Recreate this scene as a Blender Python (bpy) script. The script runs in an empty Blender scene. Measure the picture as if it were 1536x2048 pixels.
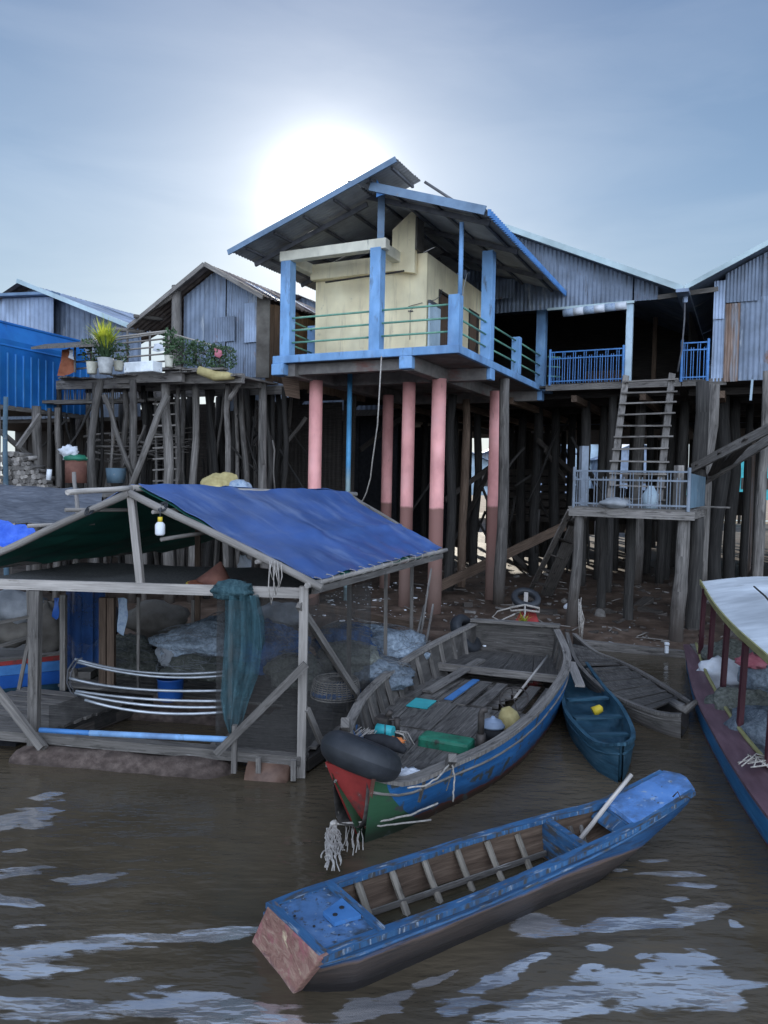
import bpy, math, random
from mathutils import Vector, Matrix, noise as mnoise
random.seed(11)
V = Vector
HAZE = 0
# ---------------------------------------------------------------- camera
PITCH, ROLL, FPX, EYE = 0.0427, 0.02, 1500.0, 3.0
CP = V((0, 0, EYE))
fw = V((0, math.cos(PITCH), -math.sin(PITCH)))
r0 = V((1, 0, 0)); u0 = V((0, math.sin(PITCH), math.cos(PITCH)))
RT = r0*math.cos(ROLL) + u0*math.sin(ROLL)
UP = u0*math.cos(ROLL) - r0*math.sin(ROLL)
cam = bpy.data.objects.new('camera', bpy.data.cameras.new('camera'))
bpy.context.scene.collection.objects.link(cam)
cam.matrix_world = Matrix(((RT.x, UP.x, -fw.x, 0), (RT.y, UP.y, -fw.y, 0), (RT.z, UP.z, -fw.z, EYE), (0, 0, 0, 1)))
cam.data.sensor_fit = 'VERTICAL'; cam.data.sensor_height = 36; cam.data.lens = 36*FPX/2048
cam.data.clip_end = 1000
S = bpy.context.scene; S.camera = cam
S.view_settings.view_transform = 'Standard'; S.view_settings.look = 'None'
S.view_settings.exposure = 0.2; S.view_settings.gamma = 1
S.cycles.max_bounces = 8; S.cycles.diffuse_bounces = 4; S.cycles.glossy_bounces = 3; S.cycles.transparent_max_bounces = 12

def ray(px, py): return (fw*FPX + RT*(px-768) - UP*(py-1024)).normalized()
def PZ(px, py, z):
    d = ray(px, py); return CP + d*((z-EYE)/d.z)
def PD(px, py, d):
    r = ray(px, py); return CP + r*(d/r.y)
KX, KY = 1.36, 14.4
E1 = V((-0.9, 0.4359, 0)); E2 = V((0.4359, 0.9, 0))
def H(u, v, z=0.0): return V((KX, KY, 0)) + E1*u + E2*v + V((0, 0, z))

# ---------------------------------------------------------------- world: sky + sun
SD = ray(662, 408)
SEL = math.asin(SD.z); SAZ = math.atan2(SD.x, SD.y)
w = bpy.data.worlds.new('World'); S.world = w; w.use_nodes = True
nt = w.node_tree; nt.nodes.clear(); L = nt.links.new
def nn(t, **k):
    n = nt.nodes.new(t)
    for a, b in k.items(): setattr(n, a, b)
    return n
sky = nn('ShaderNodeTexSky', sky_type='NISHITA', sun_disc=False, sun_elevation=SEL, sun_rotation=SAZ, air_density=1.2, dust_density=1.0, ozone_density=2.5)
tc = nn('ShaderNodeTexCoord')
dot = nn('ShaderNodeVectorMath', operation='DOT_PRODUCT'); dot.inputs[1].default_value = SD
L(tc.outputs['Generated'], dot.inputs[0])
def mth(op, a, b=None, c=None):
    n = nn('ShaderNodeMath', operation=op)
    for i, x in enumerate((a, b, c)):
        if x is None: continue
        if isinstance(x, (int, float)): n.inputs[i].default_value = x
        else: L(x, n.inputs[i])
    return n.outputs[0]
ang = mth('ARCCOSINE', mth('MINIMUM', dot.outputs['Value'], 0.99999))
def gauss(sig, amp):
    q = mth('DIVIDE', ang, sig); q = mth('MULTIPLY', q, q)
    return mth('MULTIPLY', mth('POWER', 2.71828, mth('MULTIPLY', q, -1.0)), amp)
def expo(sig, amp):
    return mth('MULTIPLY', mth('POWER', 2.71828, mth('MULTIPLY', mth('DIVIDE', ang, sig), -1.0)), amp)
# thin cirrus streaks
mp = nn('ShaderNodeMapping'); mp.inputs['Scale'].default_value = (1.2, 1.2, 5.0); mp.inputs['Rotation'].default_value = (0.25, 0.15, 0)
L(tc.outputs['Generated'], mp.inputs[0])
ns = nn('ShaderNodeTexNoise'); ns.inputs['Scale'].default_value = 2.2; ns.inputs['Detail'].default_value = 6; ns.inputs['Roughness'].default_value = 0.55; ns.inputs['Distortion'].default_value = 0.5
L(mp.outputs[0], ns.inputs['Vector'])
sep = nn('ShaderNodeSeparateXYZ'); L(tc.outputs['Generated'], sep.inputs[0])
def ramp(fac, stops, interp='LINEAR'):
    n = nn('ShaderNodeValToRGB'); cr = n.color_ramp; cr.interpolation = interp
    while len(cr.elements) < len(stops): cr.elements.new(0.5)
    for e, (p, c) in zip(cr.elements, stops): e.position = p; e.color = (*c, 1)
    L(fac, n.inputs[0]); return n.outputs[0]
# base air colour by elevation (hazy tropical morning)
base = ramp(sep.outputs['Z'], [(0.0, (.44, .56, .64)), (.16, (.34, .46, .57)), (.34, (.17, .285, .45)), (.52, (.095, .18, .34)), (1.0, (.08, .15, .31))])
cl = ramp(ns.outputs['Fac'], [(0.42, (0, 0, 0)), (0.85, (.09, .085, .075))])
def mixc(op, a, b, fac=1.0):
    n = nn('ShaderNodeMix', data_type='RGBA', blend_type=op); n.inputs[0].default_value = fac
    for i, x in ((6, a), (7, b)):
        if isinstance(x, tuple): n.inputs[i].default_value = (*x, 1)
        else: L(x, n.inputs[i])
    return n.outputs[2]
c = mixc('ADD', base, cl)
skyc = mixc('MULTIPLY', sky.outputs[0], (.012, .012, .012))
c = mixc('ADD', c, skyc)
halo = mth('ADD', gauss(0.044, 4.0), mth('ADD', gauss(0.070, .6), expo(0.17, 0.44)))
cmb = nn('ShaderNodeCombineColor'); 
L(halo, cmb.inputs[0]); L(mth('MULTIPLY', halo, .985), cmb.inputs[1]); L(mth('MULTIPLY', halo, .93), cmb.inputs[2])
c = mixc('ADD', c, cmb.outputs[0])
# fill light added to the sky behind the viewer to brighten the shaded fronts
back = mth('MAXIMUM', mth('MULTIPLY', sep.outputs['Y'], -1.0), 0.0)
back = mth('MULTIPLY', mth('POWER', back, 0.7), 1.0)
bc = ramp(back, [(0.0, (0, 0, 0)), (1.0, (1.0, 1.0, 1.0))])
bcol = mixc('MULTIPLY', bc, (1.72, 1.96, 2.42))
c = mixc('ADD', c, bcol)
bg = nn('ShaderNodeBackground'); L(c, bg.inputs[0]); bg.inputs[1].default_value = 1.0
out = nn('ShaderNodeOutputWorld'); L(bg.outputs[0], out.inputs[0])
sl = bpy.data.lights.new('sun', 'SUN'); sl.energy = 5.0; sl.angle = math.radians(0.6); sl.color = (1.0, .93, .80)
so = bpy.data.objects.new('sun', sl); S.collection.objects.link(so)
so.rotation_euler = (-SD).to_track_quat('-Z', 'Y').to_euler()

# ---------------------------------------------------------------- materials
MATS = {}
def mat(name, cols, co='Object', sc=(3, 3, 3), rough=.8, spec=.3, metal=0.0, bump=.3, bscale=None, det=6, stain=None, zband=None, alpha=None, trans=0.0, distort=0.0, post=None):
    """cols: ramp stops [(pos,color)...] over noise; stain: (color, scale, lo, hi); zband: [(z0,z1,color)] world-height marks"""
    m = bpy.data.materials.new(name); m.use_nodes = True; t = m.node_tree; t.nodes.clear()
    N = lambda ty, **k: [setattr(n, a, b) for n in [t.nodes.new(ty)] for a, b in k.items()] and n or t.nodes[-1]
    def N(ty, **k):
        n = t.nodes.new(ty)
        for a, b in k.items(): setattr(n, a, b)
        return n
    K = t.links.new
    o = N('ShaderNodeOutputMaterial'); p = N('ShaderNodeBsdfPrincipled')
    p.inputs['Roughness'].default_value = rough; p.inputs['Metallic'].default_value = metal
    p.inputs['Specular IOR Level'].default_value = spec
    tcn = N('ShaderNodeTexCoord'); mpn = N('ShaderNodeMapping'); mpn.inputs['Scale'].default_value = sc
    K(tcn.outputs[co], mpn.inputs[0])
    nz = N('ShaderNodeTexNoise'); nz.inputs['Scale'].default_value = 1.0; nz.inputs['Detail'].default_value = det; nz.inputs['Roughness'].default_value = .62; nz.inputs['Distortion'].default_value = distort
    K(mpn.outputs[0], nz.inputs['Vector'])
    r = N('ShaderNodeValToRGB'); cr = r.color_ramp
    while len(cr.elements) < len(cols): cr.elements.new(.5)
    for e, (q, cc) in zip(cr.elements, cols): e.position = q; e.color = (*cc, 1)
    K(nz.outputs['Fac'], r.inputs[0]); col = r.outputs[0]
    # broad tone variation
    n2 = N('ShaderNodeTexNoise'); n2.inputs['Scale'].default_value = .9; n2.inputs['Detail'].default_value = 3
    K(tcn.outputs[co], n2.inputs['Vector'])
    mr = N('ShaderNodeMapRange'); mr.inputs['From Min'].default_value = .3; mr.inputs['From Max'].default_value = .7; mr.inputs['To Min'].default_value = .72; mr.inputs['To Max'].default_value = 1.22
    K(n2.outputs['Fac'], mr.inputs[0])
    mx = N('ShaderNodeVectorMath', operation='SCALE'); K(col, mx.inputs[0]); K(mr.outputs[0], mx.inputs['Scale']); col = mx.outputs[0]
    if name.startswith(('wood', 'stilt', 'boat_wood', 'net')):
        oi = N('ShaderNodeObjectInfo'); mo = N('ShaderNodeMapRange'); mo.inputs['To Min'].default_value = .68; mo.inputs['To Max'].default_value = 1.28; K(oi.outputs['Random'], mo.inputs[0])
        mx = N('ShaderNodeVectorMath', operation='SCALE'); K(col, mx.inputs[0]); K(mo.outputs[0], mx.inputs['Scale']); col = mx.outputs[0]
    def blend(colr, facsock):
        nonlocal col
        b = N('ShaderNodeMix', data_type='RGBA'); K(facsock, b.inputs[0]); K(col, b.inputs[6]); b.inputs[7].default_value = (*colr, 1); col = b.outputs[2]
    if stain:
        for (sc_c, ssc, lo, hi) in (stain if isinstance(stain, list) else [stain]):
            sm = N('ShaderNodeMapping'); sm.inputs['Scale'].default_value = ssc if isinstance(ssc, tuple) else (ssc,)*3; K(tcn.outputs[co], sm.inputs[0])
            sn = N('ShaderNodeTexNoise'); sn.inputs['Scale'].default_value = 1; sn.inputs['Detail'].default_value = 8; sn.inputs['Roughness'].default_value = .65; K(sm.outputs[0], sn.inputs['Vector'])
            rr = N('ShaderNodeMapRange'); rr.inputs['From Min'].default_value = lo; rr.inputs['From Max'].default_value = hi; K(sn.outputs['Fac'], rr.inputs[0])
            blend(sc_c, rr.outputs[0])
    if zband:
        g = N('ShaderNodeNewGeometry'); sx = N('ShaderNodeSeparateXYZ'); K(g.outputs['Position'], sx.inputs[0])
        ad = N('ShaderNodeMath', operation='MULTIPLY_ADD'); K(nz.outputs['Fac'], ad.inputs[0]); ad.inputs[1].default_value = .12; K(sx.outputs['Z'], ad.inputs[2])
        for (z0, z1, zc) in zband:
            rr = N('ShaderNodeMapRange'); rr.inputs['From Min'].default_value = z1; rr.inputs['From Max'].default_value = z0; K(ad.outputs[0], rr.inputs[0])
            rr.inputs['To Max'].default_value = .93
            blend(zc, rr.outputs[0])
    if post:
        for (sc_c, ssc, lo, hi) in post:
            sm = N('ShaderNodeMapping'); sm.inputs['Scale'].default_value = ssc; K(tcn.outputs[co], sm.inputs[0])
            sn = N('ShaderNodeTexNoise'); sn.inputs['Scale'].default_value = 1; sn.inputs['Detail'].default_value = 9; sn.inputs['Roughness'].default_value = .7; K(sm.outputs[0], sn.inputs['Vector'])
            rr = N('ShaderNodeMapRange'); rr.inputs['From Min'].default_value = lo; rr.inputs['From Max'].default_value = hi; rr.inputs['To Max'].default_value = .85; K(sn.outputs['Fac'], rr.inputs[0])
            blend(sc_c, rr.outputs[0])
    K(col, p.inputs['Base Color'])
    if bump:
        b = N('ShaderNodeBump'); b.inputs['Strength'].default_value = bump; b.inputs['Distance'].default_value = .02
        if bscale:
            nb = N('ShaderNodeTexNoise'); nb.inputs['Scale'].default_value = bscale; nb.inputs['Detail'].default_value = 8; K(tcn.outputs[co], nb.inputs['Vector']); K(nb.outputs['Fac'], b.inputs['Height'])
        else: K(nz.outputs['Fac'], b.inputs['Height'])
        K(b.outputs[0], p.inputs['Normal'])
    sh = p.outputs[0]
    if trans:
        tr = N('ShaderNodeBsdfTranslucent'); K(col, tr.inputs[0]); ms = N('ShaderNodeMixShader'); ms.inputs[0].default_value = trans; K(sh, ms.inputs[1]); K(tr.outputs[0], ms.inputs[2]); sh = ms.outputs[0]
    if alpha is not None:
        tp = N('ShaderNodeBsdfTransparent'); ms = N('ShaderNodeMixShader')
        an = N('ShaderNodeTexNoise'); an.inputs['Scale'].default_value = 6; an.inputs['Detail'].default_value = 8; K(tcn.outputs['Object'], an.inputs['Vector'])
        rr = N('ShaderNodeMapRange'); rr.inputs['From Min'].default_value = .3; rr.inputs['From Max'].default_value = .7; rr.inputs['To Min'].default_value = alpha-.2; rr.inputs['To Max'].default_value = alpha+.2; K(an.outputs['Fac'], rr.inputs[0])
        K(rr.outputs[0], ms.inputs[0]); K(tp.outputs[0], ms.inputs[1]); K(sh, ms.inputs[2]); sh = ms.outputs[0]
    K(sh, o.inputs[0]); MATS[name] = m; return m
def g3(v, t=(1, 1, 1)): return (v*t[0], v*t[1], v*t[2])
W = (1.0, .90, .80)
WOODSC = (2.2, 42, 1)
mat('wood_grey', [(.25, g3(.085, W)), (.5, g3(.17, W)), (.75, g3(.27, W))], 'UV', WOODSC, bump=.8, stain=[((.04, .035, .03), (3, 12, 1), .54, .68), ((.40, .38, .36), (3, 55, 1), .62, .70)])
mat('boat_wood', [(.25, g3(.045, W)), (.5, g3(.10, W)), (.75, g3(.19, W))], 'UV', WOODSC, bump=.8, stain=[((.03, .026, .023), (3, 9, 1), .52, .68), ((.30, .28, .27), (3, 45, 1), .62, .70)])
mat('wood_pale', [(.25, g3(.18, W)), (.5, g3(.30, W)), (.75, g3(.42, W))], 'UV', WOODSC, bump=.5, stain=((.08, .07, .055), (3, 12, 1), .6, .8))
mat('wood_brown', [(.25, (.05, .032, .022)), (.5, (.12, .08, .055)), (.75, (.20, .14, .10))], 'UV', WOODSC, bump=.5)
mat('wood_dark', [(.25, (.022, .018, .015)), (.5, (.05, .042, .036)), (.75, (.095, .08, .068))], 'UV', WOODSC, bump=.5)
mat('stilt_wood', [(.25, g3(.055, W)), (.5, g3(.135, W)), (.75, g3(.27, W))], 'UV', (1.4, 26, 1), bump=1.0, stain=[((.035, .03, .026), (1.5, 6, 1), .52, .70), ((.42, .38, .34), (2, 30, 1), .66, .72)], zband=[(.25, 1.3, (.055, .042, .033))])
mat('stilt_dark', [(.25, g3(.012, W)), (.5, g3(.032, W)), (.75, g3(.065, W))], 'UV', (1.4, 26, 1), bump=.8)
mat('concrete_blue', [(.3, (.15, .30, .52)), (.55, (.20, .37, .61)), (.8, (.28, .44, .66))], sc=(5, 5, 2), rough=.75, bump=.25, stain=[((.11, .15, .20), (7, 7, 2), .58, .72), ((.45, .50, .55), 9, .66, .74), ((.12, .20, .34), (1.5, 1.5, .8), .5, .7)])
mat('paint_blue', [(.3, (.045, .15, .36)), (.6, (.07, .21, .47))], sc=(6, 6, 6), rough=.5, bump=.15, stain=((.12, .12, .14), 9, .64, .72))
mat('rail_green', [(.3, (.10, .26, .19)), (.7, (.2, .40, .28))], sc=(9, 9, 9), rough=.5, bump=.1, stain=((.3, .3, .26), 12, .62, .7))
mat('wall_yellow', [(.3, (.72, .60, .38)), (.55, (.85, .74, .49)), (.8, (.92, .83, .60))], sc=(1.2, 1.2, .7), rough=.9, bump=.15, stain=[((.52, .43, .28), (7, 7, .7), .54, .74), ((.40, .36, .28), 4, .64, .8)])
mat('wall_cream', [(.3, (.55, .52, .42)), (.7, (.76, .72, .58))], sc=(3, 3, 2), rough=.9, bump=.2, stain=((.12, .12, .12), (9, 9, 1.5), .62, .74))
mat('concrete_raw', [(.3, (.15, .135, .125)), (.6, (.24, .22, .20)), (.8, (.30, .28, .26))], sc=(4, 4, 4), rough=.9, bump=.4, stain=((.2, .10, .08), (1.5, 1.5, 4), .56, .72))
mat('pink_column', [(.3, (.60, .26, .24)), (.55, (.76, .36, .33)), (.8, (.80, .42, .40))], sc=(2, 2, 1.2), rough=.7, bump=.25, stain=((.28, .16, .14), (5, 5, 2), .66, .78), zband=[(2.44, 2.49, (.20, .10, .08)), (0.9, 1.8, (.15, .095, .075))], post=[((.22, .12, .10), (7, 7, 1.2), .62, .72), ((.55, .50, .46), (9, 9, 5), .68, .74)])
mat('blue_pipe', [(.3, (.07, .28, .52)), (.7, (.12, .40, .68))], sc=(3, 3, 3), rough=.5, bump=.1, zband=[(3.0, 3.4, (.28, .38, .38))])
mat('tin_grey', [(.3, g3(.13, (.80, .98, 1.28))), (.55, g3(.21, (.80, .98, 1.28))), (.8, g3(.30, (.80, .98, 1.28)))], 'UV', (1.5, 1.2, 1), rough=.55, spec=.4, metal=.25, bump=.15, stain=[((.15, .085, .055), (2.6, 1.2, 1), .62, .72), ((.055, .055, .06), (13, .9, 1), .56, .72), ((.34, .36, .38), (2.2, .5, 1), .60, .68)])
mat('tin_pale', [(.3, g3(.24, (.80, .98, 1.28))), (.6, g3(.36, (.80, .98, 1.28)))], 'UV', (1.5, 1.2, 1), rough=.55, metal=.2, bump=.15, stain=((.13, .12, .11), (11, .7, 1), .56, .72))
mat('tin_rust', [(.3, (.10, .06, .045)), (.5, (.19, .125, .09)), (.7, (.28, .22, .19))], 'UV', (9, .8, 1), rough=.85, bump=.2, stain=[((.24, .25, .27), (7, .5, 1), .50, .62)])
mat('rib_blue', [(.3, (.05, .22, .55)), (.7, (.10, .32, .66))], sc=(3, 3, 3), rough=.35, bump=.05)
mat('cord', [(.3, (.10, .11, .12)), (.7, (.22, .23, .24))], sc=(30, 30, 30), rough=.95, bump=.3)
mat('tin_blue', [(.3, (.012, .12, .40)), (.7, (.02, .19, .52))], sc=(2, 2, 2), rough=.38, spec=.5, bump=.1, stain=((.03, .06, .14), (3, 3, 1), .64, .78))
mat('roof_under', [(.3, (.26, .26, .26)), (.6, (.38, .38, .375)), (.8, (.46, .46, .45))], sc=(2, 2, 2), rough=.6, metal=.15, bump=.15, stain=((.14, .09, .06), 2, .66, .76))
mat('roof_edge', [(.3, (.11, .17, .25)), (.7, (.17, .25, .35))], sc=(4, 4, 4), rough=.5, bump=.1, stain=((.2, .17, .15), 5, .62, .74))
mat('roof_old', [(.3, (.10, .075, .065)), (.55, (.22, .18, .16)), (.8, (.36, .31, .29))], sc=(2.5, 2.5, 2.5), rough=.8, bump=.2)
mat('fascia_pale', [(.3, (.34, .43, .44)), (.7, (.46, .55, .56))], sc=(3, 3, 3), rough=.6, bump=.1, stain=((.16, .17, .17), (5, 5, 5), .64, .76))
mat('purlin', [(.3, (.07, .07, .075)), (.7, (.14, .14, .15))], sc=(5, 5, 5), rough=.6, bump=.1)
mat('rubber', [(.3, (.012, .013, .015)), (.6, (.028, .03, .034)), (.8, (.06, .062, .066))], sc=(4, 4, 4), rough=.55, spec=.4, bump=.25)
mat('rope', [(.3, (.25, .22, .19)), (.7, (.48, .44, .39))], sc=(30, 30, 30), rough=.95, bump=.4)
mat('white_plastic', [(.3, (.62, .64, .66)), (.7, (.82, .84, .86))], sc=(3, 3, 3), rough=.35, bump=.05)
mat('teal_plastic', [(.3, (.03, .30, .33)), (.7, (.06, .46, .48))], sc=(3, 3, 3), rough=.4, bump=.05)
mat('blue_plastic', [(.3, (.012, .06, .24)), (.7, (.02, .10, .36))], sc=(3, 3, 3), rough=.4, bump=.05)
mat('green_paint', [(.3, (.012, .10, .06)), (.7, (.03, .20, .12))], sc=(6, 6, 6), rough=.45, bump=.15, stain=((.04, .04, .03), 8, .58, .7))
mat('iron', [(.3, (.03, .026, .024)), (.7, (.09, .075, .065))], sc=(9, 9, 9), rough=.6, metal=.4, bump=.3)
mat('net_grey', [(.3, (.10, .125, .15)), (.5, (.20, .24, .28)), (.75, (.32, .37, .42))], sc=(22, 22, 22), rough=.95, bump=1.0, bscale=60)
mat('net_olive', [(.3, (.06, .065, .055)), (.5, (.13, .135, .115)), (.75, (.22, .225, .20))], sc=(22, 22, 22), rough=.95, bump=1.0, bscale=60)
mat('net_blue', [(.3, (.02, .06, .16)), (.5, (.04, .11, .26)), (.75, (.08, .16, .34))], sc=(14, 14, 14), rough=.9, bump=1.0, bscale=50)
mat('net_teal', [(.3, (.02, .05, .062)), (.5, (.04, .09, .105)), (.75, (.08, .15, .165))], sc=(30, 30, 6), rough=.95, bump=.9, bscale=50)
mat('net_teal_thin', [(.3, (.02, .05, .062)), (.5, (.035, .085, .10)), (.75, (.07, .13, .15))], sc=(30, 30, 4), rough=.95, bump=.5, alpha=.60)
mat('net_screen', [(.3, (.035, .033, .03)), (.7, (.07, .065, .06))], sc=(30, 30, 30), rough=.95, bump=.3, alpha=.55)
mat('net_blue_screen', [(.3, (.008, .03, .10)), (.7, (.016, .055, .16))], sc=(4, 4, 2), rough=.95, bump=.3, alpha=.85)
mat('shade_mesh', [(.3, (.045, .045, .045)), (.7, (.10, .10, .095))], sc=(40, 40, 40), rough=.95, bump=.5, bscale=90)
mat('float_net', [(.3, (.05, .034, .028)), (.5, (.11, .08, .066)), (.75, (.19, .145, .12))], sc=(9, 9, 14), rough=.9, bump=.8, bscale=120, stain=((.045, .035, .03), 3, .52, .7), zband=[(.0, .14, (.035, .025, .02))])
mat('tarp_grey', [(.3, (.06, .065, .075)), (.5, (.12, .125, .14)), (.75, (.20, .21, .23))], sc=(5, 14, 5), rough=.7, bump=.6)
mat('tarp_blue_plain', [(.3, (.03, .10, .55)), (.7, (.10, .22, .80))], sc=(6, 6, 6), rough=.45, bump=.5)
mat('cloth_grey', [(.3, (.14, .15, .16)), (.7, (.30, .31, .32))], sc=(3, 3, 3), rough=.9, bump=.5)
mat('cloth_brown', [(.3, (.07, .06, .05)), (.7, (.15, .135, .115))], sc=(3, 3, 3), rough=.9, bump=.4)
mat('cloth_white', [(.3, (.48, .50, .53)), (.7, (.70, .72, .76))], sc=(6, 6, 6), rough=.8, bump=.4)
mat('cloth_orange', [(.3, (.20, .06, .03)), (.7, (.40, .15, .08))], sc=(6, 6, 6), rough=.9, bump=.4)
mat('cloth_pink', [(.3, (.42, .10, .14)), (.7, (.6, .25, .28))], sc=(6, 6, 6), rough=.9, bump=.4)
mat('sack_yellow', [(.3, (.28, .22, .09)), (.7, (.50, .42, .20))], sc=(6, 6, 6), rough=.8, bump=.4)
mat('sack_blue', [(.3, (.12, .19, .30)), (.5, (.35, .42, .50)), (.7, (.16, .22, .36))], sc=(9, 9, 9), rough=.8, bump=.4)
mat('clay', [(.3, (.10, .04, .03)), (.7, (.19, .085, .06))], sc=(5, 5, 5), rough=.8, bump=.2)
mat('orange_paint', [(.3, (.5, .13, .03)), (.7, (.75, .25, .08))], sc=(5, 5, 5), rough=.6, bump=.2)
mat('red_paint', [(.3, (.20, .022, .02)), (.7, (.34, .045, .04))], sc=(5, 5, 5), rough=.6, bump=.3, stain=[((.10, .045, .04), 7, .54, .68), ((.3, .2, .18), 14, .66, .70)])
mat('yellow_plastic', [(.3, (.60, .42, .03)), (.7, (.82, .62, .06))], sc=(5, 5, 5), rough=.4, bump=.05)
mat('leaf_green', [(.3, (.04, .075, .035)), (.6, (.09, .15, .07)), (.8, (.15, .23, .11))], sc=(9, 9, 9), rough=.6, bump=0, trans=.25)
mat('leaf_lime', [(.3, (.22, .30, .04)), (.6, (.60, .64, .07)), (.8, (.80, .78, .12))], sc=(4, 4, 4), rough=.6, bump=0, trans=.4)
mat('foam_white', [(.3, (.52, .54, .54)), (.7, (.78, .80, .80))], sc=(4, 4, 4), rough=.8, bump=.2, stain=((.16, .14, .12), 7, .62, .68))
mat('pot_cement', [(.3, (.26, .26, .25)), (.7, (.44, .44, .42))], sc=(9, 9, 9), rough=.9, bump=.3)
mat('pot_cream', [(.3, (.42, .40, .32)), (.7, (.60, .58, .48))], sc=(9, 9, 9), rough=.8, bump=.2, stain=((.14, .13, .1), 6, .6, .72))
mat('hull_teal', [(.3, (.012, .035, .055)), (.5, (.022, .07, .105)), (.75, (.06, .12, .16))], 'UV', (3, 16, 1), rough=.7, bump=.4, stain=((.13, .12, .11), (3, 12, 1), .62, .72))
mat('boat_maroon', [(.3, (.09, .045, .055)), (.6, (.15, .085, .10)), (.8, (.26, .19, .20))], 'UV', (2, 14, 1), rough=.5, spec=.5, bump=.3, stain=((.3, .27, .26), (4, 20, 1), .66, .74))
mat('post_maroon', [(.3, (.035, .010, .014)), (.7, (.075, .022, .028))], 'UV', (2, 14, 1), rough=.5, bump=.2)
mat('roof_white', [(.3, (.52, .55, .57)), (.6, (.68, .71, .73)), (.8, (.76, .78, .80))], sc=(2, 5, 2), rough=.5, bump=.1, stain=((.34, .35, .35), (3, 3, 3), .62, .76))
mat('trim_olive', [(.3, (.22, .21, .08)), (.7, (.36, .34, .16))], 'UV', (3, 20, 1), rough=.6, bump=.2)
mat('stone', [(.3, (.10, .09, .08)), (.7, (.24, .22, .20))], sc=(5, 5, 5), rough=.9, bump=.5)
mat('rod_metal', [(.3, (.34, .36, .38)), (.7, (.52, .54, .56))], sc=(8, 8, 8), rough=.35, metal=.5, bump=.05)
mat('rib_tan', [(.25, (.13, .11, .085)), (.5, (.22, .19, .15)), (.75, (.33, .29, .24))], 'UV', WOODSC, bump=.8, stain=((.05, .04, .03), (3, 9, 1), .52, .68))
mat('rail_grey', [(.3, (.12, .14, .165)), (.7, (.21, .24, .28))], sc=(4, 4, 2), rough=.7, bump=.15, stain=((.12, .13, .14), 8, .58, .7))
mat('panel_blue', [(.3, (.07, .12, .16)), (.7, (.13, .20, .25))], sc=(4, 4, 2), rough=.8, bump=.2, stain=((.25, .25, .25), 8, .6, .7))
mat('light_board', [(.3, (.34, .45, .52)), (.7, (.48, .58, .64))], sc=(4, 4, 2), rough=.7, bump=.15, stain=((.16, .18, .2), 8, .62, .7))
mat('door_brown', [(.3, (.085, .05, .032)), (.7, (.17, .11, .075))], 'Object', (14, 14, 1.2), rough=.6, bump=.3)
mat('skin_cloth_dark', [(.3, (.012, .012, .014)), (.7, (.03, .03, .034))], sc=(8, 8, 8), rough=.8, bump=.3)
mat('brown_wet', [(.3, (.09, .05, .035)), (.7, (.20, .12, .085))], sc=(7, 7, 7), rough=.5, bump=.4)

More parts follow.
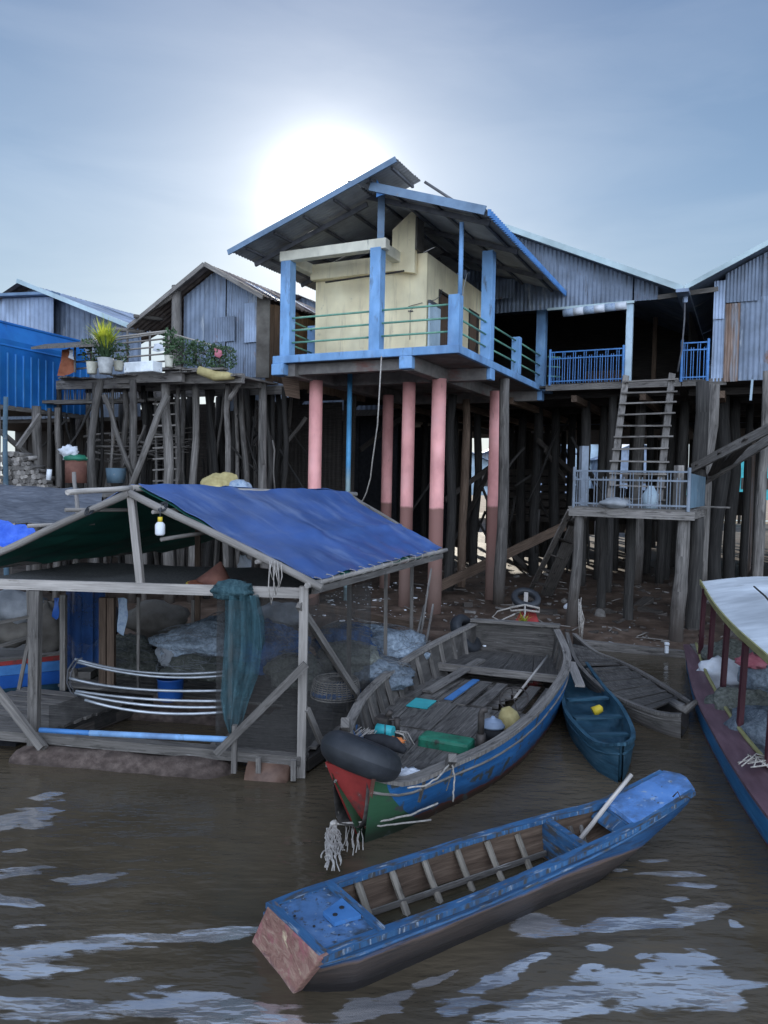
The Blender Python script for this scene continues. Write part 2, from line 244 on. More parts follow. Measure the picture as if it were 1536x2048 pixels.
# ---------------------------------------------------------------- builders
COL = S.collection
ORG = {}
class MB:
    def __init__(s): s.v = []; s.f = []; s.uv = []; s.sm = []
    def add(s, vs, fs, uvs, smooth=False):
        b = len(s.v); s.v += [tuple(x) for x in vs]
        for f, u in zip(fs, uvs): s.f.append([b+i for i in f]); s.uv.append(u); s.sm.append(smooth)
    def obox(s, c, ax, ay, az):
        """oriented box, half-vectors ax, ay, az ; UV u runs along the longest axis"""
        c = V(c); A = [V(ax), V(ay), V(az)]
        A.sort(key=lambda a: -a.length)
        a, b, d = A
        if a.cross(b).dot(d) < 0: d = -d
        P = [c + a*i + b*j + d*k for i in (-1, 1) for j in (-1, 1) for k in (-1, 1)]
        F = [(0, 1, 3, 2), (4, 6, 7, 5), (0, 4, 5, 1), (2, 3, 7, 6), (0, 2, 6, 4), (1, 5, 7, 3)]
        ou, ov = random.random()*60, random.random()*60; la, lb, ld = a.length, b.length, d.length
        U = []
        for f in F:
            q = []
            for i in f:
                I, J, Kk = (i >> 2 & 1)*2-1, (i >> 1 & 1)*2-1, (i & 1)*2-1
                q.append((ou + I*la, ov + J*lb + Kk*ld*1.01))
            U.append(q)
        s.add(P, F, U); return s
    def box(s, c, sz): return s.obox(c, (sz[0]/2, 0, 0), (0, sz[1]/2, 0), (0, 0, sz[2]/2))
    def bar(s, p, q, w, h, up=(0, 0, 1)):
        p, q = V(p), V(q); a = q-p; up = V(up)
        if a.length < 1e-6: return s
        d = a.normalized(); sd = d.cross(up)
        if sd.length < 1e-3: sd = d.cross(V((1, 0, 0)))
        sd.normalize(); u2 = sd.cross(d)
        return s.obox((p+q)/2, a/2, sd*w/2, u2*h/2)
    def tube(s, pts, r, n=8, cap=True, smooth=True, closed=False, flat=1.0):
        pts = [V(p) for p in pts]; m = len(pts)
        R = r if isinstance(r, (list, tuple)) else [r]*m
        ou, ov = random.random()*60, random.random()*60
        vs = []; L_ = [0]
        for i in range(1, m): L_.append(L_[-1]+(pts[i]-pts[i-1]).length)
        ref = None
        for i in range(m):
            if closed: t = pts[(i+1) % m]-pts[i-1]
            else: t = pts[min(i+1, m-1)]-pts[max(i-1, 0)]
            if t.length < 1e-9: t = V((0, 0, 1))
            t.normalize()
            if ref is None:
                ref = t.cross(V((0, 0, 1)))
                if ref.length < .05: ref = t.cross(V((1, 0, 0)))
            x = ref - t*ref.dot(t); x.normalize(); ref = x; y = t.cross(x)
            for k in range(n):
                a = 2*math.pi*k/n; vs.append(pts[i] + x*math.cos(a)*R[i] + y*math.sin(a)*R[i]*flat)
        fs = []; us = []
        mm = m if closed else m-1
        for i in range(mm):
            j = (i+1) % m; la, lb = L_[i], (L_[j] if j else L_[-1]+.1)
            for k in range(n):
                k2 = (k+1) % n; fs.append((i*n+k, i*n+k2, j*n+k2, j*n+k))
                ra = 2*math.pi*R[i]/n
                us.append([(ou+la, ov+k*ra), (ou+la, ov+(k+1)*ra), (ou+lb, ov+(k+1)*ra), (ou+lb, ov+k*ra)])
        s.add(vs, fs, us, smooth)
        if cap and not closed:
            for e, i in ((0, 0), (1, m-1)):
                f = list(range(i*n, i*n+n)); f = f[::-1] if e == 0 else f
                b = len(s.v)-len(vs); s.f.append([b+q for q in f]); s.uv.append([(ou+.3*math.cos(q), ov+.05*math.sin(q)) for q in range(n)]); s.sm.append(False)
        return s
    def grid(s, P, smooth=True, uv=None):
        """P[i][j] points"""
        n, m = len(P), len(P[0]); vs = [p for row in P for p in row]; fs = []; us = []
        ou, ov = random.random()*60, random.random()*60
        lu = (V(P[-1][0])-V(P[0][0])).length or 1; lv = (V(P[0][-1])-V(P[0][0])).length or 1
        for i in range(n-1):
            for j in range(m-1):
                fs.append((i*m+j, (i+1)*m+j, (i+1)*m+j+1, i*m+j+1))
                if uv: us.append([uv[i][j], uv[i+1][j], uv[i+1][j+1], uv[i][j+1]])
                else: us.append([(ou+lu*a/(n-1), ov+lv*b/(m-1)) for a, b in ((i, j), (i+1, j), (i+1, j+1), (i, j+1))])
        s.add(vs, fs, us, smooth); return s
    def slab(s, P, n, t):
        """thick sheet: grid P offset by normal vector n*t"""
        n = V(n).normalized()*t
        s.grid(P); Q = [[V(p)-n for p in row] for row in P]; s.grid([r[::-1] for r in Q])
        edge = lambda a, b: s.grid([a, b], smooth=False)
        edge(P[0], Q[0]); edge(Q[-1], P[-1]); edge([r[0] for r in Q], [r[0] for r in P]); edge([r[-1] for r in P], [r[-1] for r in Q]); return s
    def prism(s, poly, t):
        """flat polygon extruded by vector t"""
        poly = [V(p) for p in poly]; t = V(t); n = len(poly); vs = poly+[p+t for p in poly]
        ou, ov = random.random()*60, random.random()*60; a = (poly[1]-poly[0]).normalized(); nn_ = t.normalized(); b = nn_.cross(a)
        q = [(ou+(p-poly[0]).dot(a), ov+(p-poly[0]).dot(b)) for p in poly]
        fs = [list(range(n))[::-1], list(range(n, 2*n))]; us = [q[::-1], q]
        for i in range(n):
            j = (i+1) % n; fs.append((i, j, n+j, n+i)); l = (poly[j]-poly[i]).length; us.append([(ou, ov), (ou+l, ov), (ou+l, ov+t.length), (ou, ov+t.length)])
        s.add(vs, fs, us); return s
    def blob(s, c, r, amp=.2, fr=1.5, nu=20, nv=12, seed=0, flatz=None, squash=1.0):
        c = V(c); r = V(r) if not isinstance(r, (int, float)) else V((r, r, r)); P = []
        for j in range(nv+1):
            row = []
            th = math.pi*j/nv
            for i in range(nu+1):
                ph = 2*math.pi*(i % nu)/nu
                d = V((math.sin(th)*math.cos(ph), math.sin(th)*math.sin(ph), math.cos(th)))
                k = 1+amp*mnoise.noise(d*fr+V((seed*7.3, seed*3.1, seed)))+amp*.4*mnoise.noise(d*fr*3+V((seed, 5, 1)))+amp*.28*mnoise.noise(d*fr*7+V((seed, 2, 8)))
                p = V((d.x*r.x, d.y*r.y, d.z*r.z))*k
                if flatz is not None and p.z < flatz: p.z = flatz
                row.append(c+p)
            P.append(row)
        s.grid(P); return s
    def build(s, name, m, parent=None, bevel=0, matlist=None):
        me = bpy.data.meshes.new(name); o = bpy.data.objects.new(name, me)
        if parent is not None: org = ORG[parent.name]
        else:
            xs = [a[0] for a in s.v]; ys = [a[1] for a in s.v]; zs = [a[2] for a in s.v]
            org = V(((min(xs)+max(xs))/2, (min(ys)+max(ys))/2, min(zs)))
        me.from_pydata([(a[0]-org.x, a[1]-org.y, a[2]-org.z) for a in s.v], [], s.f)
        ul = me.uv_layers.new(name='UVMap'); flat = []
        for u in s.uv:
            for q in u: flat += [q[0], q[1]]
        ul.data.foreach_set('uv', flat); me.polygons.foreach_set('use_smooth', s.sm); me.update()
        me.materials.append(MATS[m] if isinstance(m, str) else m)
        COL.objects.link(o)
        if parent is not None: o.parent = parent
        else: o.location = org
        ORG[o.name] = org
        if bevel:
            b = o.modifiers.new('bevel', 'BEVEL'); b.width = bevel; b.segments = 2; b.limit_method = 'ANGLE'
        return o
def tag(o, label=None, cat=None, group=None, kind=None):
    if label: o['label'] = label
    if cat: o['category'] = cat
    if group: o['group'] = group
    if kind: o['kind'] = kind
    return o
def thing(name, loc, label, cat, group=None):
    o = bpy.data.objects.new(name, None); COL.objects.link(o); o.location = V(loc); o.empty_display_size = .2
    ORG[o.name] = V(loc); return tag(o, label, cat, group)
def jit(a): return (random.random()-.5)*2*a
def crooked(p, q, r0_, r1_, amp=.04, n=7, seed=None):
    p, q = V(p), V(q); sd = random.random()*100 if seed is None else seed; P = []
    for i in range(n):
        t = i/(n-1); e = math.sin(math.pi*t)**.5 if 0 < t < 1 else 0
        P.append(p.lerp(q, t)+V((mnoise.noise(V((sd, t*2.2, 0))), mnoise.noise(V((0, t*2.2, sd))), 0))*amp*2*e)
    return P, [(r0_+(r1_-r0_)*i/(n-1))*(1+.12*mnoise.noise(V((sd, i*.9, 3)))) for i in range(n)]
def pole(p, q, r0_, r1_=None, amp=.03, n=7, nn_=8): 
    m = MB(); P, R = crooked(p, q, r0_, r1_ if r1_ else r0_, amp, n); m.tube(P, R, nn_); return m
def tin(m, org, ud, vd, U0, U1, bot, top, pitch=.09, amp=.011, panel=.82, jt=.02, n=None, res=6, vres=1):
    """corrugated sheets: corrugations run along vd, waves across ud; bot/top are numbers or functions of u"""
    ud, vd = V(ud).normalized(), V(vd).normalized(); nr = V(n) if n else ud.cross(vd).normalized(); org = V(org)
    fb = bot if callable(bot) else (lambda u: bot); ft = top if callable(top) else (lambda u: top)
    u = U0; k = 0
    while u < U1-1e-4:
        ue = min(u+panel, U1); cnt = max(2, int((ue-u+.02)/pitch*res)); off = (k % 2)*.006+jit(.002); jb, jt_ = jit(jt), jit(jt)
        tilt = jit(jt*.4)
        P = []
        for i in range(cnt+1):
            uu = u+(ue+.02-u)*i/cnt; uu = min(uu, U1)
            hh = amp*math.sin(2*math.pi*uu/pitch)+off
            col = []
            for j in range(vres+1):
                vv = fb(uu)+jb+(ft(uu)+jt_-fb(uu)-jb)*j/vres
                col.append(org+ud*(uu+tilt*j/vres)+vd*vv+nr*(hh+(.004*math.sin(vv*3+k) if vres > 1 else 0)))
            P.append(col)
        m.grid(P, smooth=True); u = ue; k += 1
    return m
# ---------------------------------------------------------------- ground and water
def ground_z(x, y):
    edge = 13.4 + .5*mnoise.noise(V((x*.35, 1, 2))) + (0.9 if x < -1.0 else 0)*0 + .04*x
    t = (y-edge)/2.6
    z = -.5 if t < -1 else (-.5+.62*(t+1)/1.25 if t < .25 else .12)
    z += .05*mnoise.noise(V((x*.9, y*.9, 0)))+.045*mnoise.noise(V((x*2.6, y*2.6, 5)))
    if y > 17: z += .12*min(1, (y-17)/10)
    return z
mat('mud', [(.3, (.03, .019, .013)), (.5, (.07, .046, .032)), (.75, (.14, .10, .075))], sc=(2.2, 2.2, 2.2), rough=.62, bump=1.0, bscale=9, det=9, stain=[((.17, .14, .115), 7, .60, .70), ((.025, .018, .014), .8, .52, .68)])
m = MB(); P = []
for i in range(131):
    x = -26+52*i/130
    P.append([V((x, y, ground_z(x, y))) for y in [10.5+.22*j if j < 60 else 23.7+(j-60)*.9 for j in range(110)]])
m.grid(P); o = m.build('mud_bank', 'mud'); tag(o, kind='structure')
mat('dirt', [(.3, (.16, .12, .085)), (.6, (.26, .20, .15)), (.8, (.36, .30, .23))], sc=(1.5, 1.5, 1.5), rough=.95, bump=.6, bscale=6)
m = MB(); m.grid([[V((-400, 64, .2)), V((-400, 700, .2))], [V((400, 64, .2)), V((400, 700, .2))]])
m.grid([[V((-400, 10.5, -.6)), V((-400, 64, .1))], [V((-26, 10.5, -.6)), V((-26, 64, .1))]]); m.grid([[V((26, 10.5, -.6)), V((26, 64, .1))], [V((400, 10.5, -.6)), V((400, 64, .1))]])
m.grid([[V((-26, 61, .12)), V((-26, 66, .2))], [V((26, 61, .12)), V((26, 66, .2))]])
o = m.build('far_ground', 'dirt'); tag(o, kind='structure')
# water
wm = bpy.data.materials.new('river_water'); wm.use_nodes = True; t = wm.node_tree; t.nodes.clear()
def WN(ty, **k):
    n = t.nodes.new(ty)
    for a, b in k.items(): setattr(n, a, b)
    return n
WK = t.links.new
wo = WN('ShaderNodeOutputMaterial'); wp = WN('ShaderNodeBsdfPrincipled')
wp.inputs['Base Color'].default_value = (.036, .028, .018, 1); wp.inputs['Roughness'].default_value = .035; wp.inputs['IOR'].default_value = 1.36
wp.inputs['Specular IOR Level'].default_value = .5
tcw = WN('ShaderNodeTexCoord')
cn = WN('ShaderNodeTexNoise'); cn.inputs['Scale'].default_value = .7; cn.inputs['Detail'].default_value = 4; WK(tcw.outputs['Object'], cn.inputs['Vector'])
crw = WN('ShaderNodeValToRGB'); crw.color_ramp.elements[0].position = .35; crw.color_ramp.elements[0].color = (.060, .047, .031, 1); crw.color_ramp.elements[1].position = .7; crw.color_ramp.elements[1].color = (.100, .077, .050, 1)
WK(cn.outputs['Fac'], crw.inputs[0]); WK(crw.outputs[0], wp.inputs['Base Color'])
mw = WN('ShaderNodeMapping'); mw.inputs['Rotation'].default_value = (0, 0, math.radians(-14)); mw.inputs['Scale'].default_value = (9, 20, 9); WK(tcw.outputs['Object'], mw.inputs[0])
n3 = WN('ShaderNodeTexNoise'); n3.inputs['Scale'].default_value = 1; n3.inputs['Detail'].default_value = 4; n3.inputs['Roughness'].default_value = .55; WK(mw.outputs[0], n3.inputs['Vector'])
# cat's paws: fine ripples only in patches
n4 = WN('ShaderNodeTexNoise'); n4.inputs['Scale'].default_value = .55; n4.inputs['Detail'].default_value = 2; WK(tcw.outputs['Object'], n4.inputs['Vector'])
mr4 = WN('ShaderNodeMapRange'); mr4.inputs['From Min'].default_value = .42; mr4.inputs['From Max'].default_value = .66; mr4.inputs['To Min'].default_value = .12; WK(n4.outputs['Fac'], mr4.inputs[0])
mu = WN('ShaderNodeMath', operation='MULTIPLY'); WK(n3.outputs['Fac'], mu.inputs[0]); WK(mr4.outputs[0], mu.inputs[1])
n5 = WN('ShaderNodeTexNoise'); n5.inputs['Scale'].default_value = 1; n5.inputs['Detail'].default_value = 3; m5 = WN('ShaderNodeMapping'); m5.inputs['Rotation'].default_value = (0, 0, math.radians(-10)); m5.inputs['Scale'].default_value = (2.6, 7.5, 3); WK(tcw.outputs['Object'], m5.inputs[0]); WK(m5.outputs[0], n5.inputs['Vector'])
bw0 = WN('ShaderNodeBump'); bw0.inputs['Strength'].default_value = 1; bw0.inputs['Distance'].default_value = .02; WK(n5.outputs['Fac'], bw0.inputs['Height'])
bw = WN('ShaderNodeBump'); WK(bw0.outputs[0], bw.inputs['Normal']); bw.inputs['Strength'].default_value = 1; bw.inputs['Distance'].default_value = .014; WK(mu.outputs[0], bw.inputs['Height']); WK(bw.outputs[0], wp.inputs['Normal'])
at = WN('ShaderNodeAttribute', attribute_name='painted_glare')
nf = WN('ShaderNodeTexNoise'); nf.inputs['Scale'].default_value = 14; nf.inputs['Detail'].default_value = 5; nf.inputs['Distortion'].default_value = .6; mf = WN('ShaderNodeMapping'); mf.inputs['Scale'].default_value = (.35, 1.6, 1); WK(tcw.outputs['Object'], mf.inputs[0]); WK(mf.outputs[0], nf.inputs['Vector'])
gl = WN('ShaderNodeBsdfPrincipled'); gl.inputs['Base Color'].default_value = (.74, .70, .68, 1); gl.inputs['Metallic'].default_value = .75  # pale metallic coat standing in for reflected sky glare
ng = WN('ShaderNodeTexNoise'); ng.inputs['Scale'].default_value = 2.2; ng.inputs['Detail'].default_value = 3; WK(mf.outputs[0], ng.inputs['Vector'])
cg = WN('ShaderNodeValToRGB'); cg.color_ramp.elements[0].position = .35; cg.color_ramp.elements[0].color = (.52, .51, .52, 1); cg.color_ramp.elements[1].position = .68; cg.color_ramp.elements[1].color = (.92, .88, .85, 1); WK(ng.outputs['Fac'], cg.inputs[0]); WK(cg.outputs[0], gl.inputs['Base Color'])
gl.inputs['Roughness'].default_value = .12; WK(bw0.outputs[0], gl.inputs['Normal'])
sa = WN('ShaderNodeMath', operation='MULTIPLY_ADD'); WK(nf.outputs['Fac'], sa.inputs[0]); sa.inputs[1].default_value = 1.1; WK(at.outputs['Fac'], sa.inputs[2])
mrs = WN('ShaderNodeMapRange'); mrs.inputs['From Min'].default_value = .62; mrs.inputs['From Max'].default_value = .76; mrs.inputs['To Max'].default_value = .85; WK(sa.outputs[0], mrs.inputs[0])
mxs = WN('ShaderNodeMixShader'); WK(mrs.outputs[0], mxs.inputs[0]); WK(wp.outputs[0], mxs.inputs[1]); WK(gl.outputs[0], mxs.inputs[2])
WK(mxs.outputs[0], wo.inputs[0]); MATS['river_water'] = wm
def wave(x, y):
    ca, sa = math.cos(.25), math.sin(.25); a = x*ca+y*sa; b = -x*sa+y*ca
    fade = max(.12, min(1.0, (8.2-y)/3.2))
    h = .030*mnoise.noise(V((a*.75, b*2.0, 0)))+.012*mnoise.noise(V((a*1.7+3, b*4.2, 4)))+.0035*mnoise.noise(V((a*4, b*9, 9)))
    return h*fade*WAVE
WAVE = 1.0
m = MB(); P = []
nx, ny = 300, 330
ys = [1.5+12.5*(j/ny)**1.35 for j in range(ny+1)]
for i in range(nx+1):
    P.append([V((x_, y_, wave(x_, y_))) for y_ in ys for x_ in [(i/nx-.5)*(3.2+y_*1.25)]])
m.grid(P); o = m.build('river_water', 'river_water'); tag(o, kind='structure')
# bright sky glare painted on the water as pale patches: (x, y, half length, half width, turn)
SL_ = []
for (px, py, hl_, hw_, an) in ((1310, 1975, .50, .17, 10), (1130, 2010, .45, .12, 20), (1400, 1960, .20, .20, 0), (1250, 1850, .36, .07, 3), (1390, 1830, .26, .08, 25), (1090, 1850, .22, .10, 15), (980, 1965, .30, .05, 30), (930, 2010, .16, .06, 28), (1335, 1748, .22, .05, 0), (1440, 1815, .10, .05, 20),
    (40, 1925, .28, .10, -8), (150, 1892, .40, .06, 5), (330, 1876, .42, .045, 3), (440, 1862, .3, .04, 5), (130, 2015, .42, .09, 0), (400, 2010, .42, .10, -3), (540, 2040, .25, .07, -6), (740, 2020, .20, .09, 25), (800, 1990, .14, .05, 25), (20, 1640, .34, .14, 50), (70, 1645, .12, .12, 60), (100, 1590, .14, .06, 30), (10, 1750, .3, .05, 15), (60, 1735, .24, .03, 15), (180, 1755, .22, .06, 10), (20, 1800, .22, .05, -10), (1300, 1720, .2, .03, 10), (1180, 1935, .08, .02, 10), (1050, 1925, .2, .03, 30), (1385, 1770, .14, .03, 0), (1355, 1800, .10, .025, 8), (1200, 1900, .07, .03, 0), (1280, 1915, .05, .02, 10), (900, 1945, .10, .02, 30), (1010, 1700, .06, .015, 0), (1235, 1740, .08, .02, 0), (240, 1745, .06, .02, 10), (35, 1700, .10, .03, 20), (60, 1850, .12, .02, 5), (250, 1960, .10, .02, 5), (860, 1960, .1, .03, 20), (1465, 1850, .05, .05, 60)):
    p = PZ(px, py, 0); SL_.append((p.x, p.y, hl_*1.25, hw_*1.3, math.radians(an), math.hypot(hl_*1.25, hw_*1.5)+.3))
att = o.data.attributes.new('painted_glare', 'FLOAT', 'POINT'); vals = []
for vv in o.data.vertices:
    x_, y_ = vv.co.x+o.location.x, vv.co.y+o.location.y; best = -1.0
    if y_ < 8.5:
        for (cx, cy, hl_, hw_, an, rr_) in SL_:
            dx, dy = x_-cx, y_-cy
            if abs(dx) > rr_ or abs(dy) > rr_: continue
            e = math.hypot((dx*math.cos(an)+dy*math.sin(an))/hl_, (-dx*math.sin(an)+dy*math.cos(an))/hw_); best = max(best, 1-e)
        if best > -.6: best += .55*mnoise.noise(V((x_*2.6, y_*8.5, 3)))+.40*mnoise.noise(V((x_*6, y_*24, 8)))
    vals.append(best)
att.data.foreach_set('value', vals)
m = MB(); m.grid([[V((-300, -120, -.03)), V((-300, 18, -.03))], [V((300, -120, -.03)), V((300, 18, -.03))]]); o = m.build('river_water_far', 'river_water'); tag(o, kind='structure')

# ---------------------------------------------------------------- main stilt house (concrete terrace)
def fig(r, u, v, z): return H(u, v, z)
mh = thing('stilt_house', H(2, 2, .1), 'yellow and blue concrete house on pink round columns under a tilted tin roof', 'house')
ZS = 5.6
def hbox(m, u0_, u1_, v0_, v1_, z0_, z1_):
    c_ = H((u0_+u1_)/2, (v0_+v1_)/2, (z0_+z1_)/2); return m.obox(c_, E1*abs(u1_-u0_)/2, E2*abs(v1_-v0_)/2, V((0, 0, (z1_-z0_)/2)))
m = MB(); hbox(m, .06, 4.19, .06, 6.94, ZS-.13, ZS-.012); m.build('floor_slab', 'concrete_raw', mh)
m = MB(); hbox(m, 0, 4.25, 0, .09, ZS-.15, ZS+.012); hbox(m, -.002, .088, .092, 7.0, ZS-.15, ZS+.01); hbox(m, 4.165, 4.253, .092, 7.0, ZS-.15, ZS+.01); hbox(m, .088, 4.165, 6.91, 7.0, ZS-.15, ZS+.01)
m.build('slab_edge', 'concrete_blue', mh, bevel=.012)
for (a, b_, c_, d) in ((.98, 1.24, .16, 6.5), (3.78, 4.06, .16, 6.5)):
    m = MB(); hbox(m, a, b_, c_, d, ZS-.42, ZS-.132); m.build('floor_beam', 'concrete_raw', mh, bevel=.015)
for (c_, d) in ((2.0, 2.26), (6.3, 6.56)):
    m = MB(); hbox(m, .1, 4.06, c_, d, ZS-.405, ZS-.134); m.build('floor_beam', 'concrete_raw', mh, bevel=.015)
m = MB(); hbox(m, 1.25, 4.2, .3, .5, ZS-.37, ZS-.133); m.build('floor_beam', 'concrete_raw', mh, bevel=.015)
for (a, b_, c_, d) in ((.97, 1.25, -.01, .16), (3.95, 4.26, -.03, .3), (-.01, .1, 1.99, 2.27), (-.03, .1, 6.29, 6.57)):
    m = MB(); hbox(m, a, b_, c_, d, ZS-.40, ZS-.152); m.build('beam_end', 'concrete_blue', mh, bevel=.02)
m = MB(); hbox(m, -.16, -.004, 6.3, 7.0, ZS-.16, ZS-.01); m.build('ledge', 'concrete_blue', mh, bevel=.01)
def pcol(px, py, d, r, seed):
    p = PD(px, py, d); m = MB(); m.tube([V((p.x, p.y, z)) for z in (-.3, .6, 1.5, 2.45, 3.2, 4.2, ZS-.40)], [r*1.0, r, r, r, r, r, r], 20); return m.build('column', 'pink_column', mh)
for a in ((632, 790, 17.0, .15, 0), (818, 790, 17.0, .145, 1), (878, 790, 16.3, .155, 2), (776, 830, 19.6, .14, 3), (992, 820, 18.3, .155, 4)): pcol(*a)
p = PD(699, 800, 17.6); m = MB(); m.tube([V((p.x, p.y, -.2)), V((p.x, p.y, 3)), V((p.x, p.y, ZS-.13))], .058, 12); m.build('pipe_column', 'blue_pipe', mh)
# blue posts standing on the slab
def hpost(u, v, s, z1, nm='post', mt='concrete_blue', s2=None):
    m = MB(); hbox(m, u-s/2, u+s/2, v-(s2 or s)/2, v+(s2 or s)/2, ZS+.012, z1); return m.build(nm, mt, mh, bevel=.012)
hpost(3.98, .16, .24, 7.62); hpost(1.84, .16, .24, 7.66); hpost(.14, .16, .23, 6.58, 'short_post'); hpost(.12, 2.05, .24, 7.93)
hpost(.10, 4.25, .2, 6.5, 'short_post'); hpost(.10, 6.62, .25, 7.95); hpost(4.14, 1.5, .22, 6.52, 'short_post')
m = MB(); p = H(.05, .14, 6.58); m.tube([p, p+V((0, 0, 1.36))], .045, 10); m.build('steel_post', 'concrete_blue', mh)
m = MB(); hbox(m, 1.62, 4.14, .05, .26, 7.62, 7.83); m.build('ring_beam', 'wall_cream', mh, bevel=.015)
m = MB(); hbox(m, 1.73, 1.93, .262, 1.2, 7.60, 7.82); m.build('ring_beam', 'wall_cream', mh, bevel=.015)
m = MB(); hbox(m, 3.9, 4.1, .262, 3.2, 7.58, 7.80); m.build('ring_beam', 'wall_cream', mh, bevel=.015)
m = MB(); hbox(m, 1.9, 3.95, 1.0, 1.18, 7.44, 7.78); m.build('ring_beam', 'wall_yellow', mh, bevel=.01)
# room
m = MB(); hbox(m, 1.2, 3.92, 1.2, 1.33, ZS+.012, 7.80); m.build('front_wall', 'wall_yellow', mh)
m = MB()
for (v0_, v1_, z0_, z1_) in ((1.332, 1.88, ZS+.012, 7.8), (1.882, 2.80, 7.2, 7.8), (2.80, 3.85, ZS+.012, 7.8), (3.852, 4.60, 7.2, 7.8), (4.60, 5.6, ZS+.012, 7.8)): hbox(m, 1.2, 1.33, v0_, v1_, z0_, z1_)
m.build('side_wall', 'wall_yellow', mh)
m = MB(); hbox(m, 3.80, 3.92, 1.33, 5.6, ZS+.012, 7.8); m.build('side_wall', 'wall_yellow', mh); m = MB(); hbox(m, 1.33, 3.8, 5.5, 5.6, ZS+.012, 7.8); m.build('back_wall', 'wall_yellow', mh)
m = MB(); m.prism([H(1.93, 1.0, 7.45), H(1.40, 1.0, 7.35), H(1.40, 1.0, 8.58), H(1.50, 1.0, 8.62), H(1.93, 1.0, 8.30)], E2*.12); m.build('gable_wall', 'wall_yellow', mh)
m = MB(); hbox(m, 1.355, 1.397, 1.0, 1.35, 7.83, 8.5); m.build('gable_edge', 'cloth_brown', mh)
for (a, b_) in ((1.89, 2.79), (3.86, 4.59)):
    m = MB(); hbox(m, 1.235, 1.285, a+.04, b_-.04, ZS+.02, 7.16); d = m.build('door', 'door_brown', mh); m = MB(); m.bar(H(1.225, b_-.12, 6.3), H(1.20, b_-.12, 6.42), .02, .02); m.build('handle', 'iron', d)
    m = MB(); hbox(m, 1.18, 1.33, a, a+.05, ZS+.014, 7.2); hbox(m, 1.18, 1.33, b_-.05, b_, ZS+.014, 7.2); hbox(m, 1.18, 1.33, a+.05, b_-.05, 7.15, 7.2); m.build('door_frame', 'wood_dark', mh)
m = MB(); hbox(m, 1.13, 1.17, 1.24, 1.86, ZS+.014, 6.75); o = m.build('panel_board', 'light_board', mh, bevel=.004)
m = MB(); hbox(m, 1.12, 1.18, 1.24, 1.86, 6.755, 6.82); m.build('panel_cap', 'purlin', mh)
m = MB(); m.tube([H(1.5, .7, 7.32), H(3.4, .75, 7.28)], .02, 8); m.build('curtain_rod', 'wood_dark', mh)
m = MB(); p = H(1.55, 1.17, 6.0); m.tube([p, p+V((0, 0, .62)), p+V((.05, 0, .66))], .006, 5); m.tube([p+V((-.05, 0, .60)), p+V((.06, 0, .60))], .012, 5); m.build('tap_pipe', 'purlin', mh)
m = MB(); m.box(H(.8, 2.3, 7.0), (.04, .04, .12)); m.tube([H(.8, 2.3, 7.06), H(.78, 2.32, 7.3), H(.7, 2.3, 7.6)], .008, 5); m.tube([H(.8, 2.3, 7.0), H(.83, 2.28, 6.93)], .035, 8); m.build('pendant_bulb', 'white_plastic', mh)
m = MB(); m.tube([H(1.17, 2.0, 7.22), H(1.16, 1.9, 7.05), H(1.16, 1.6, 6.9), H(1.3, 1.17, 6.75), H(1.6, 1.17, 6.7)], .007, 5); m.build('cable', 'purlin', mh)
# green rails
rl = [((3.9, .16), (1.9, .16)), ((1.8, .16), (.2, .16)), ((.12, .24), (.12, 1.96)), ((.12, 2.15), (.10, 4.18)), ((.10, 4.33), (.10, 6.52)), ((4.02, .26), (4.14, 1.42)), ((-.05, 6.75), (-.35, 7.0))]
for (a, b_) in rl:
    for hz in (.30, .56, .82):
        m = MB(); m.tube([H(a[0], a[1], ZS+hz), H(b_[0], b_[1], ZS+hz-.005)], .021, 8); m.build('rail', 'rail_green', mh)
# roof planes. slope .333 ; left plane rises toward u=1.1 and oversails the right plane
SL = .333
def zl(u): return 9.0-(u-1.1)*SL
def zr(u): return 7.93+(u+.62)*SL-.02
upL = (E1*-1 + V((0, 0, SL))).normalized()
def roofplane(nm, mt, fu, u_a, u_b, v_a, v_b, lift=0, pitch=.1, amp=.013, par=None, jt=.012):
    a = H(u_a, 0, fu(u_a)+lift); b_ = H(u_b, 0, fu(u_b)+lift); d = (b_-a); m = MB()
    tin(m, a, E2, d, v_a, v_b, 0, d.length, pitch, amp, .85, jt, vres=4); return m.build(nm, mt, par or mh)
roofplane('roof_sheet', 'roof_under', zl, 4.95, 2.0, -.6, 5.8, .03)
roofplane('roof_sheet', 'roof_under', zl, 2.0, 1.1, -.6, .55, .034)
roofplane('roof_sheet', 'roof_under', zr, -.62, 2.3, -.38, 7.05, 0)
# coloured roof edge strips (painted blue sheet ends)
m = MB(); tin(m, H(-.66, 0, zr(-.66)+.004), E2, V((0, 0, 1)), -.38, 7.05, -.09, .03, .12, .03, 9, 0, n=-E1, res=8); m.build('eave_trim', 'paint_blue', mh)
m = MB(); m.bar(H(-.6, -.42, zr(-.6)-.02), H(1.75, -.42, zr(1.75)-.02), .03, .16); m.build('fascia', 'roof_edge', mh)
m = MB(); m.bar(H(4.97, -.64, zl(4.97)), H(1.1, -.64, zl(1.1)), .03, .11); m.build('fascia', 'roof_edge', mh)
m = MB(); m.prism([H(1.55, -.40, 8.68), H(1.12, -.40, 8.55), H(1.62, -.40, 8.46), H(1.62, -.40, 8.8)], E2*.03); m.build('gable_infill', 'paint_blue', mh)
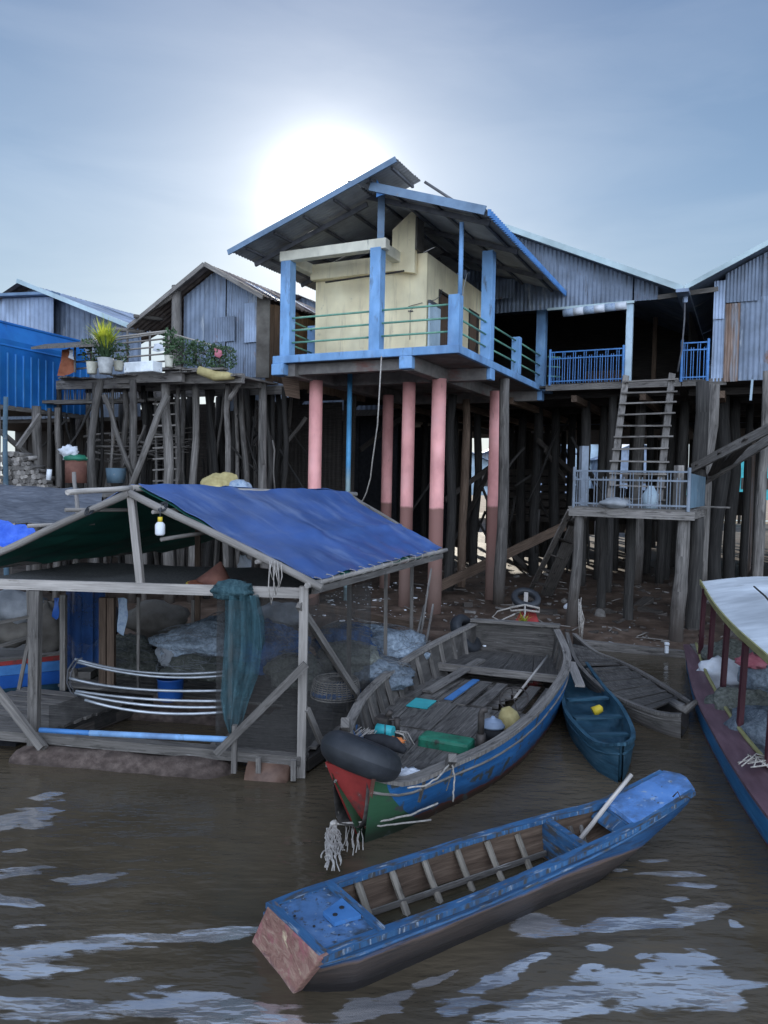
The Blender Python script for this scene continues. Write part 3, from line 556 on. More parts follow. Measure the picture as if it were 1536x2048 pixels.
# frame under the roof
for v_ in (.16, 2.05, 4.2, 6.5):
    m = MB(); m.bar(H(-.5, v_, zr(-.5)-.09), H(2.3, v_, zr(2.3)-.09), .05, .10); m.build('rafter', 'purlin', mh)
    m = MB(); m.bar(H(2.1, v_, zl(2.1)-.09), H(4.85, v_, zl(4.85)-.09), .05, .10); m.build('rafter', 'purlin', mh)
for u_ in (-.3, .5, 1.3, 2.0):
    m = MB(); m.bar(H(u_, -.3, zr(u_)-.04), H(u_, 7.0, zr(u_)-.04), .05, .05); m.build('purlin', 'purlin', mh)
for u_ in (2.5, 3.2, 3.9, 4.6):
    m = MB(); m.bar(H(u_, -.5, zl(u_)-.035), H(u_, 5.7, zl(u_)-.035), .05, .05); m.build('purlin', 'purlin', mh)
for u_ in (1.25, 1.7):
    m = MB(); m.bar(H(u_, -.5, zl(u_)-.035), H(u_, .5, zl(u_)-.035), .05, .05); m.build('purlin', 'purlin', mh)
m = MB(); m.bar(H(1.78, .15, 7.83), H(1.78, .15, zl(1.78)-.06), .14, .14, (1, 0, 0)); m.build('king_post', 'roof_edge', mh)
m = MB(); m.tube([H(1.0, .5, 8.98), H(.35, .9, 8.55)], .03, 8); m.tube([H(.5, .7, zr(.5)+.03), H(.2, 1.6, zr(.2)+.1), H(.1, 2.2, zr(.1)+.08)], .04, 6); m.build('ridge_brace', 'purlin', mh)
# upper infill wall behind room (dark timber) joining the house behind
m = MB(); tin(m, H(1.1, 5.62, 0), -E1, V((0, 0, 1)), -2.8, .5, 7.8, 8.3, .09, .01, .82, .01); m.build('upper_wall', 'tin_grey', mh)
# hanging hose from the slab
p0 = PD(763, 712, 14.9); p1 = PD(755, 850, 15.0); p2 = PD(745, 920, 15.2); p3 = PD(733, 985, 15.6); p4 = PD(715, 1010, 16)
m = MB(); m.tube([p0, p1, p2, PD(741, 955, 15.4), p3, PD(726, 1000, 15.8), p4], .014, 6); o = m.build('hanging_hose', 'rope'); tag(o, 'thin grey hose hanging from the blue slab edge down beside the blue pipe column', 'hose')
# ---------------------------------------------------------------- tin houses behind, on the right
def gz(p): return ground_z(p.x, p.y)
def stilt(par, px, py, d, r, z1, mt='stilt_wood', amp=.06, lean=0.0, nm='stilt', z0=None):
    p = PD(px, py, d); a = V((p.x+lean, p.y, (gz(p) if z0 is None else z0)-.25)); b = V((p.x, p.y, z1))
    return pole(a, b, r*1.08, r*.92, amp, 9, 9).build(nm, mt, par)
def hstilt(par, u, v, r, z1, mt='stilt_dark', amp=.05):
    p = H(u, v); return pole(V((p.x+jit(.05), p.y, gz(p)-.2)), V((p.x, p.y, z1)), r*1.1, r*.9, amp, 6, 7).build('stilt', mt, par)
ZF = 5.55
def zb(u): return 7.62+.455*(u+3.5) if u < 1.3 else 7.62+.455*4.8-.455*(u-1.3)
def zc(u): return 7.62+.49*(-3.5-u)
hB = thing('stilt_house', H(0, 8, .1), 'grey tin gabled house behind the yellow one, blue railing along its open front', 'house')
hC = thing('stilt_house', H(-6, 8, .1), 'grey tin gabled house at the right edge with one rusty wall sheet', 'house')
m = MB()
for k in range(46): 
    v_ = 6.12+.24*k; hbox(m, -3.5, 6.0, v_, v_+.225, ZF-.05, ZF)
m.build('floor', 'wood_dark', hB)
m = MB()
for k in range(46):
    v_ = 6.12+.24*k; hbox(m, -8.8, -3.52, v_, v_+.225, ZF-.05, ZF)
m.build('floor', 'wood_dark', hC)
m = MB(); hbox(m, -3.5, -.2, 6.0, 6.1, ZF-.14, ZF+.02); m.build('floor_beam', 'wood_grey', hB)
m = MB(); hbox(m, -4.5, -3.52, 6.0, 6.1, ZF-.14, ZF+.02); m.build('floor_beam', 'wood_grey', hC)
for v_ in (7.2, 9.2, 11.4, 13.6, 16):
    m = MB(); m.bar(H(-3.4, v_, ZF-.16+jit(.03)), H(6, v_, ZF-.16), .12, .18); m.build('floor_beam', 'wood_dark', hB)
    m = MB(); m.bar(H(-8.8, v_, ZF-.16+jit(.03)), H(-3.6, v_, ZF-.16), .12, .18); m.build('floor_beam', 'wood_dark', hC)
for u_ in (-2.6, -.9, .8, 2.6, 4.4):
    m = MB(); m.bar(H(u_, 6.2, ZF-.34), H(u_, 17, ZF-.34), .14, .17); m.build('floor_beam', 'wood_brown', hB)
for u_ in (-7.9, -6.2, -4.4):
    m = MB(); m.bar(H(u_, 6.2, ZF-.34), H(u_, 17, ZF-.34), .14, .17); m.build('floor_beam', 'wood_brown', hC)
# roofs
def slope_roof(par, f, ua, ub, va, vb, mt='tin_grey', lift=0.0, pitch=.12):
    a = H(ua, 0, f(ua)+lift); b_ = H(ub, 0, f(ub)+lift); d = b_-a; m = MB(); tin(m, a, E2, d, va, vb, 0, d.length, pitch, .014, .85, .01, vres=4); m.build('roof_sheet', mt, par)
slope_roof(hB, zb, -3.45, 1.3, 5.6, 17); slope_roof(hB, zb, 6.3, 1.3, 5.6, 17)
slope_roof(hC, zc, -3.55, -8.2, 5.6, 17)
def zc2(u): return zc(-8.2)-.49*(-8.2-u)
slope_roof(hC, zc2, -12, -8.2, 5.6, 17)
m = MB(); m.bar(H(-3.5, 5.56, zb(-3.5)+.02), H(1.3, 5.56, zb(1.3)+.02), .05, .14); m.bar(H(6.3, 5.56, zb(6.3)+.02), H(1.32, 5.56, zb(1.32)+.02), .05, .14); m.build('verge_trim', 'fascia_pale', hB)
m = MB(); m.bar(H(-3.55, 5.56, zc(-3.55)+.02), H(-8.2, 5.56, zc(-8.2)+.02), .05, .11); m.build('verge_trim', 'fascia_pale', hC)
m = MB(); P0 = H(-3.5, 5.4, 7.6); m.obox(H(-3.5, 11.2, 7.57), E1*.14, E2*5.8, V((0, 0, .04))); m.build('gutter', 'tin_pale', hB)
# gable walls
m = MB(); tin(m, H(0, 6.0, 0), -E1, V((0, 0, 1)), -1.3, 2.3, 7.52, lambda s: zb(-s)-.03, .11, .011, .84, .006); m.build('gable_wall', 'tin_grey', hB)
m = MB(); tin(m, H(0, 6.02, 0), -E1, V((0, 0, 1)), 2.34, 2.9, lambda s: 7.55, lambda s: zb(-s)-.03, .11, .011, .84, .006); m.build('gable_wall', 'tin_grey', hB)
m = MB(); tin(m, H(0, 6.0, 0), -E1, V((0, 0, 1)), -6, -1.3, 7.52, lambda s: zb(-s)-.03, .11, .011, .84, .006); m.build('gable_wall', 'tin_grey', hB)
m = MB(); m.bar(H(-2.9, 5.97, 7.58), H(-4.25, 5.97, 7.66), .06, .11); m.build('lintel', 'wood_grey', hB)
m = MB(); m.bar(H(-.2, 5.95, 7.5), H(-2.36, 5.95, 7.52), .06, .06); m.build('lintel', 'fascia_pale', hB)
m = MB(); tin(m, H(0, 6.0, 0), -E1, V((0, 0, 1)), 4.16, 4.42, 5.5, 7.55, .075, .009, .84, .006); m.build('wall_sheet', 'tin_pale', hC)
m = MB(); tin(m, H(0, 5.95, 0), -E1, V((0, 0, 1)), 4.16, 4.40, 6.95, 7.85, .075, .011, .84, .006); m.build('wall_sheet', 'tin_pale', hC)
m = MB(); tin(m, H(0, 5.97, 0), -E1, V((0, 0, 1)), 4.40, 5.12, 7.32, lambda s: zc(-s)-.06, .075, .011, .8, .006); m.build('wall_sheet', 'tin_grey', hC)
m = MB(); tin(m, H(0, 5.96, 0), -E1, V((0, 0, 1)), 4.42, 4.74, 5.48, 7.3, .06, .012, .84, .01); m.build('rusty_sheet', 'tin_rust', hC)
m = MB(); tin(m, H(0, 6.02, 0), -E1, V((0, 0, 1)), 4.7, 8.2, 5.5, lambda s: min(7.42, 9), .11, .011, .84, .01); m.build('wall_sheet', 'tin_grey', hC)
m = MB(); tin(m, H(0, 6.04, 0), -E1, V((0, 0, 1)), 4.9, 8.2, 7.38, lambda s: zc(-s)-.05, .11, .011, .84, .01); m.build('gable_wall', 'tin_grey', hC)
m = MB(); hbox(m, -8.8, -8.7, 6.1, 16.9, ZF, 8.9); hbox(m, -8.7, -4.3, 16.8, 16.9, ZF, 8.2); m.build('side_wall', 'wood_dark', hC)
m = MB(); tin(m, H(-3.52, 6.1, 0), E2, V((0, 0, 1)), 1.5, 10.8, ZF, 7.6, .11, .01, .84, .01); m.build('inner_wall', 'wood_dark', hC)
m = MB(); hbox(m, -3.48, 6.0, 12.4, 12.5, ZF, 8.9); m.build('back_wall', 'wood_dark', hB)
m = MB(); hbox(m, -2.45, -2.33, 10.2, 10.32, ZF, 8.0); m.build('inner_post', 'wood_brown', hB)
m = MB(); hbox(m, -2.33, -2.17, 5.99, 6.15, ZF+.02, 7.5); m.build('post', 'light_board', hB, bevel=.01)
m = MB(); hbox(m, -1.4, -.2, 11.0, 11.8, ZF, 6.6); m.build('cupboard', 'wood_brown', hB)
def railing(par, A, B, z0_, z1_, pitch, mt, nm='railing', rr=.016, sq=.03):
    """twin horizontal rails at top, one at the bottom, paired balusters of two heights"""
    A, B = V(A), V(B); m = MB(); Ln = (B-A).length; d = (B-A)/Ln
    for zz in (z1_, z1_-.17, z0_+.06): m.bar(A+V((0, 0, zz)), B+V((0, 0, zz)), sq, sq)
    n = int(Ln/pitch)
    for k in range(n+1):
        s_ = .06+k*pitch; 
        if s_ > Ln-.04: break
        tall = k % 2 == 0
        for o_ in (0, .055):
            p = A+d*(s_+o_); m.bar(p+V((0, 0, z0_)), p+V((0, 0, z1_ if tall else z1_-.11)), .014, .014)
    for p in (A, B): m.bar(p+V((0, 0, z0_-.04)), p+V((0, 0, z1_+.08)), .05, .05)
    return m.build(nm, mt, par)
railing(hB, H(-.3, 5.98), H(-2.14, 5.95), ZF+.03, ZF+.84, .135, 'paint_blue')
railing(hC, H(-3.50, 5.94), H(-4.08, 5.96), ZF+.0, ZF+.88, .145, 'paint_blue')
# striped roll-up awning : stripe pieces
for k in range(6):
    m = MB(); a, b_ = -.62-k*.26, -.62-(k+1)*.26
    pts = [H(a, 5.93, 7.37+.012*k), H(b_, 5.93, 7.37+.012*(k+1))]
    m.tube(pts, .10, 10); m.build('awning', 'cloth_white' if k % 2 else 'sack_blue', hB)
m = MB(); m.tube([H(-3.52, 5.93, 7.55), H(-3.53, 5.93, 7.0), H(-3.5, 5.9, 6.3), H(-3.42, 5.9, 5.75)], .02, 7); m.build('drain_hose', 'purlin', hC)
m = MB(); m.box(H(-3.53, 5.92, 7.5), (.09, .09, .22)); m.build('downspout_box', 'tin_pale', hC)
m = MB(); m.bar(H(-5.05, 5.96, 5.5), H(-5.03, 5.96, 5.02), .07, .05); m.build('hanging_board', 'light_board', hC)
# stilts seen right under these houses
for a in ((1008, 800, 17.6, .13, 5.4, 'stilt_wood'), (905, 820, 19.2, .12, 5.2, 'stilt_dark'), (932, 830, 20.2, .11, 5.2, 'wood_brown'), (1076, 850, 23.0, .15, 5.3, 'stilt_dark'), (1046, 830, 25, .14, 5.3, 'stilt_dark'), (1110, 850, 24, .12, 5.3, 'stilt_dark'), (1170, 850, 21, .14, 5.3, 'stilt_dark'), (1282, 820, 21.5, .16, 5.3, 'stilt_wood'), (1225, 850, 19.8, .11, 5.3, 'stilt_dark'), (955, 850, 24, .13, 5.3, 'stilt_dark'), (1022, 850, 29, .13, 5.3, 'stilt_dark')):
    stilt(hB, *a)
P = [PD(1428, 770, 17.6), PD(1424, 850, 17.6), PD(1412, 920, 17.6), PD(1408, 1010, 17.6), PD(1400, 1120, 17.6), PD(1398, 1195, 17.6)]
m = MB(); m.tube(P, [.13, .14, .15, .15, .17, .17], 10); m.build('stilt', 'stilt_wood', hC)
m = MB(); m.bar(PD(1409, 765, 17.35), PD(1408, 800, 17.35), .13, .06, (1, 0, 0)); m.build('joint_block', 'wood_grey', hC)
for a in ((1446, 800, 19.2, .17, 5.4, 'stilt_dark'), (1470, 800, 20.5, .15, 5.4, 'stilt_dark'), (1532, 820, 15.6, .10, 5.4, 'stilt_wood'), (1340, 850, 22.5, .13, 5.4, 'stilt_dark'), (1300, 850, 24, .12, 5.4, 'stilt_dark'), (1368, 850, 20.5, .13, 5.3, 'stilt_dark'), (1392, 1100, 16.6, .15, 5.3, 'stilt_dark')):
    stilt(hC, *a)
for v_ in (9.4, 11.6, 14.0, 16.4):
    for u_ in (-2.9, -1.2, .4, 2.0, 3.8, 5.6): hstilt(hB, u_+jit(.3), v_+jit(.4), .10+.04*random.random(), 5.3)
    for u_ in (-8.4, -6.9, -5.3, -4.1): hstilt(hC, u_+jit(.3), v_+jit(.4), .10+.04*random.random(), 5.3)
# braces and stored things under house B
m = MB(); m.bar(PD(868, 1178, 18.2), PD(1130, 1052, 20.5), .07, .24); m.build('brace', 'wood_brown', hB)
for (a, b_, c_, d) in ((1010, 1095, 1095, 1175, ), (1075, 880, 1150, 950), (1090, 900, 1130, 960), (1000, 900, 930, 1040), (890, 1000, 1000, 920), (640, 880, 720, 800), (545, 880, 612, 790), (720, 900, 810, 830)):
    m = MB(); m.bar(PD(a, b_, 22.5), PD(c_, d, 24), .05, .16); m.build('brace', 'wood_dark', hB)
random.seed(5)
for k in range(20):
    px = random.uniform(890, 1180); py = random.uniform(830, 1040); d_ = random.uniform(20, 26); q = random.uniform(-90, 90)
    pole(PD(px, py, d_), PD(px+q, py+random.uniform(60, 170), d_+jit(.6)), .045, .04, .05, 6, 6).build('brace', 'stilt_dark', hB)
m = MB()
for k in range(7):
    z_ = 1.75+k*.27; m.bar(PD(1004, 1000, 27)+V((0, 0, z_-PD(1004, 1000, 27).z)), PD(1152, 1000, 26)+V((0, 0, z_-PD(1152, 1000, 26).z)), 1.1, .20+jit(.02))
m.build('plank_store', 'wood_dark', hB)
m = MB(); tin(m, PD(1500, 1000, 24)*1, V((-.5, -.87, 0)), V((0, 0, 1)), -1.6, 1.3, -2.4, 2.3, .1, .012, .8, .05); m.build('rusty_sheet', 'tin_rust', hC)

# ---- second row of houses farther back
def back_house(u0_, u1_, v0_, v1_, zf, lab, mt, n=(4, 3), gap=None):
    t_ = thing('stilt_house', H((u0_+u1_)/2, v0_, .2), lab, 'house', 'stilt houses of the back rows')
    m = MB(); hbox(m, u0_, u1_, v0_, v1_, zf-.2, zf); m.build('floor', 'wood_dark', t_)
    um = (u0_+u1_)/2; zt = zf+2.3; rz = lambda u: zt+.45*((u1_-u0_)/2-abs(u-um))
    m = MB(); tin(m, H(0, v0_+.1, 0), -E1, V((0, 0, 1)), -u1_, -u0_, zf, lambda s: rz(-s), .18, .015, .9, .01); tin(m, H(0, v1_-.1, 0), -E1, V((0, 0, 1)), -u1_, -u0_, zf, lambda s: rz(-s), .18, .015, .9, .01)
    tin(m, H(u0_+.1, 0, 0), E2, V((0, 0, 1)), v0_, v1_, zf, zt, .18, .015, .9, .01); tin(m, H(u1_-.1, 0, 0), E2, V((0, 0, 1)), v0_, v1_, zf, zt, .18, .015, .9, .01)
    m.build('wall', mt, t_)
    slope_roof(t_, rz, u0_-.3, um, v0_-.3, v1_+.3, 'roof_old', .03, .2); slope_roof(t_, rz, u1_+.3, um, v0_-.3, v1_+.3, 'roof_old', .03, .2)
    for i in range(n[0]):
        for j in range(n[1]): hstilt(t_, u0_+.4+(u1_-u0_-.8)*i/(n[0]-1)+jit(.3), v0_+.5+(v1_-v0_-1)*j/(n[1]-1)+jit(.5), .12+.03*random.random(), zf-.2, 'stilt_dark')
    return t_
back_house(-14.5, -9.4, 7, 16.5, 5.5, 'dark tin house on stilts beyond the rusty sheet at the right edge', 'tin_grey', (3, 3))
back_house(-10.5, -3.2, 17.6, 29, 5.4, 'second-row tin house behind the right-edge house, its stilts showing below', 'tin_grey', (5, 4))
back_house(-2.9, 5.0, 17.6, 29, 5.4, 'second-row tin house behind the blue railing house, its stilts showing below', 'tin_grey', (6, 4))
back_house(5.4, 12.5, 8.5, 21, 5.3, 'second-row tin house behind the plant deck, its stilts showing below', 'tin_grey', (5, 4))
def shade_boards(par, u0_, u1_, v_, z0_, z1_, gap=.1, mt='wood_dark'):  # dark boards added as the deep shade behind the stilts
    m = MB(); u_ = u0_
    while u_ < u1_:
        w_ = random.uniform(.2, .5)
        if random.random() > gap: hbox(m, u_, min(u_+w_, u1_), v_+jit(.04), v_+.05+jit(.04), z0_+jit(.12), z1_+jit(.15))
        u_ += w_+.006
    m.build('shade_backing', mt, par)
BH = [x for x in bpy.data.objects if x.get('group') == 'stilt houses of the back rows']
shade_boards(BH[3], 5.4, 16.5, 8.9, -.1, 5.2, .0, 'skin_cloth_dark'); shade_boards(BH[3], 4.6, 12.5, 12, -.1, 5.1, .05, 'skin_cloth_dark'); shade_boards(BH[2], 2.2, 5.0, 17.8, 3.0, 5.1, .06); shade_boards(BH[2], -1.2, 4.9, 21, .8, 2.3, .5); shade_boards(BH[2], -2.9, 1.6, 17.9, 1.5, 2.8, .12); shade_boards(BH[2], 1.5, 5.6, 19, .0, 2.3, .15)
shade_boards(BH[1], -5.0, -3.2, 18, 1.8, 2.9, .3); shade_boards(BH[1], -10.4, -6, 24, 1.2, 2.0, .5)
# far row across the sunlit yard
far = [(905, 30, -1.5, 2.3, 'light_board', 'small pale blue house across the sunlit yard, seen left of the rightmost pink column'), (1060, 32, 0, 3.4, 'tin_pale', 'pale house across the sunlit yard seen between stilts left of the platform'), (1150, 40, 0, 4.0, 'light_board', 'pale house with orange roof across the yard, seen over the platform railing'), (1270, 38, 0, 3.2, 'tin_pale', 'white house across the yard seen through the ladder'), (1510, 34, 0, 2.6, 'teal_plastic', 'teal house across the yard at the right edge'), (560, 38, 0, 3.2, 'tin_pale', 'pale house across the yard seen beside the leftmost pink column')]
for k, (px, d_, _, h_, mt, lab) in enumerate(far):
    d_ += 26; p = PD(px, 960, d_); p.z = .2; t_ = thing('house', p, lab, 'house', 'houses across the yard')
    wd = 3.2; z0_ = 2.0
    m = MB(); m.box((p.x, p.y+3, z0_+h_/2), (wd*2, 6, h_)); m.build('wall', mt, t_)
    m = MB(); 
    for sx in (-1, 1): m.slab([[V((p.x+sx*(wd+.4), p.y-.5, z0_+h_-.1)), V((p.x+sx*(wd+.4), p.y+6.4, z0_+h_-.1))], [V((p.x, p.y-.5, z0_+h_+1.5)), V((p.x, p.y+6.4, z0_+h_+1.5))]][::sx], (0, 0, 1), .06)
    m.build('roof', 'orange_paint' if k == 2 else 'tin_pale', t_)
    m = MB(); m.prism([V((p.x-wd, p.y, z0_+h_)), V((p.x+wd, p.y, z0_+h_)), V((p.x, p.y, z0_+h_+1.35))], (0, .1, 0)); m.build('gable', mt, t_)
    for q in (-2.2, -.7, .8, 2.3):
        m = MB(); m.box((p.x+q, p.y-.02, z0_+h_*.5), (.8, .1, .9)); m.build('window', 'wood_dark', t_)
    for q in (-3, -1, 1, 3):
        m = MB(); m.tube([V((p.x+q, p.y+.3, 0)), V((p.x+q, p.y+.3, z0_))], .12, 6); m.build('stilt', 'stilt_dark', t_)

# ---------------------------------------------------------------- ladder, landing platform, stairs on the right
ld = thing('ladder', PD(1270, 1010, 16.4), 'long grey wooden ladder climbing from the small platform to the dark opening', 'ladder')
tL, tR = PD(1252, 752, 18.3), PD(1344, 748, 17.9); bL, bR = PD(1218, 1008, 16.3), PD(1316, 1012, 15.9)
bL.z = bR.z = 2.5
for a, b_ in ((tL, bL), (tR, bR)):
    m = MB(); m.bar(a, b_, .06, .15, (1, 0, 0)); m.build('stringer', 'wood_grey', ld)
for k in range(11):
    t_ = .055+k*.088; a, b_ = tL.lerp(bL, t_), tR.lerp(bR, t_); m = MB(); e = (b_-a).normalized()
    m.bar(a-e*(.1+jit(.04))+V((0, -.09, jit(.01))), b_+e*(.1+jit(.04))+V((0, -.09, jit(.02))), .11, .035); m.build('rung', 'wood_grey', ld)
pf = thing('landing_platform', PD(1250, 1290, 14.5), 'small raised wooden platform with pale railing at the ladder foot', 'platform')
FL = PD(1143, 1022, 15.0); FR = PD(1378, 1032, 13.95); FL.z = FR.z = 2.44; BK = V((1.38, 2.5, 0))
ed = (FR-FL).normalized(); bk = BK.normalized()
m = MB(); m.bar(FL-ed*.05, FR+ed*.1, .06, .16); m.build('front_beam', 'wood_grey', pf)
m = MB(); m.bar(FR+bk*.05, FR+BK, .06, .16); m.bar(FL+bk*.05, FL+BK, .06, .14); m.build('side_beam', 'wood_grey', pf)
m = MB()
n_ = 13
for k in range(n_):
    a = FL+BK*(k/n_)+V((0, 0, .095)); m.bar(a+bk*.08-ed*jit(.08), a+bk*.08+(FR-FL)+ed*jit(.1), BK.length/n_*.93, .03)
m.build('deck', 'wood_grey', pf)
m = MB(); m.bar(FR+BK*.9+V((0, 0, .12))-ed*.3, FR+BK*.9+ed*.5+V((0, 0, .12)), .3, .03); m.build('plank', 'wood_grey', pf)
railing(pf, FL+V((.03, -.02, -2.44)), FR-ed*.03+V((0, -.02, -2.44)), 2.56, 3.26, .17, 'rail_grey', sq=.035)
m = MB(); a = FR-ed*.03+V((0, 0, 2.58-2.44)); m.prism([a+bk*.06, a+bk*2.7, a+bk*2.7+V((0, 0, .62)), a+bk*.06+V((0, 0, .66))], ed*.02); m.build('side_panel', 'panel_blue', pf)
m = MB(); m.bar(FL+BK*.3+V((0, 0, .1)), FL+BK*.3+V((0, 0, 1.35)), .22, .14, (1, 0, 0)); m.build('newel_post', 'rail_grey', pf)
m = MB(); m.bar(FR-ed*.25+BK*.12+V((0, 0, .1)), FR-ed*.25+BK*.12+V((0, 0, .95)), .2, .12, (1, 0, 0)); m.build('newel_post', 'wood_grey', pf)
for (base, r_, ln, mt) in ((FL+ed*.14+bk*.1, .105, -.12, 'stilt_wood'), (FR-ed*.10+bk*.15, .125, -.10, 'stilt_wood'), (FR+bk*1.3, .14, 0, 'stilt_dark'), (FL+BK, .1, 0, 'stilt_dark'), (FR+BK-ed*.3, .11, 0, 'stilt_dark'), (FL+BK*.5+ed*.9, .1, 0, 'stilt_dark')):
    pole(V((base.x+ln, base.y, -.35)), V((base.x, base.y, 2.36)), r_*1.1, r_*.9, .03, 9, 10).build('post', mt, pf)
# things on the platform
m = MB(); c_ = FR-ed*.75+bk*.35+V((0, 0, .11)); m.tube([c_, c_+V((0, 0, .28)), c_+V((0, 0, .36)), c_+V((0, 0, .44))], [.15, .15, .09, .05], 14); o = m.build('water_jug', 'light_board'); tag(o, 'pale blue-green plastic jug standing on the platform behind its railing', 'jug')
m = MB(); c_ = FR-ed*1.35-bk*.0+V((0, 0, .2)); m.blob(c_, (.30, .18, .10), .25, 1.5, seed=3); o = m.build('sack', 'cloth_grey'); tag(o, 'pale grey bag lying at the front edge of the platform behind the railing', 'sack')
# stair going down left of the platform
st = thing('stair', PZ(1075, 1188, .12), 'steep plank stair leading down from the platform to the mud', 'stair')
sA0, sA1 = PD(1141, 1020, 15.3), PZ(1060, 1182, .15); sB0, sB1 = PD(1160, 1034, 16.0), PZ(1092, 1192, .12)
m = MB(); m.bar(sA0, sA1, .05, .12, (1, 0, 0)); m.build('stringer', 'wood_grey', st)
m = MB(); m.bar(sB0, sB1, .30, .06, (0, -1, .6)); m.build('stringer', 'wood_grey', st)
for k in range(5):
    t_ = .1+k*.19; m = MB(); m.bar(sA0.lerp(sA1, t_), sB0.lerp(sB1, t_), .2, .035); m.build('tread', 'wood_dark', st)
st2 = thing('stair', PD(1470, 900, 15), 'plank stair rising steeply out of the picture at the right edge above the platform', 'stair')
a0, a1, b0, b1 = PD(1385, 936, 16.6), PD(1560, 846, 13.6), PD(1392, 972, 17.6), PD(1560, 866, 14.6)
for a, b_ in ((a0, a1), (b0, b1)):
    m = MB(); m.bar(a, b_, .06, .19); m.build('stringer', 'wood_grey', st2)
for k in range(3): m = MB(); m.bar(a0.lerp(a1, .1+k*.3), b0.lerp(b1, .1+k*.13), .2, .03); m.build('tread', 'wood_dark', st2)

# ---------------------------------------------------------------- old tin house and plant deck, left of the main house
hl = thing('stilt_house', H(6.3, 1, .1), 'old weathered tin house on crooked wooden stilts left of the yellow house', 'house')
ZD = 5.28
def zo(u): return 7.93-.55*abs(u-6.445)
m = MB(); tin(m, H(0, .75, 0), -E1, V((0, 0, 1)), -7.35, -6.1, ZD, lambda s: zo(-s)-.12, .14, .007, .62, .02); tin(m, H(0, .78, 0), -E1, V((0, 0, 1)), -6.1, -5.05, ZD, lambda s: zo(-s)-.06, .07, .009, .62, .03); m.build('front_wall', 'tin_grey', hl)
m = MB(); tin(m, H(0, .73, 0), -E1, V((0, 0, 1)), -6.45, -5.8, 6.15, 6.75, .07, .009, .62, .03); m.build('patch_sheet', 'tin_grey', hl)
m = MB(); tin(m, H(0, .72, 0), -E1, V((0, 0, 1)), -5.55, -5.1, 6.1, 7.0, .07, .009, .62, .03); m.build('patch_sheet', 'tin_pale', hl)
m = MB()
for k in range(19):
    v_ = .85+k*.26; hbox(m, 4.98+jit(.01), 5.03+jit(.01), v_, v_+.25, ZD-.1+jit(.08), 7.0+jit(.03))
m.build('side_wall', 'wood_brown', hl)
m = MB(); m.bar(H(5.02, .74, ZD), H(5.02, .74, 7.1), .05, .3, (1, 0, 0)); m.build('corner_board', 'cloth_brown', hl)
m = MB(); hbox(m, 7.35, 9.6, 2.6, 2.66, ZD, 7.0); m.build('porch_wall', 'wood_dark', hl); m = MB(); hbox(m, 5.1, 7.35, 5.4, 5.5, ZD, 7.3); m.build('back_wall', 'wood_dark', hl)
slope_roof(hl, zo, 4.82, 6.445, .45, 6.4, 'roof_old', 0, .16); slope_roof(hl, zo, 8.8, 6.445, .45, 6.4, 'roof_old', .01, .16)
for k in range(5):
    m = MB(); a = 4.85+jit(.1); v_ = 1.0+k*1.1; p = H(a, v_, zo(a)+.03); d = H(6.3, v_, zo(6.3)+.04)-p; tin(m, p, E2, d, 0, .6, 0, d.length*random.uniform(.6, 1), .16, .012, .7, .03); m.build('roof_sheet', ['tin_pale', 'roof_old', 'tin_grey'][k % 3], hl)
m = MB(); m.bar(H(4.8, .40, zo(4.8)-.02), H(6.445, .40, zo(6.445)-.02), .04, .10); m.bar(H(8.8, .40, zo(8.8)-.02), H(6.46, .40, zo(6.46)-.02), .04, .10); m.build('verge_board', 'wood_grey', hl)
pole(H(7.45, .6, ZD-.3), H(7.45, .6, 7.55), .13, .12, .02).build('post', 'wood_grey', hl)
pole(H(8.75, .5, 6.72), H(7.4, .55, 7.35), .05, .05, .02).build('pole', 'wood_grey', hl)
for q in ((9.0, .2, 6.55), (8.5, .3, 6.85)): pole(H(q[0], q[1], q[2]), H(q[0]-.35, q[1]+.6, q[2]+.02), .05, .05, .01).build('pole', 'wood_grey', hl)
# deck
m = MB()
for k in range(40):
    u_ = 4.6+k*.135; f = -.75+.25*math.sin(k*.5)+jit(.09); c_ = ZD-.03+(-.12 if u_ < 5.4 else 0); hbox(m, u_, u_+.125, f, .74, c_-.035, c_+jit(.008))
m.build('deck', 'wood_grey', hl)
for (a, b_, v_, z_) in ((4.6, 6.6, -.55, ZD-.15), (6.0, 8.0, -.8, ZD-.10), (7.6, 10.0, -.62, ZD-.16), (4.7, 9.9, .2, ZD-.16), (4.7, 9.9, 1.4, ZD-.16)):
    m = MB(); m.bar(H(a, v_, z_-.05), H(b_, v_+jit(.1), z_), .10, .2); m.build('deck_beam', 'wood_grey', hl)
m = MB(); m.bar(H(5.9, -.85, ZD+.02), H(7.2, -.8, ZD+.05), .28, .05); m.build('deck_board', 'wood_grey', hl)
m = MB(); m.bar(H(4.9, -.75, ZD-.02), H(6.0, -.85, ZD+.0), .2, .04); m.build('deck_board', 'wood_grey', hl)
for k in range(5):   # round fence rails
    z_ = ZD+.18+k*.16
    P_, R_ = crooked(PD(150+k*3, 738-k*14, 17.2), PD(334, 722-k*15, 16.4), .022, .02, .02); m = MB(); m.tube(P_, R_, 6); m.build('fence_rail', 'wood_pale', hl)
P_, R_ = crooked(PD(334, 664, 16.4), PD(462, 702, 16.2), .02, .02, .02); m = MB(); m.tube(P_, R_, 6); m.build('fence_rail', 'wood_pale', hl)
P_, R_ = crooked(PD(147, 692, 17.3), PD(335, 664, 16.4), .022, .022, .02); m = MB(); m.tube(P_, R_, 6); m.build('fence_rail', 'wood_pale', hl)
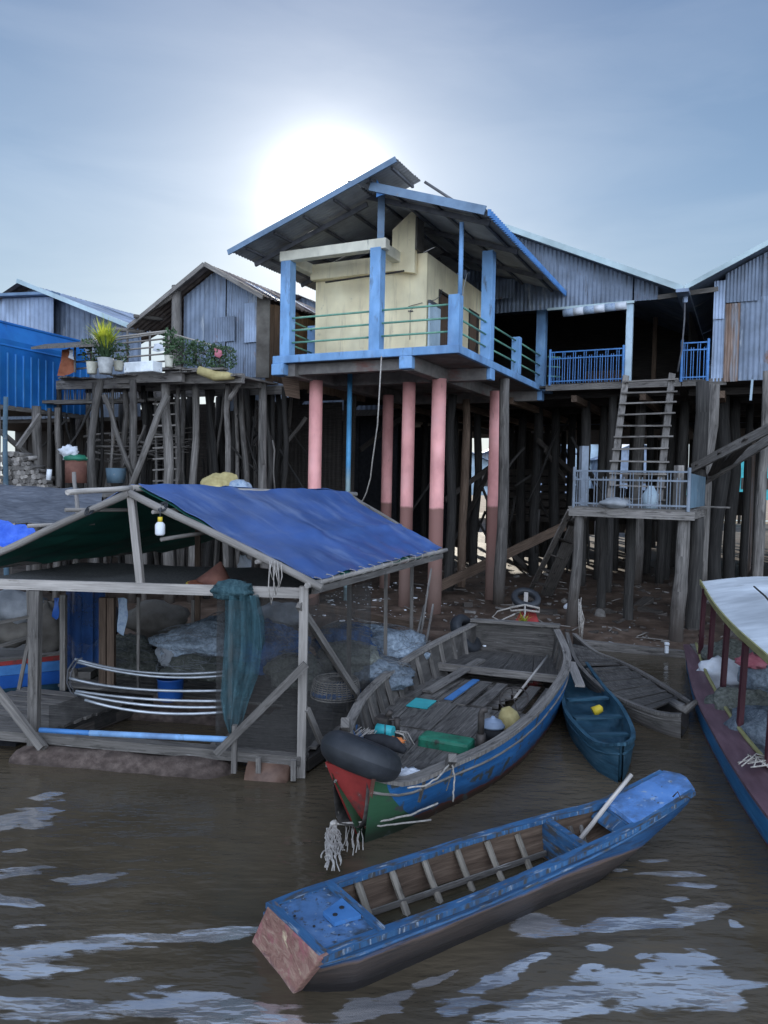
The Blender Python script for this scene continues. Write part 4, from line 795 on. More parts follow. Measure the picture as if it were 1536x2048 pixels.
for px, y0_, y1_ in ((150, 745, 690), (182, 745, 690), (255, 740, 662), (300, 735, 662), (338, 735, 660), (392, 730, 690), (440, 735, 698)):
    m = MB(); m.tube([PD(px, y0_, 16.8), PD(px, y1_, 16.8)], .025, 6); m.build('fence_post', 'wood_grey', hl)
m = MB(); m.slab([[PD(62, 694, 16.6), PD(90, 688, 18.2)], [PD(200, 688, 16.2), PD(215, 680, 18.0)]], (0, 0, 1), .05); m.build('lean_roof', 'wood_grey', hl)
# lower balcony with pale pickets
m = MB(); m.bar(PD(85, 806, 18.6), PD(345, 800, 18.2), .5, .07); m.bar(PD(110, 806, 18.2), PD(290, 802, 17.8), .1, .06); m.build('lower_deck', 'wood_grey', hl)
m = MB()
for k in range(26):
    x_ = 118+k*4.9+jit(1.5); m.bar(PD(x_, 800, 18.4), PD(x_+jit(1.5), 760+random.random()*12, 18.4), .022, .015, (1, 0, 0))
m.build('picket_rail', 'wood_pale', hl)
# crooked stilts
st_l = [(190, 17.6, .10), (202, 17.0, .12), (225, 17.6, .05), (266, 16.9, .115), (287, 18.0, .10), (301, 18.4, .10), (331, 16.8, .15), (357, 17.4, .07), (391, 17.0, .12), (425, 18.6, .10), (457, 16.6, .09), (492, 18, .11), (525, 16.8, .13), (537, 18.6, .13), (440, 20, .12), (380, 20, .12), (505, 19, .11), (555, 18.4, .10), (572, 20, .12), (245, 20, .11), (320, 20.5, .1), (118, 18.4, .09), (145, 20, .1)]
for px, d_, r_ in st_l: stilt(hl, px, 780, d_, r_*.74, ZD-.15, 'stilt_wood' if d_ < 17.7 else 'stilt_dark', .13, jit(.15))
random.seed(77)
for k in range(42):
    px = random.uniform(105, 590); d_ = random.uniform(17.4, 21); stilt(hl, px, 790, d_, random.uniform(.03, .08), ZD-.15, 'stilt_dark' if random.random() < .65 else 'stilt_wood', .14, jit(.3))
for k in range(22):
    px = random.uniform(120, 600); py = random.uniform(800, 930); a_ = random.uniform(-70, 70); d_ = random.uniform(17.4, 20)
    pole(PD(px, py, d_), PD(px+a_, py+random.uniform(50, 120), d_), .03, .025, .05, 6, 6).build('brace', 'stilt_dark', hl)
for (x0, y0_, x1, y1_, d_, r_) in ((208, 790, 268, 955, 16.8, .06), (335, 790, 262, 975, 16.5, .08), (290, 850, 245, 935, 17.4, .03), (520, 800, 527, 930, 16.3, .03), (480, 765, 460, 800, 16.4, .06), (545, 880, 550, 985, 17, .02), (612, 835, 560, 905, 19, .05)):
    pole(PD(x0, y0_, d_), PD(x1, y1_, d_), r_, r_*.9, .05, 6, 7).build('brace', 'stilt_wood', hl)
m = MB(); tin(m, H(0, 5.0, 0), -E1, V((0, 0, 1)), -9.5, -4.9, -.1, 5.2, .14, .01, .7, .2); tin(m, H(0, 4.6, 0), -E1, V((0, 0, 1)), -12.5, -9.4, -.1, 5.2, .14, .01, .7, .2); m.build('shade_backing', 'wood_dark', hl)  # dark sheets added to close bright gaps, standing in for shade
lad = thing('ladder', PD(335, 980, 18), 'dark home-made ladder under the plant deck between crooked stilts', 'ladder')
for x_ in (311, 352):
    m = MB(); m.bar(PD(x_, 800, 18.0), PD(x_+2, 1000, 17.2), .05, .07); m.build('stringer', 'wood_grey', lad)
for k in range(9):
    m = MB(); m.bar(PD(306, 808+k*22, 17.9-k*.08), PD(358, 806+k*22, 17.9-k*.08), .06, .035); m.build('rung', 'wood_pale', lad)
# flower pots etc.
def pot(px, py, d_, r_, h_, mt, nm='flower_pot'):
    p = PD(px, py, d_); m = MB(); m.tube([p, p+V((0, 0, h_*.1)), p+V((0, 0, h_)), p+V((0, 0, h_)), p+V((0, 0, h_*.85))], [r_*.75, r_*.8, r_, r_*.88, r_*.8], 16); return p, m
def leaves(m, c, rad, n, size, up=.4, arch=False):
    for k in range(n):
        if arch:
            a = random.random()*6.28; t_ = random.random()**.6; L_ = rad*random.uniform(.75, 1.15); w_ = size
            d = V((math.cos(a)*t_*.75, math.sin(a)*t_*.75, 1)).normalized(); side = d.cross(V((0, 0, 1)) if abs(d.z) < .95 else V((1, 0, 0))).normalized()*w_; p0_ = c+V((jit(.06), jit(.06), 0)); P_ = []
            for j in range(5):
                s_ = j/4; q = p0_+d*L_*s_+V((0, 0, -.35*L_*t_*s_*s_)); ww = side*(1-s_*.85); P_.append([q-ww, q+ww])
            m.grid(P_, smooth=False)
        else:
            d = V((jit(1), jit(1), jit(1))); 
            if d.length > 1: d.normalize()
            p = c+V((d.x*rad.x, d.y*rad.y, d.z*rad.z)); a = V((jit(1), jit(1), jit(1)+up)).normalized()*size*random.uniform(.6, 1.3); b_ = a.cross(V((jit(1), jit(1), jit(1)))).normalized()*size*.32
            m.add([p, p+a*.5+b_, p+a, p+a*.5-b_], [(0, 1, 2, 3)], [[(0, 0), (1, 0), (1, 1), (0, 1)]])
def plant(px, py, d_, r_, h_, pmt, lab, kind, rad=None, n=120, size=.06, lmt='leaf_green'):
    p, m = pot(px, py, d_, r_, h_, pmt); t_ = thing('potted_plant', p, lab, 'potted plant', 'potted plants on the plant deck'); m.build('pot', pmt, t_)
    m = MB(); c_ = p+V((0, 0, h_*.9))
    if kind == 'arch': leaves(m, c_, rad, n, size, arch=True)
    else: leaves(m, c_+V((0, 0, rad.z)), rad, n, size)
    m.build('foliage', lmt, t_)
    return t_, c_
t_, c_ = plant(211, 748, 16.3, .17, .34, 'pot_cement', 'spiky lime green plant in the large grey pot on the plant deck', 'arch', .66, 110, .022, 'leaf_green')
m = MB(); leaves(m, c_+V((0, 0, .22)), .72, 130, .024, arch=True); m.build('foliage', 'leaf_lime', t_)
plant(184, 748, 16.6, .125, .26, 'pot_cream', 'leafy plant in the cream pot left of the spiky lime plant', 'l', V((.24, .2, .28)), 160, .08, 'leaf_green')
plant(237, 742, 16.7, .11, .22, 'pot_cream', 'small bushy plant in a pale pot right of the spiky lime plant', 'l', V((.26, .2, .22)), 170, .07, 'leaf_green')
plant(338, 735, 16.1, .10, .25, 'pot_cream', 'tall leafy plant in a cream pot beside the fence corner post', 'l', V((.2, .15, .3)), 110, .10, 'leaf_green')
for (px, py, d_, rx, rz_, lab) in ((365, 735, 16.2, .3, .3, 'feathery green bush nearest the fence corner on the plant deck'), (405, 738, 16.2, .34, .28, 'dark green bush in the middle of the right part of the plant deck'), (443, 742, 16.1, .3, .26, 'sprawling bush at the right end of the plant deck by the tin wall')):
    p = PD(px, py, d_); t_ = thing('shrub', p, lab, 'shrub', 'bushes on the plant deck')
    m = MB(); leaves(m, p+V((0, 0, rz_)), V((rx*1.1, .25, rz_*1.05)), 560, .06); leaves(m, p+V((-.1, 0, rz_*1.7)), V((rx*.5, .15, rz_*.5)), 120, .06); m.build('foliage', 'leaf_green', t_)
    m = MB()
    for k in range(7): m.tube([p, p+V((jit(rx*.5), jit(.1), rz_)), p+V((jit(rx), jit(.2), rz_*1.6))], .006, 5)
    m.build('stem', 'stilt_wood', t_)
p = PD(286, 745, 15.95); m = MB(); m.obox(p+V((0, 0, .1)), E1*-.40, E2*.15, V((0, 0, .11))); o = m.build('planter_trough', 'foam_white', bevel=.02); tag(o, 'long white dirty foam trough on the edge of the plant deck', 'planter')
m = MB(); p = PD(430, 752, 15.9); m.tube([p+V((-.35, 0, .12)), p, p+V((.28, -.05, 0)), p+V((.42, -.05, -.02))], [.09, .11, .09, .05], 10); o = m.build('rolled_mat', 'sack_yellow'); tag(o, 'tan rolled mat lying at the right end of the plant deck', 'rolled mat')
def cloth(pxs, d_, mt, lab, nm, cat, grp=None, dz=.05):
    """hanging cloth through pixel-measured corner columns: list of (x_top,y_top,x_bot,y_bot)"""
    P_ = []
    n = len(pxs)
    for i, (xt, yt, xb, yb) in enumerate(pxs):
        a, b_ = PD(xt, yt, d_+.03*math.sin(i*2.1)), PD(xb, yb, d_+dz*math.sin(i*1.7+1)); P_.append([a.lerp(b_, j/5)+V((0, dz*.6*math.sin(i*1.9+j), 0)) for j in range(6)])
    m = MB(); m.slab(P_, (0, 1, 0), .006); o = m.build(nm, mt); return tag(o, lab, cat, grp)
cloth([(124, 700, 116, 752), (132, 698, 126, 752), (140, 696, 140, 748), (144, 700, 150, 744)], 16.9, 'cloth_orange', 'orange cloth hanging at the left end of the plant deck', 'cloth', 'cloth')
cloth([(138, 700, 138, 716), (146, 698, 148, 720)], 16.7, 'cloth_white', 'small pale cloth hanging beside the orange cloth', 'cloth', 'cloth')
cloth([(308, 688, 306, 702), (316, 686, 316, 704), (326, 690, 328, 700)], 16.0, 'cloth_white', 'white striped garment hung on the plant deck rail near the corner post', 'garment', 'garment')
cloth([(428, 696, 430, 712), (436, 698, 438, 716), (444, 702, 444, 710)], 15.9, 'cloth_pink', 'pink garment hung on the plant deck rail at its right end', 'garment', 'garment')
# hanging bark board & bush under slab
m = MB(); m.slab([[PD(560, 742, 17), PD(572, 792, 17)], [PD(598, 748, 17.2), PD(600, 798, 17.2)]], (0, 1, 0), .03); m.build('hanging_board', 'wood_brown', hl)

# ---------------------------------------------------------------- blue tin house (far left) and grey gable behind it
hb = thing('stilt_house', V((-9.5, 17, .1)), 'bright blue ribbed tin house at the left edge on thin stilts', 'house')
A = V((-9.75, 14.7, 0)); dE = V((.37, 1, 0)).normalized(); nE = V((dE.y, -dE.x, 0))
m = MB(); m.obox(A+dE*2.75+V((0, 0, 5.3)), dE*2.75, nE*.03, V((0, 0, .75))); m.build('wall', 'tin_blue', hb)
m = MB()
for k in range(24): p = A+dE*(.1+k*.23)+nE*.035; m.bar(p+V((0, 0, 4.52)), p+V((0, 0, 5.75)), .03, .03, dE)
m.build('wall_rib', 'rib_blue', hb)
m = MB(); m.prism([A+V((0, 0, 5.9))+nE*.05, A+dE*5.5+V((0, 0, 5.9))+nE*.05, A+dE*5.5+V((0, 0, 6.52))-nE*.25, A+V((0, 0, 6.52))-nE*.25], nE*-.03); m.build('upper_wall', 'tin_blue', hb)
m = MB(); m.obox(A+dE*2.75-nE*2.6+V((0, 0, 4.6)), dE*2.7, nE*2.5, V((0, 0, .06))); m.build('floor', 'wood_dark', hb)
m = MB(); m.slab([[A-dE*.2-nE*.2+V((0, 0, 6.5)), A-dE*.2-nE*5+V((0, 0, 7.2))], [A+dE*5.6-nE*.2+V((0, 0, 6.5)), A+dE*5.6-nE*5+V((0, 0, 7.2))]], (0, 0, 1), .04); m.build('roof', 'tin_blue', hb)
for (px, d_, r_, mt) in ((12, 15.5, .05, 'panel_blue'), (73, 17.5, .11, 'stilt_wood'), (99, 18, .05, 'stilt_wood'), (115, 17.8, .07, 'stilt_wood'), (-10, 15, .1, 'stilt_wood')): stilt(hb, px, 850, d_, r_, 4.55, mt, .03)
m = MB(); m.bar(A+nE*.0+V((0, 0, 4.5)), A+dE*5.4+V((0, 0, 4.48)), .1, .1); m.build('floor_beam', 'wood_grey', hb)
for (x0, y0_, x1, y1_) in ((0, 862, 65, 918), (35, 895, 80, 830)):
    m = MB(); m.bar(PD(x0, y0_, 16.3), PD(x1, y1_, 17.0), .06, .1); m.build('brace', 'wood_grey', hb)
shade_boards(hb, 9.6, 19.0, 5.2, -.1, 4.9, 0, 'wood_dark')  # added dark backing that shuts out the bright sky below the house
hg = thing('stilt_house', H(13, 3, .1), 'grey gabled house with brown tiled roof behind the bright blue tin house', 'house')
def zg(u): return 8.5-.37*abs(u-14.1)
m = MB(); tin(m, H(0, 2.0, 0), -E1, V((0, 0, 1)), -19, -9.9, 4.6, lambda s: zg(-s)-.05, .2, .012, .9, .01); m.build('gable_wall', 'tin_grey', hg)
m = MB(); tin(m, H(0, 1.7, 0), -E1, V((0, 0, 1)), -18.5, -12.9, 4.8, lambda s: 8.03+.06*(-s-13), .18, .012, .9, .01); m.build('wall_sheet', 'tin_pale', hg)
m = MB(); m.bar(H(12.7, 1.6, 8.06), H(18.5, 1.6, 8.42), .3, .08); m.build('lean_roof', 'roof_edge', hg)
slope_roof(hg, zg, 9.8, 14.1, 1.5, 8, 'tin_pale', 0, .2); slope_roof(hg, zg, 19, 14.1, 1.5, 8, 'roof_old', 0, .2)
m = MB(); m.bar(H(9.8, 1.45, zg(9.8)+.02), H(14.1, 1.45, zg(14.1)+.02), .05, .12); m.build('verge_trim', 'fascia_pale', hg)
for q in ((10.5, 3), (12.5, 3), (14.5, 3), (11.5, 6), (14, 6), (16, 4.5)): hstilt(hg, q[0], q[1], .12, 4.7)
m = MB(); hbox(m, 10, 19, 2.1, 7.8, 4.5, 4.7); m.build('floor', 'wood_dark', hg)

# ---------------------------------------------------------------- firewood, branches, drums on the bank (left)
k = 0
for j in range(8):
    for i in range(12 - j):
        px = 2+i*8.2+(j % 2)*4+jit(1.5); py = 972-j*9.0+jit(1.5); a = PD(px, py, 15.6+jit(.05)); L_ = random.uniform(.45, .6)
        dd = V((jit(.35), 1, jit(.12))).normalized()*L_; m = MB(); r_ = random.uniform(.04, .062)
        P_, R_ = crooked(a, a+dd, r_, r_*.9, .02, 4); m.tube(P_, R_, 7); o = m.build('firewood_log', random.choice(['wood_pale', 'stilt_wood', 'wood_grey']))
        tag(o, 'split log in the firewood stack below the bright blue tin house', 'log', 'logs of the firewood stack'); k += 1
m = MB(); m.slab([[PD(-30, 985, 15.2), PD(-30, 975, 16.8)], [PD(330, 990, 15.2), PD(330, 980, 16.8)]], (0, 0, 1), .06); sp = thing('bank_stage', PD(100, 1000, 16), 'low plank stage on the left bank carrying the firewood and red drum', 'platform'); m.build('deck', 'wood_grey', sp)
for px in (20, 110, 190, 290): p = PD(px, 1000, 15.6); pole(V((p.x, p.y, -.2)), V((p.x, p.y, p.z+.1)), .06, .05, .02).build('post', 'stilt_wood', sp)
for k in range(46):
    a = PD(random.uniform(150, 330), random.uniform(868, 925), random.uniform(17.6, 19)); an = jit(.5); L_ = random.uniform(.5, 1.5)
    b_ = a+V((math.cos(an)*L_, jit(.3), math.sin(an)*L_*.5)); P_, R_ = crooked(a, b_, random.uniform(.014, .04), .01, .12, 6); m = MB(); m.tube(P_, R_, 6)
    o = m.build('branch', 'stilt_wood'); tag(o, 'dry crooked branch in the tangled heap behind the stilts of the plant deck', 'branch', 'branches of the brushwood heap')
p = PD(152, 966, 16.0); t_ = thing('drum', p, 'rusty red drum under the plant deck with a pale cloth on its green lid', 'drum')
m = MB(); m.tube([p, p+V((0, 0, .5))], .22, 20); m.build('body', 'clay', t_)
m = MB(); m.blob(p+V((0, 0, .52)), (.25, .25, .09), .15, 2, seed=2); m.build('lid', 'green_paint', t_)
m = MB(); m.blob(p+V((-.12, -.05, .66)), (.18, .1, .13), .7, 2.5, seed=9); o = m.build('cloth', 'cloth_white'); tag(o, 'crumpled pale cloth on top of the rusty red drum', 'cloth')
p = PD(232, 966, 17.2); m = MB(); m.tube([p, p+V((0, 0, .34)), p+V((0, 0, .34)), p+V((0, 0, .3))], [.2, .23, .21, .19], 18); o = m.build('bucket', 'panel_blue'); tag(o, 'blue-green bucket between the crooked stilts right of the red drum', 'bucket')
m = MB(); m.blob(PD(440, 972, 15.6), (.40, .3, .27), .3, 1.5, seed=5); o = m.build('sack', 'sack_yellow'); tag(o, 'large yellow sack slumped behind the blue tarp under the plant deck', 'sack', None)
m = MB(); m.blob(PD(480, 976, 15.5), (.26, .25, .17), .25, 2.0, seed=8); o = m.build('sack', 'sack_blue'); tag(o, 'blue and white patterned sack just right of the yellow one', 'sack')
m = MB(); p = PD(97, 960, 15.4); m.tube([p, p+V((.02, 0, .22))], .05, 10); o = m.build('bottle', 'white_plastic'); tag(o, 'white bottle at the right end of the firewood stack', 'bottle')
# ---------------------------------------------------------------- floating shelter with the blue tarp
mat('tarp_blue', [(.3, (.035, .08, .24)), (.55, (.05, .11, .31)), (.8, (.10, .17, .38))], 'UV', (2.2, 1.4, 1), rough=.36, spec=.9, bump=.5, trans=.12, stain=[((.20, .26, .43), (3.5, .9, 1), .52, .80), ((.03, .05, .14), (3, 9, 1), .62, .72), ((.30, .33, .40), (16, 16, 1), .70, .72)])
mat('tarp_green', [(.3, (.012, .085, .065)), (.7, (.025, .14, .10))], sc=(2, 2, 2), rough=.6, bump=.4, trans=.2)
TRp = PZ(603, 1522, .16); TLp = PZ(72, 1480, .16); aD = (TLp-TRp); aD.z = 0; aLen = aD.length; aD.normalize(); bD = V((.405, .914, 0)).normalized()
def T(s, t_, z): return V((TRp.x, TRp.y, 0))+aD*s+bD*t_+V((0, 0, z))
fs = thing('floating_shelter', T(1.4, 1.5, 0), 'floating wooden shelter with a blue tarp roof, green underneath, moored at the left', 'floating shelter')
def fbar(a, b_, w_, h_, mt='wood_grey', nm='beam', up=(0, 0, 1)): m = MB(); m.bar(a, b_, w_, h_, up); return m.build(nm, mt, fs)
def fpole(a, b_, r_, mt='wood_pale', nm='pole', amp=.03, r2=None, n=7): return pole(a, b_, r_, r2 or r_, amp, n, 8).build(nm, mt, fs)
RF, RB = PD(262, 976, 7.85), PD(694, 988, 11.2); EF, EB = PD(625, 1166, 7.35), PD(884, 1102, 10.9)
LF = PD(-80, 1140, 8.5); LB = LF+bD*3.9; LB.z = LF.z-.02
SS = 2.9
fbar(T(0, 0, .17), T(4.6, -.02, .22), .12, .10, nm='base_beam'); fbar(T(0, .13, .16), T(4.6, .1, .19), .10, .05, nm='base_beam')
fbar(T(-.04, 0, 1.86), T(4.4, 0, 1.80), .045, .105, 'wood_pale', 'tie_beam')
fbar(T(0, 0, .0), T(0, 0, 1.93), .085, .085, 'wood_pale', 'post', (1, 0, 0)); fbar(T(aLen, -.03, .1), T(aLen, 0, 1.76), .10, .10, 'wood_grey', 'post', (1, 0, 0))
a = PD(282, 1176, 7.75); fbar(a, RF+V((0, 0, -.05)), .085, .07, 'wood_pale', 'ridge_post', (1, 0, 0))
fpole(RF+(RF-RB).normalized()*.75+V((0, 0, -.06)), RF+V((0, 0, 0)), .028, nm='ridge_pole'); fpole(RF, RB+(RB-RF)*.06, .035, nm='ridge_pole')
fpole(RF+V((0, -.05, -.05)), LF, .042, nm='rafter', amp=.03, n=9); fpole(RF+V((0, -.05, -.05)), EF+(EF-RF)*.05, .042, nm='rafter', amp=.03, n=9)
fpole(RB, EB, .03, 'wood_grey', 'rafter'); fpole(RB, LB, .03, 'wood_grey', 'rafter')
fpole(EF+V((-.05, -.05, -.02)), EB+(EB-EF)*.05, .030, nm='eave_pole', n=11, amp=.035); fbar(EF+V((0, .1, -.09)), EB+V((0, 0, -.07)), .04, .07, 'wood_grey', 'eave_beam'); fpole(LF, LB, .03, 'wood_grey', 'eave_pole')
for px, py, d_ in ((305, 1024, 7.75), (322, 1079, 7.68), (512, 1124, 7.45), (130, 1020, 7.9), (55, 1052, 8.1)):
    p = PD(px, py, d_); fpole(p, p+V((.36 if px > 200 else .55, .45, .02+jit(.03))), .022, nm='purlin_pole', amp=.02, n=4)
for p in (RF, PD(327, 1008, 7.7), PD(180, 1016, 7.9)):
    m = MB(); 
    for k in range(3): m.tube([p+V((math.cos(q)*.03-.02+k*.015, math.sin(q)*.05, math.sin(q)*.048-.03))+V((0, 0, k*.004)) for q in [i*6.283/8 for i in range(9)]], .006, 5)
    m.build('lashing', 'rubber', fs)
# tarp (top) and lining
def tarp(nm, A, B, C, D, mt, dz, sag, wr, n=48, k_=8, th=.006):
    """A-B ridge (front to back), D-C eave (front to back)"""
    P_ = []
    for i in range(n+1):
        row = []
        for j in range(n+1):
            s_, q = i/n, j/n; p = A.lerp(B, s_).lerp(D.lerp(C, s_), q)
            z_ = -sag*math.sin(math.pi*q)*(.6+.4*abs(math.sin(math.pi*s_*2.0)))+wr*mnoise.noise(V((s_*3+k_, q*2, 1)))+wr*.5*mnoise.noise(V((s_*2, q*9+k_, 2)))+wr*.35*mnoise.noise(V((s_*11, q*3, 7)))
            z_ += .018*max(0, 1-abs(s_-.36-.1*q)*26)+.018*max(0, 1-abs(q-.52-.05*s_)*30)+.014*max(0, 1-abs(s_-.72+.06*q)*26); z_ -= .03*abs(math.sin(s_*math.pi*5))*q; z_ += .02*mnoise.noise(V((s_*14+q*5, q*3-s_*6, 9)))*(.4+q)
            e = .02*mnoise.noise(V((s_*8, q*8, k_)))
            row.append(p+V((e if j in (0, n) else 0, e, z_+dz)))
        P_.append(row)
    m = MB(); m.slab(P_, (0, 0, 1), th); return m.build(nm, mt, fs)
ov = (RF-RB).normalized()
A_, B_, C_, D_ = RF+ov*-.06+V((.03, 0, .03)), RB+V((0, 0, .02)), EB+V((0, 0, .03)), EF+V((0, .03, .03))
tarp('tarp', A_, B_, C_, D_, 'tarp_blue', .02, .05, .05)
tarp('tarp_lining', A_, B_, C_, D_, 'tarp_green', -.012, .05, .05)
A2, B2, C2, D2 = RF+V((-.02, .08, .02)), RB+V((-.02, 0, .02)), LB+V((0, 0, .02)), LF+V((0, .08, .02))
tarp('tarp', A2, B2, C2, D2, 'tarp_blue', .02, .08, .05, k_=3); tarp('tarp_lining', A2, B2, C2, D2, 'tarp_green', -.012, .08, .05, k_=3)
for k in range(15):
    p = EF.lerp(EB, .03+k*.067)+V((-.03, -.01, .045)); m = MB(); m.tube([p+V((.012*math.cos(q), .012*math.sin(q), 0)) for q in [6.283*i/8 for i in range(8)]], .004, 4, closed=True)
    m.tube([p, p+V((.06, -.02, -.01)), p+V((.07, -.02, -.06)), p+V((.02, 0, -.09))], .004, 4); m.build('tie_cord', 'rope', fs)
# side posts and braces
for px, yb, yt, d_, w_, mt in ((697, 1432, 1160, 8.9, .055, 'wood_grey'), (770, 1382, 1137, 10.0, .05, 'wood_grey'), (822, 1345, 1120, 10.9, .05, 'wood_grey'), (127, 1345, 1190, 9.6, .07, 'wood_grey'), (207, 1332, 1195, 9.8, .09, 'wood_brown'), (223, 1332, 1195, 9.75, .09, 'wood_brown'), (277, 1312, 1195, 9.6, .035, 'wood_grey'), (386, 1268, 1200, 11, .045, 'wood_grey'), (396, 1200, 1040, 10.6, .07, 'wood_brown'), (462, 1290, 1200, 8.6, .05, 'wood_pale')):
    a, b_ = PD(px, yb, d_), PD(px+ (2 if px > 600 else 0), yt, d_); fbar(V((a.x, a.y, min(a.z, .2))), b_, w_, w_, mt, 'post', (1, 0, 0))
fbar(T(.02, -.06, 1.75), PD(716, 1392, 8.6), .05, .07, 'wood_grey', 'brace'); fbar(PD(612, 1328, 7.3), PD(432, 1508, 7.25), .04, .075, 'wood_grey', 'brace')
fbar(PD(614, 1418, 7.4), PD(642, 1484, 7.6), .04, .06, 'wood_grey', 'brace'); fbar(PD(-30, 1350, 7.8), PD(84, 1496, 7.65), .05, .08, 'wood_grey', 'brace'); fbar(PD(60, 1455, 7.85), PD(92, 1496, 7.7), .04, .05, 'wood_grey', 'brace')
fbar(PD(468, 1545, 7.3), PD(470, 1450, 7.3), .06, .05, 'wood_grey', 'post', (1, 0, 0)); fbar(PD(517, 1545, 7.35), PD(517, 1515, 7.35), .05, .05, 'wood_grey', 'post', (1, 0, 0)); fbar(PD(587, 1560, 7.3), PD(587, 1520, 7.3), .06, .05, 'wood_grey', 'post', (1, 0, 0))
# decks: right strip, rear floor, left strip
m = MB()
for k in range(16): m.bar(T(.02, .16+k*.235, .20), T(1.05, .16+k*.235, .205), .215, .03)
for k in range(11): m.bar(T(1.06, 1.75+k*.16, .19), T(aLen+1.4, 1.95+k*.16, .20), .135, .03)
for k in range(9): m.bar(T(aLen-.05, .05+k*.16, .22), T(aLen+1.6, .0+k*.19, .22), .145, .03)
m.build('deck', 'wood_grey', fs)
m = MB()
for k in range(14): m.bar(T(-1.15-.05*k*.4, .9+k*.235, .12), T(.0, .9+k*.235, .16), .20, .03)
m.build('side_deck', 'wood_grey', fs)
fbar(T(.02, .1, .09), T(.05, 3.7, .09), .1, .12, 'wood_dark'); fbar(T(1.1, .1, .09), T(1.1, 3.7, .09), .1, .12, 'wood_dark'); fbar(T(aLen, .1, .09), T(aLen, 3.7, .09), .1, .12, 'wood_dark')
# well sides (dark netting hanging in the opening) and floats
m = MB()
P_ = [[T(1.12+(aLen-1.2)*i/18, 1.72+.05*mnoise.noise(V((i*.6, 0, 0))), .2-j*.12) for j in range(5)] for i in range(19)]; m.slab(P_, (0, -1, 0), .02); m.build('well_net', 'float_net', fs)
m = MB(); P_ = [[T(1.12+(aLen-1.2)*i/18, .16+.02*math.sin(i), .15-j*.10+.015*mnoise.noise(V((i*.5, j, 3)))) for j in range(5)] for i in range(19)]; m.slab(P_, (0, -1, 0), .02); m.build('well_net', 'float_net', fs)
m = MB(); m.grid([[T(1.1, .1, -.005), T(1.1, 1.8, -.005)], [T(aLen, .1, -.005), T(aLen, 1.8, -.005)]]); m.build('well_bottom', 'float_net', fs)
def floatlog(s0_, s1_, t_, r_, mt='float_net', seed=0):
    n = 34; P_ = []
    for i in range(n+1):
        s_ = s0_+(s1_-s0_)*i/n; e = min(1, (i/n)/.08, (1-i/n)/.06)**.5 if 0 < i < n else .15
        sgz = .12*abs(mnoise.noise(V((s_*1.2, seed, 0))))
        P_.append([T(s_, t_+r_*e*math.cos(q)*(1+.16*mnoise.noise(V((s_*3, q, seed)))), -.10+(r_*e*math.sin(q)*(1+.2*mnoise.noise(V((s_*2.2, q*1.5, seed+4))))) -sgz*.3) for q in [6.283*k/18 for k in range(19)]])
    m = MB(); m.grid(P_); return m.build('float', mt, fs)
floatlog(.62, 3.12, -.06, .245, seed=1); floatlog(.7, 3.1, 1.5, .2, seed=5)
m = MB(); m.tube([T(.10, .02, -.06), T(.12, .02, -.06), T(.54, .0, -.06), T(.56, .0, -.06)], [.12, .21, .21, .12], 20); m.build('float_drum', 'brown_wet', fs)
m = MB(); m.tube([T(3.35, .3, -.1), T(4.5, .3, -.1)], .16, 14); m.build('float_drum', 'skin_cloth_dark', fs)
# mesh sheets
m = MB(); P_ = [[T(-.0+(aLen+1.0)*i/22, .06+1.75*j/8, 1.84-.012*i/22-.05*math.sin(math.pi*j/8)*abs(math.sin(i*.45))+.02*mnoise.noise(V((i*.5, j*.6, 0)))+.03*j/8) for j in range(9)] for i in range(23)]; m.slab(P_, (0, 0, 1), .012); m.build('shade_mesh', 'shade_mesh', fs)
cl_ = cloth
def screen(pa, pb, za, zb_, mt, nm='net_screen', wav=.02):
    m = MB(); pa, pb = V(pa), V(pb); P_ = [[pa.lerp(pb, i/16)+V((wav*math.sin(i*1.3), wav*math.cos(i*1.9), 0))+V((0, 0, zb_+(za-zb_)*j/6-pa.lerp(pb, i/16).z)) for j in range(7)] for i in range(17)]; m.grid(P_); return m.build(nm, mt, fs)
screen(T(.04, .05, 0), T(.95, .03, 0), 1.78, .24, 'net_screen'); screen(T(.05, .08, 0), T(.06, 1.7, 0), 1.78, .24, 'net_screen')
screen(PD(130, 1300, 9.7), PD(205, 1300, 9.9), 1.75, .45, 'net_blue_screen', 'blue_mesh_screen', .03)
screen(T(aLen-.05, .1, 0), T(aLen-.05, 2.4, 0), .5, .05, 'net_screen')
# things of the shelter
m = MB()
for k in range(3):
    pass
ns_ = thing('hoop_net_frame', PD(300, 1400, 8.6), 'long frame of bowed white rods lying over the netted pool inside the shelter', 'net frame')
rods = [((150, 1318), (290, 1345), (448, 1343)), ((155, 1324), (300, 1352), (448, 1351)), ((138, 1356), (270, 1378), (445, 1381)), ((152, 1382), (290, 1398), (445, 1402)), ((150, 1386), (290, 1410), (450, 1414)), ((170, 1400), (300, 1425), (450, 1424))]
for i, (a, b_, c_) in enumerate(rods):
    d_ = 8.9-i*.14; A, B, C = PD(*a, d_), PD(*b_, d_-.1), PD(*c_, d_-.2); m = MB()
    m.tube([A*(1-q)**2+(B*2-(A+C)/2)*(2*q*(1-q))+C*q*q for q in [j/10 for j in range(11)]], .016, 7); m.build('rod', 'rod_metal', ns_)
m = MB(); m.tube([PD(x_, y_, 8.6) for x_, y_ in ((165, 1316), (148, 1322), (136, 1340), (134, 1365), (142, 1385), (165, 1398))], .010, 6); m.tube([PD(x_, y_, 8.7) for x_, y_ in ((155, 1322), (142, 1345), (140, 1368), (150, 1386))], .008, 6); m.build('end_hoop', 'purlin', ns_)
m = MB(); a, b_ = PD(80, 1460, 7.62), PD(182, 1466, 7.55); m.tube([a, b_], .026, 12); o = m.build('blue_pipe', 'paint_blue'); 
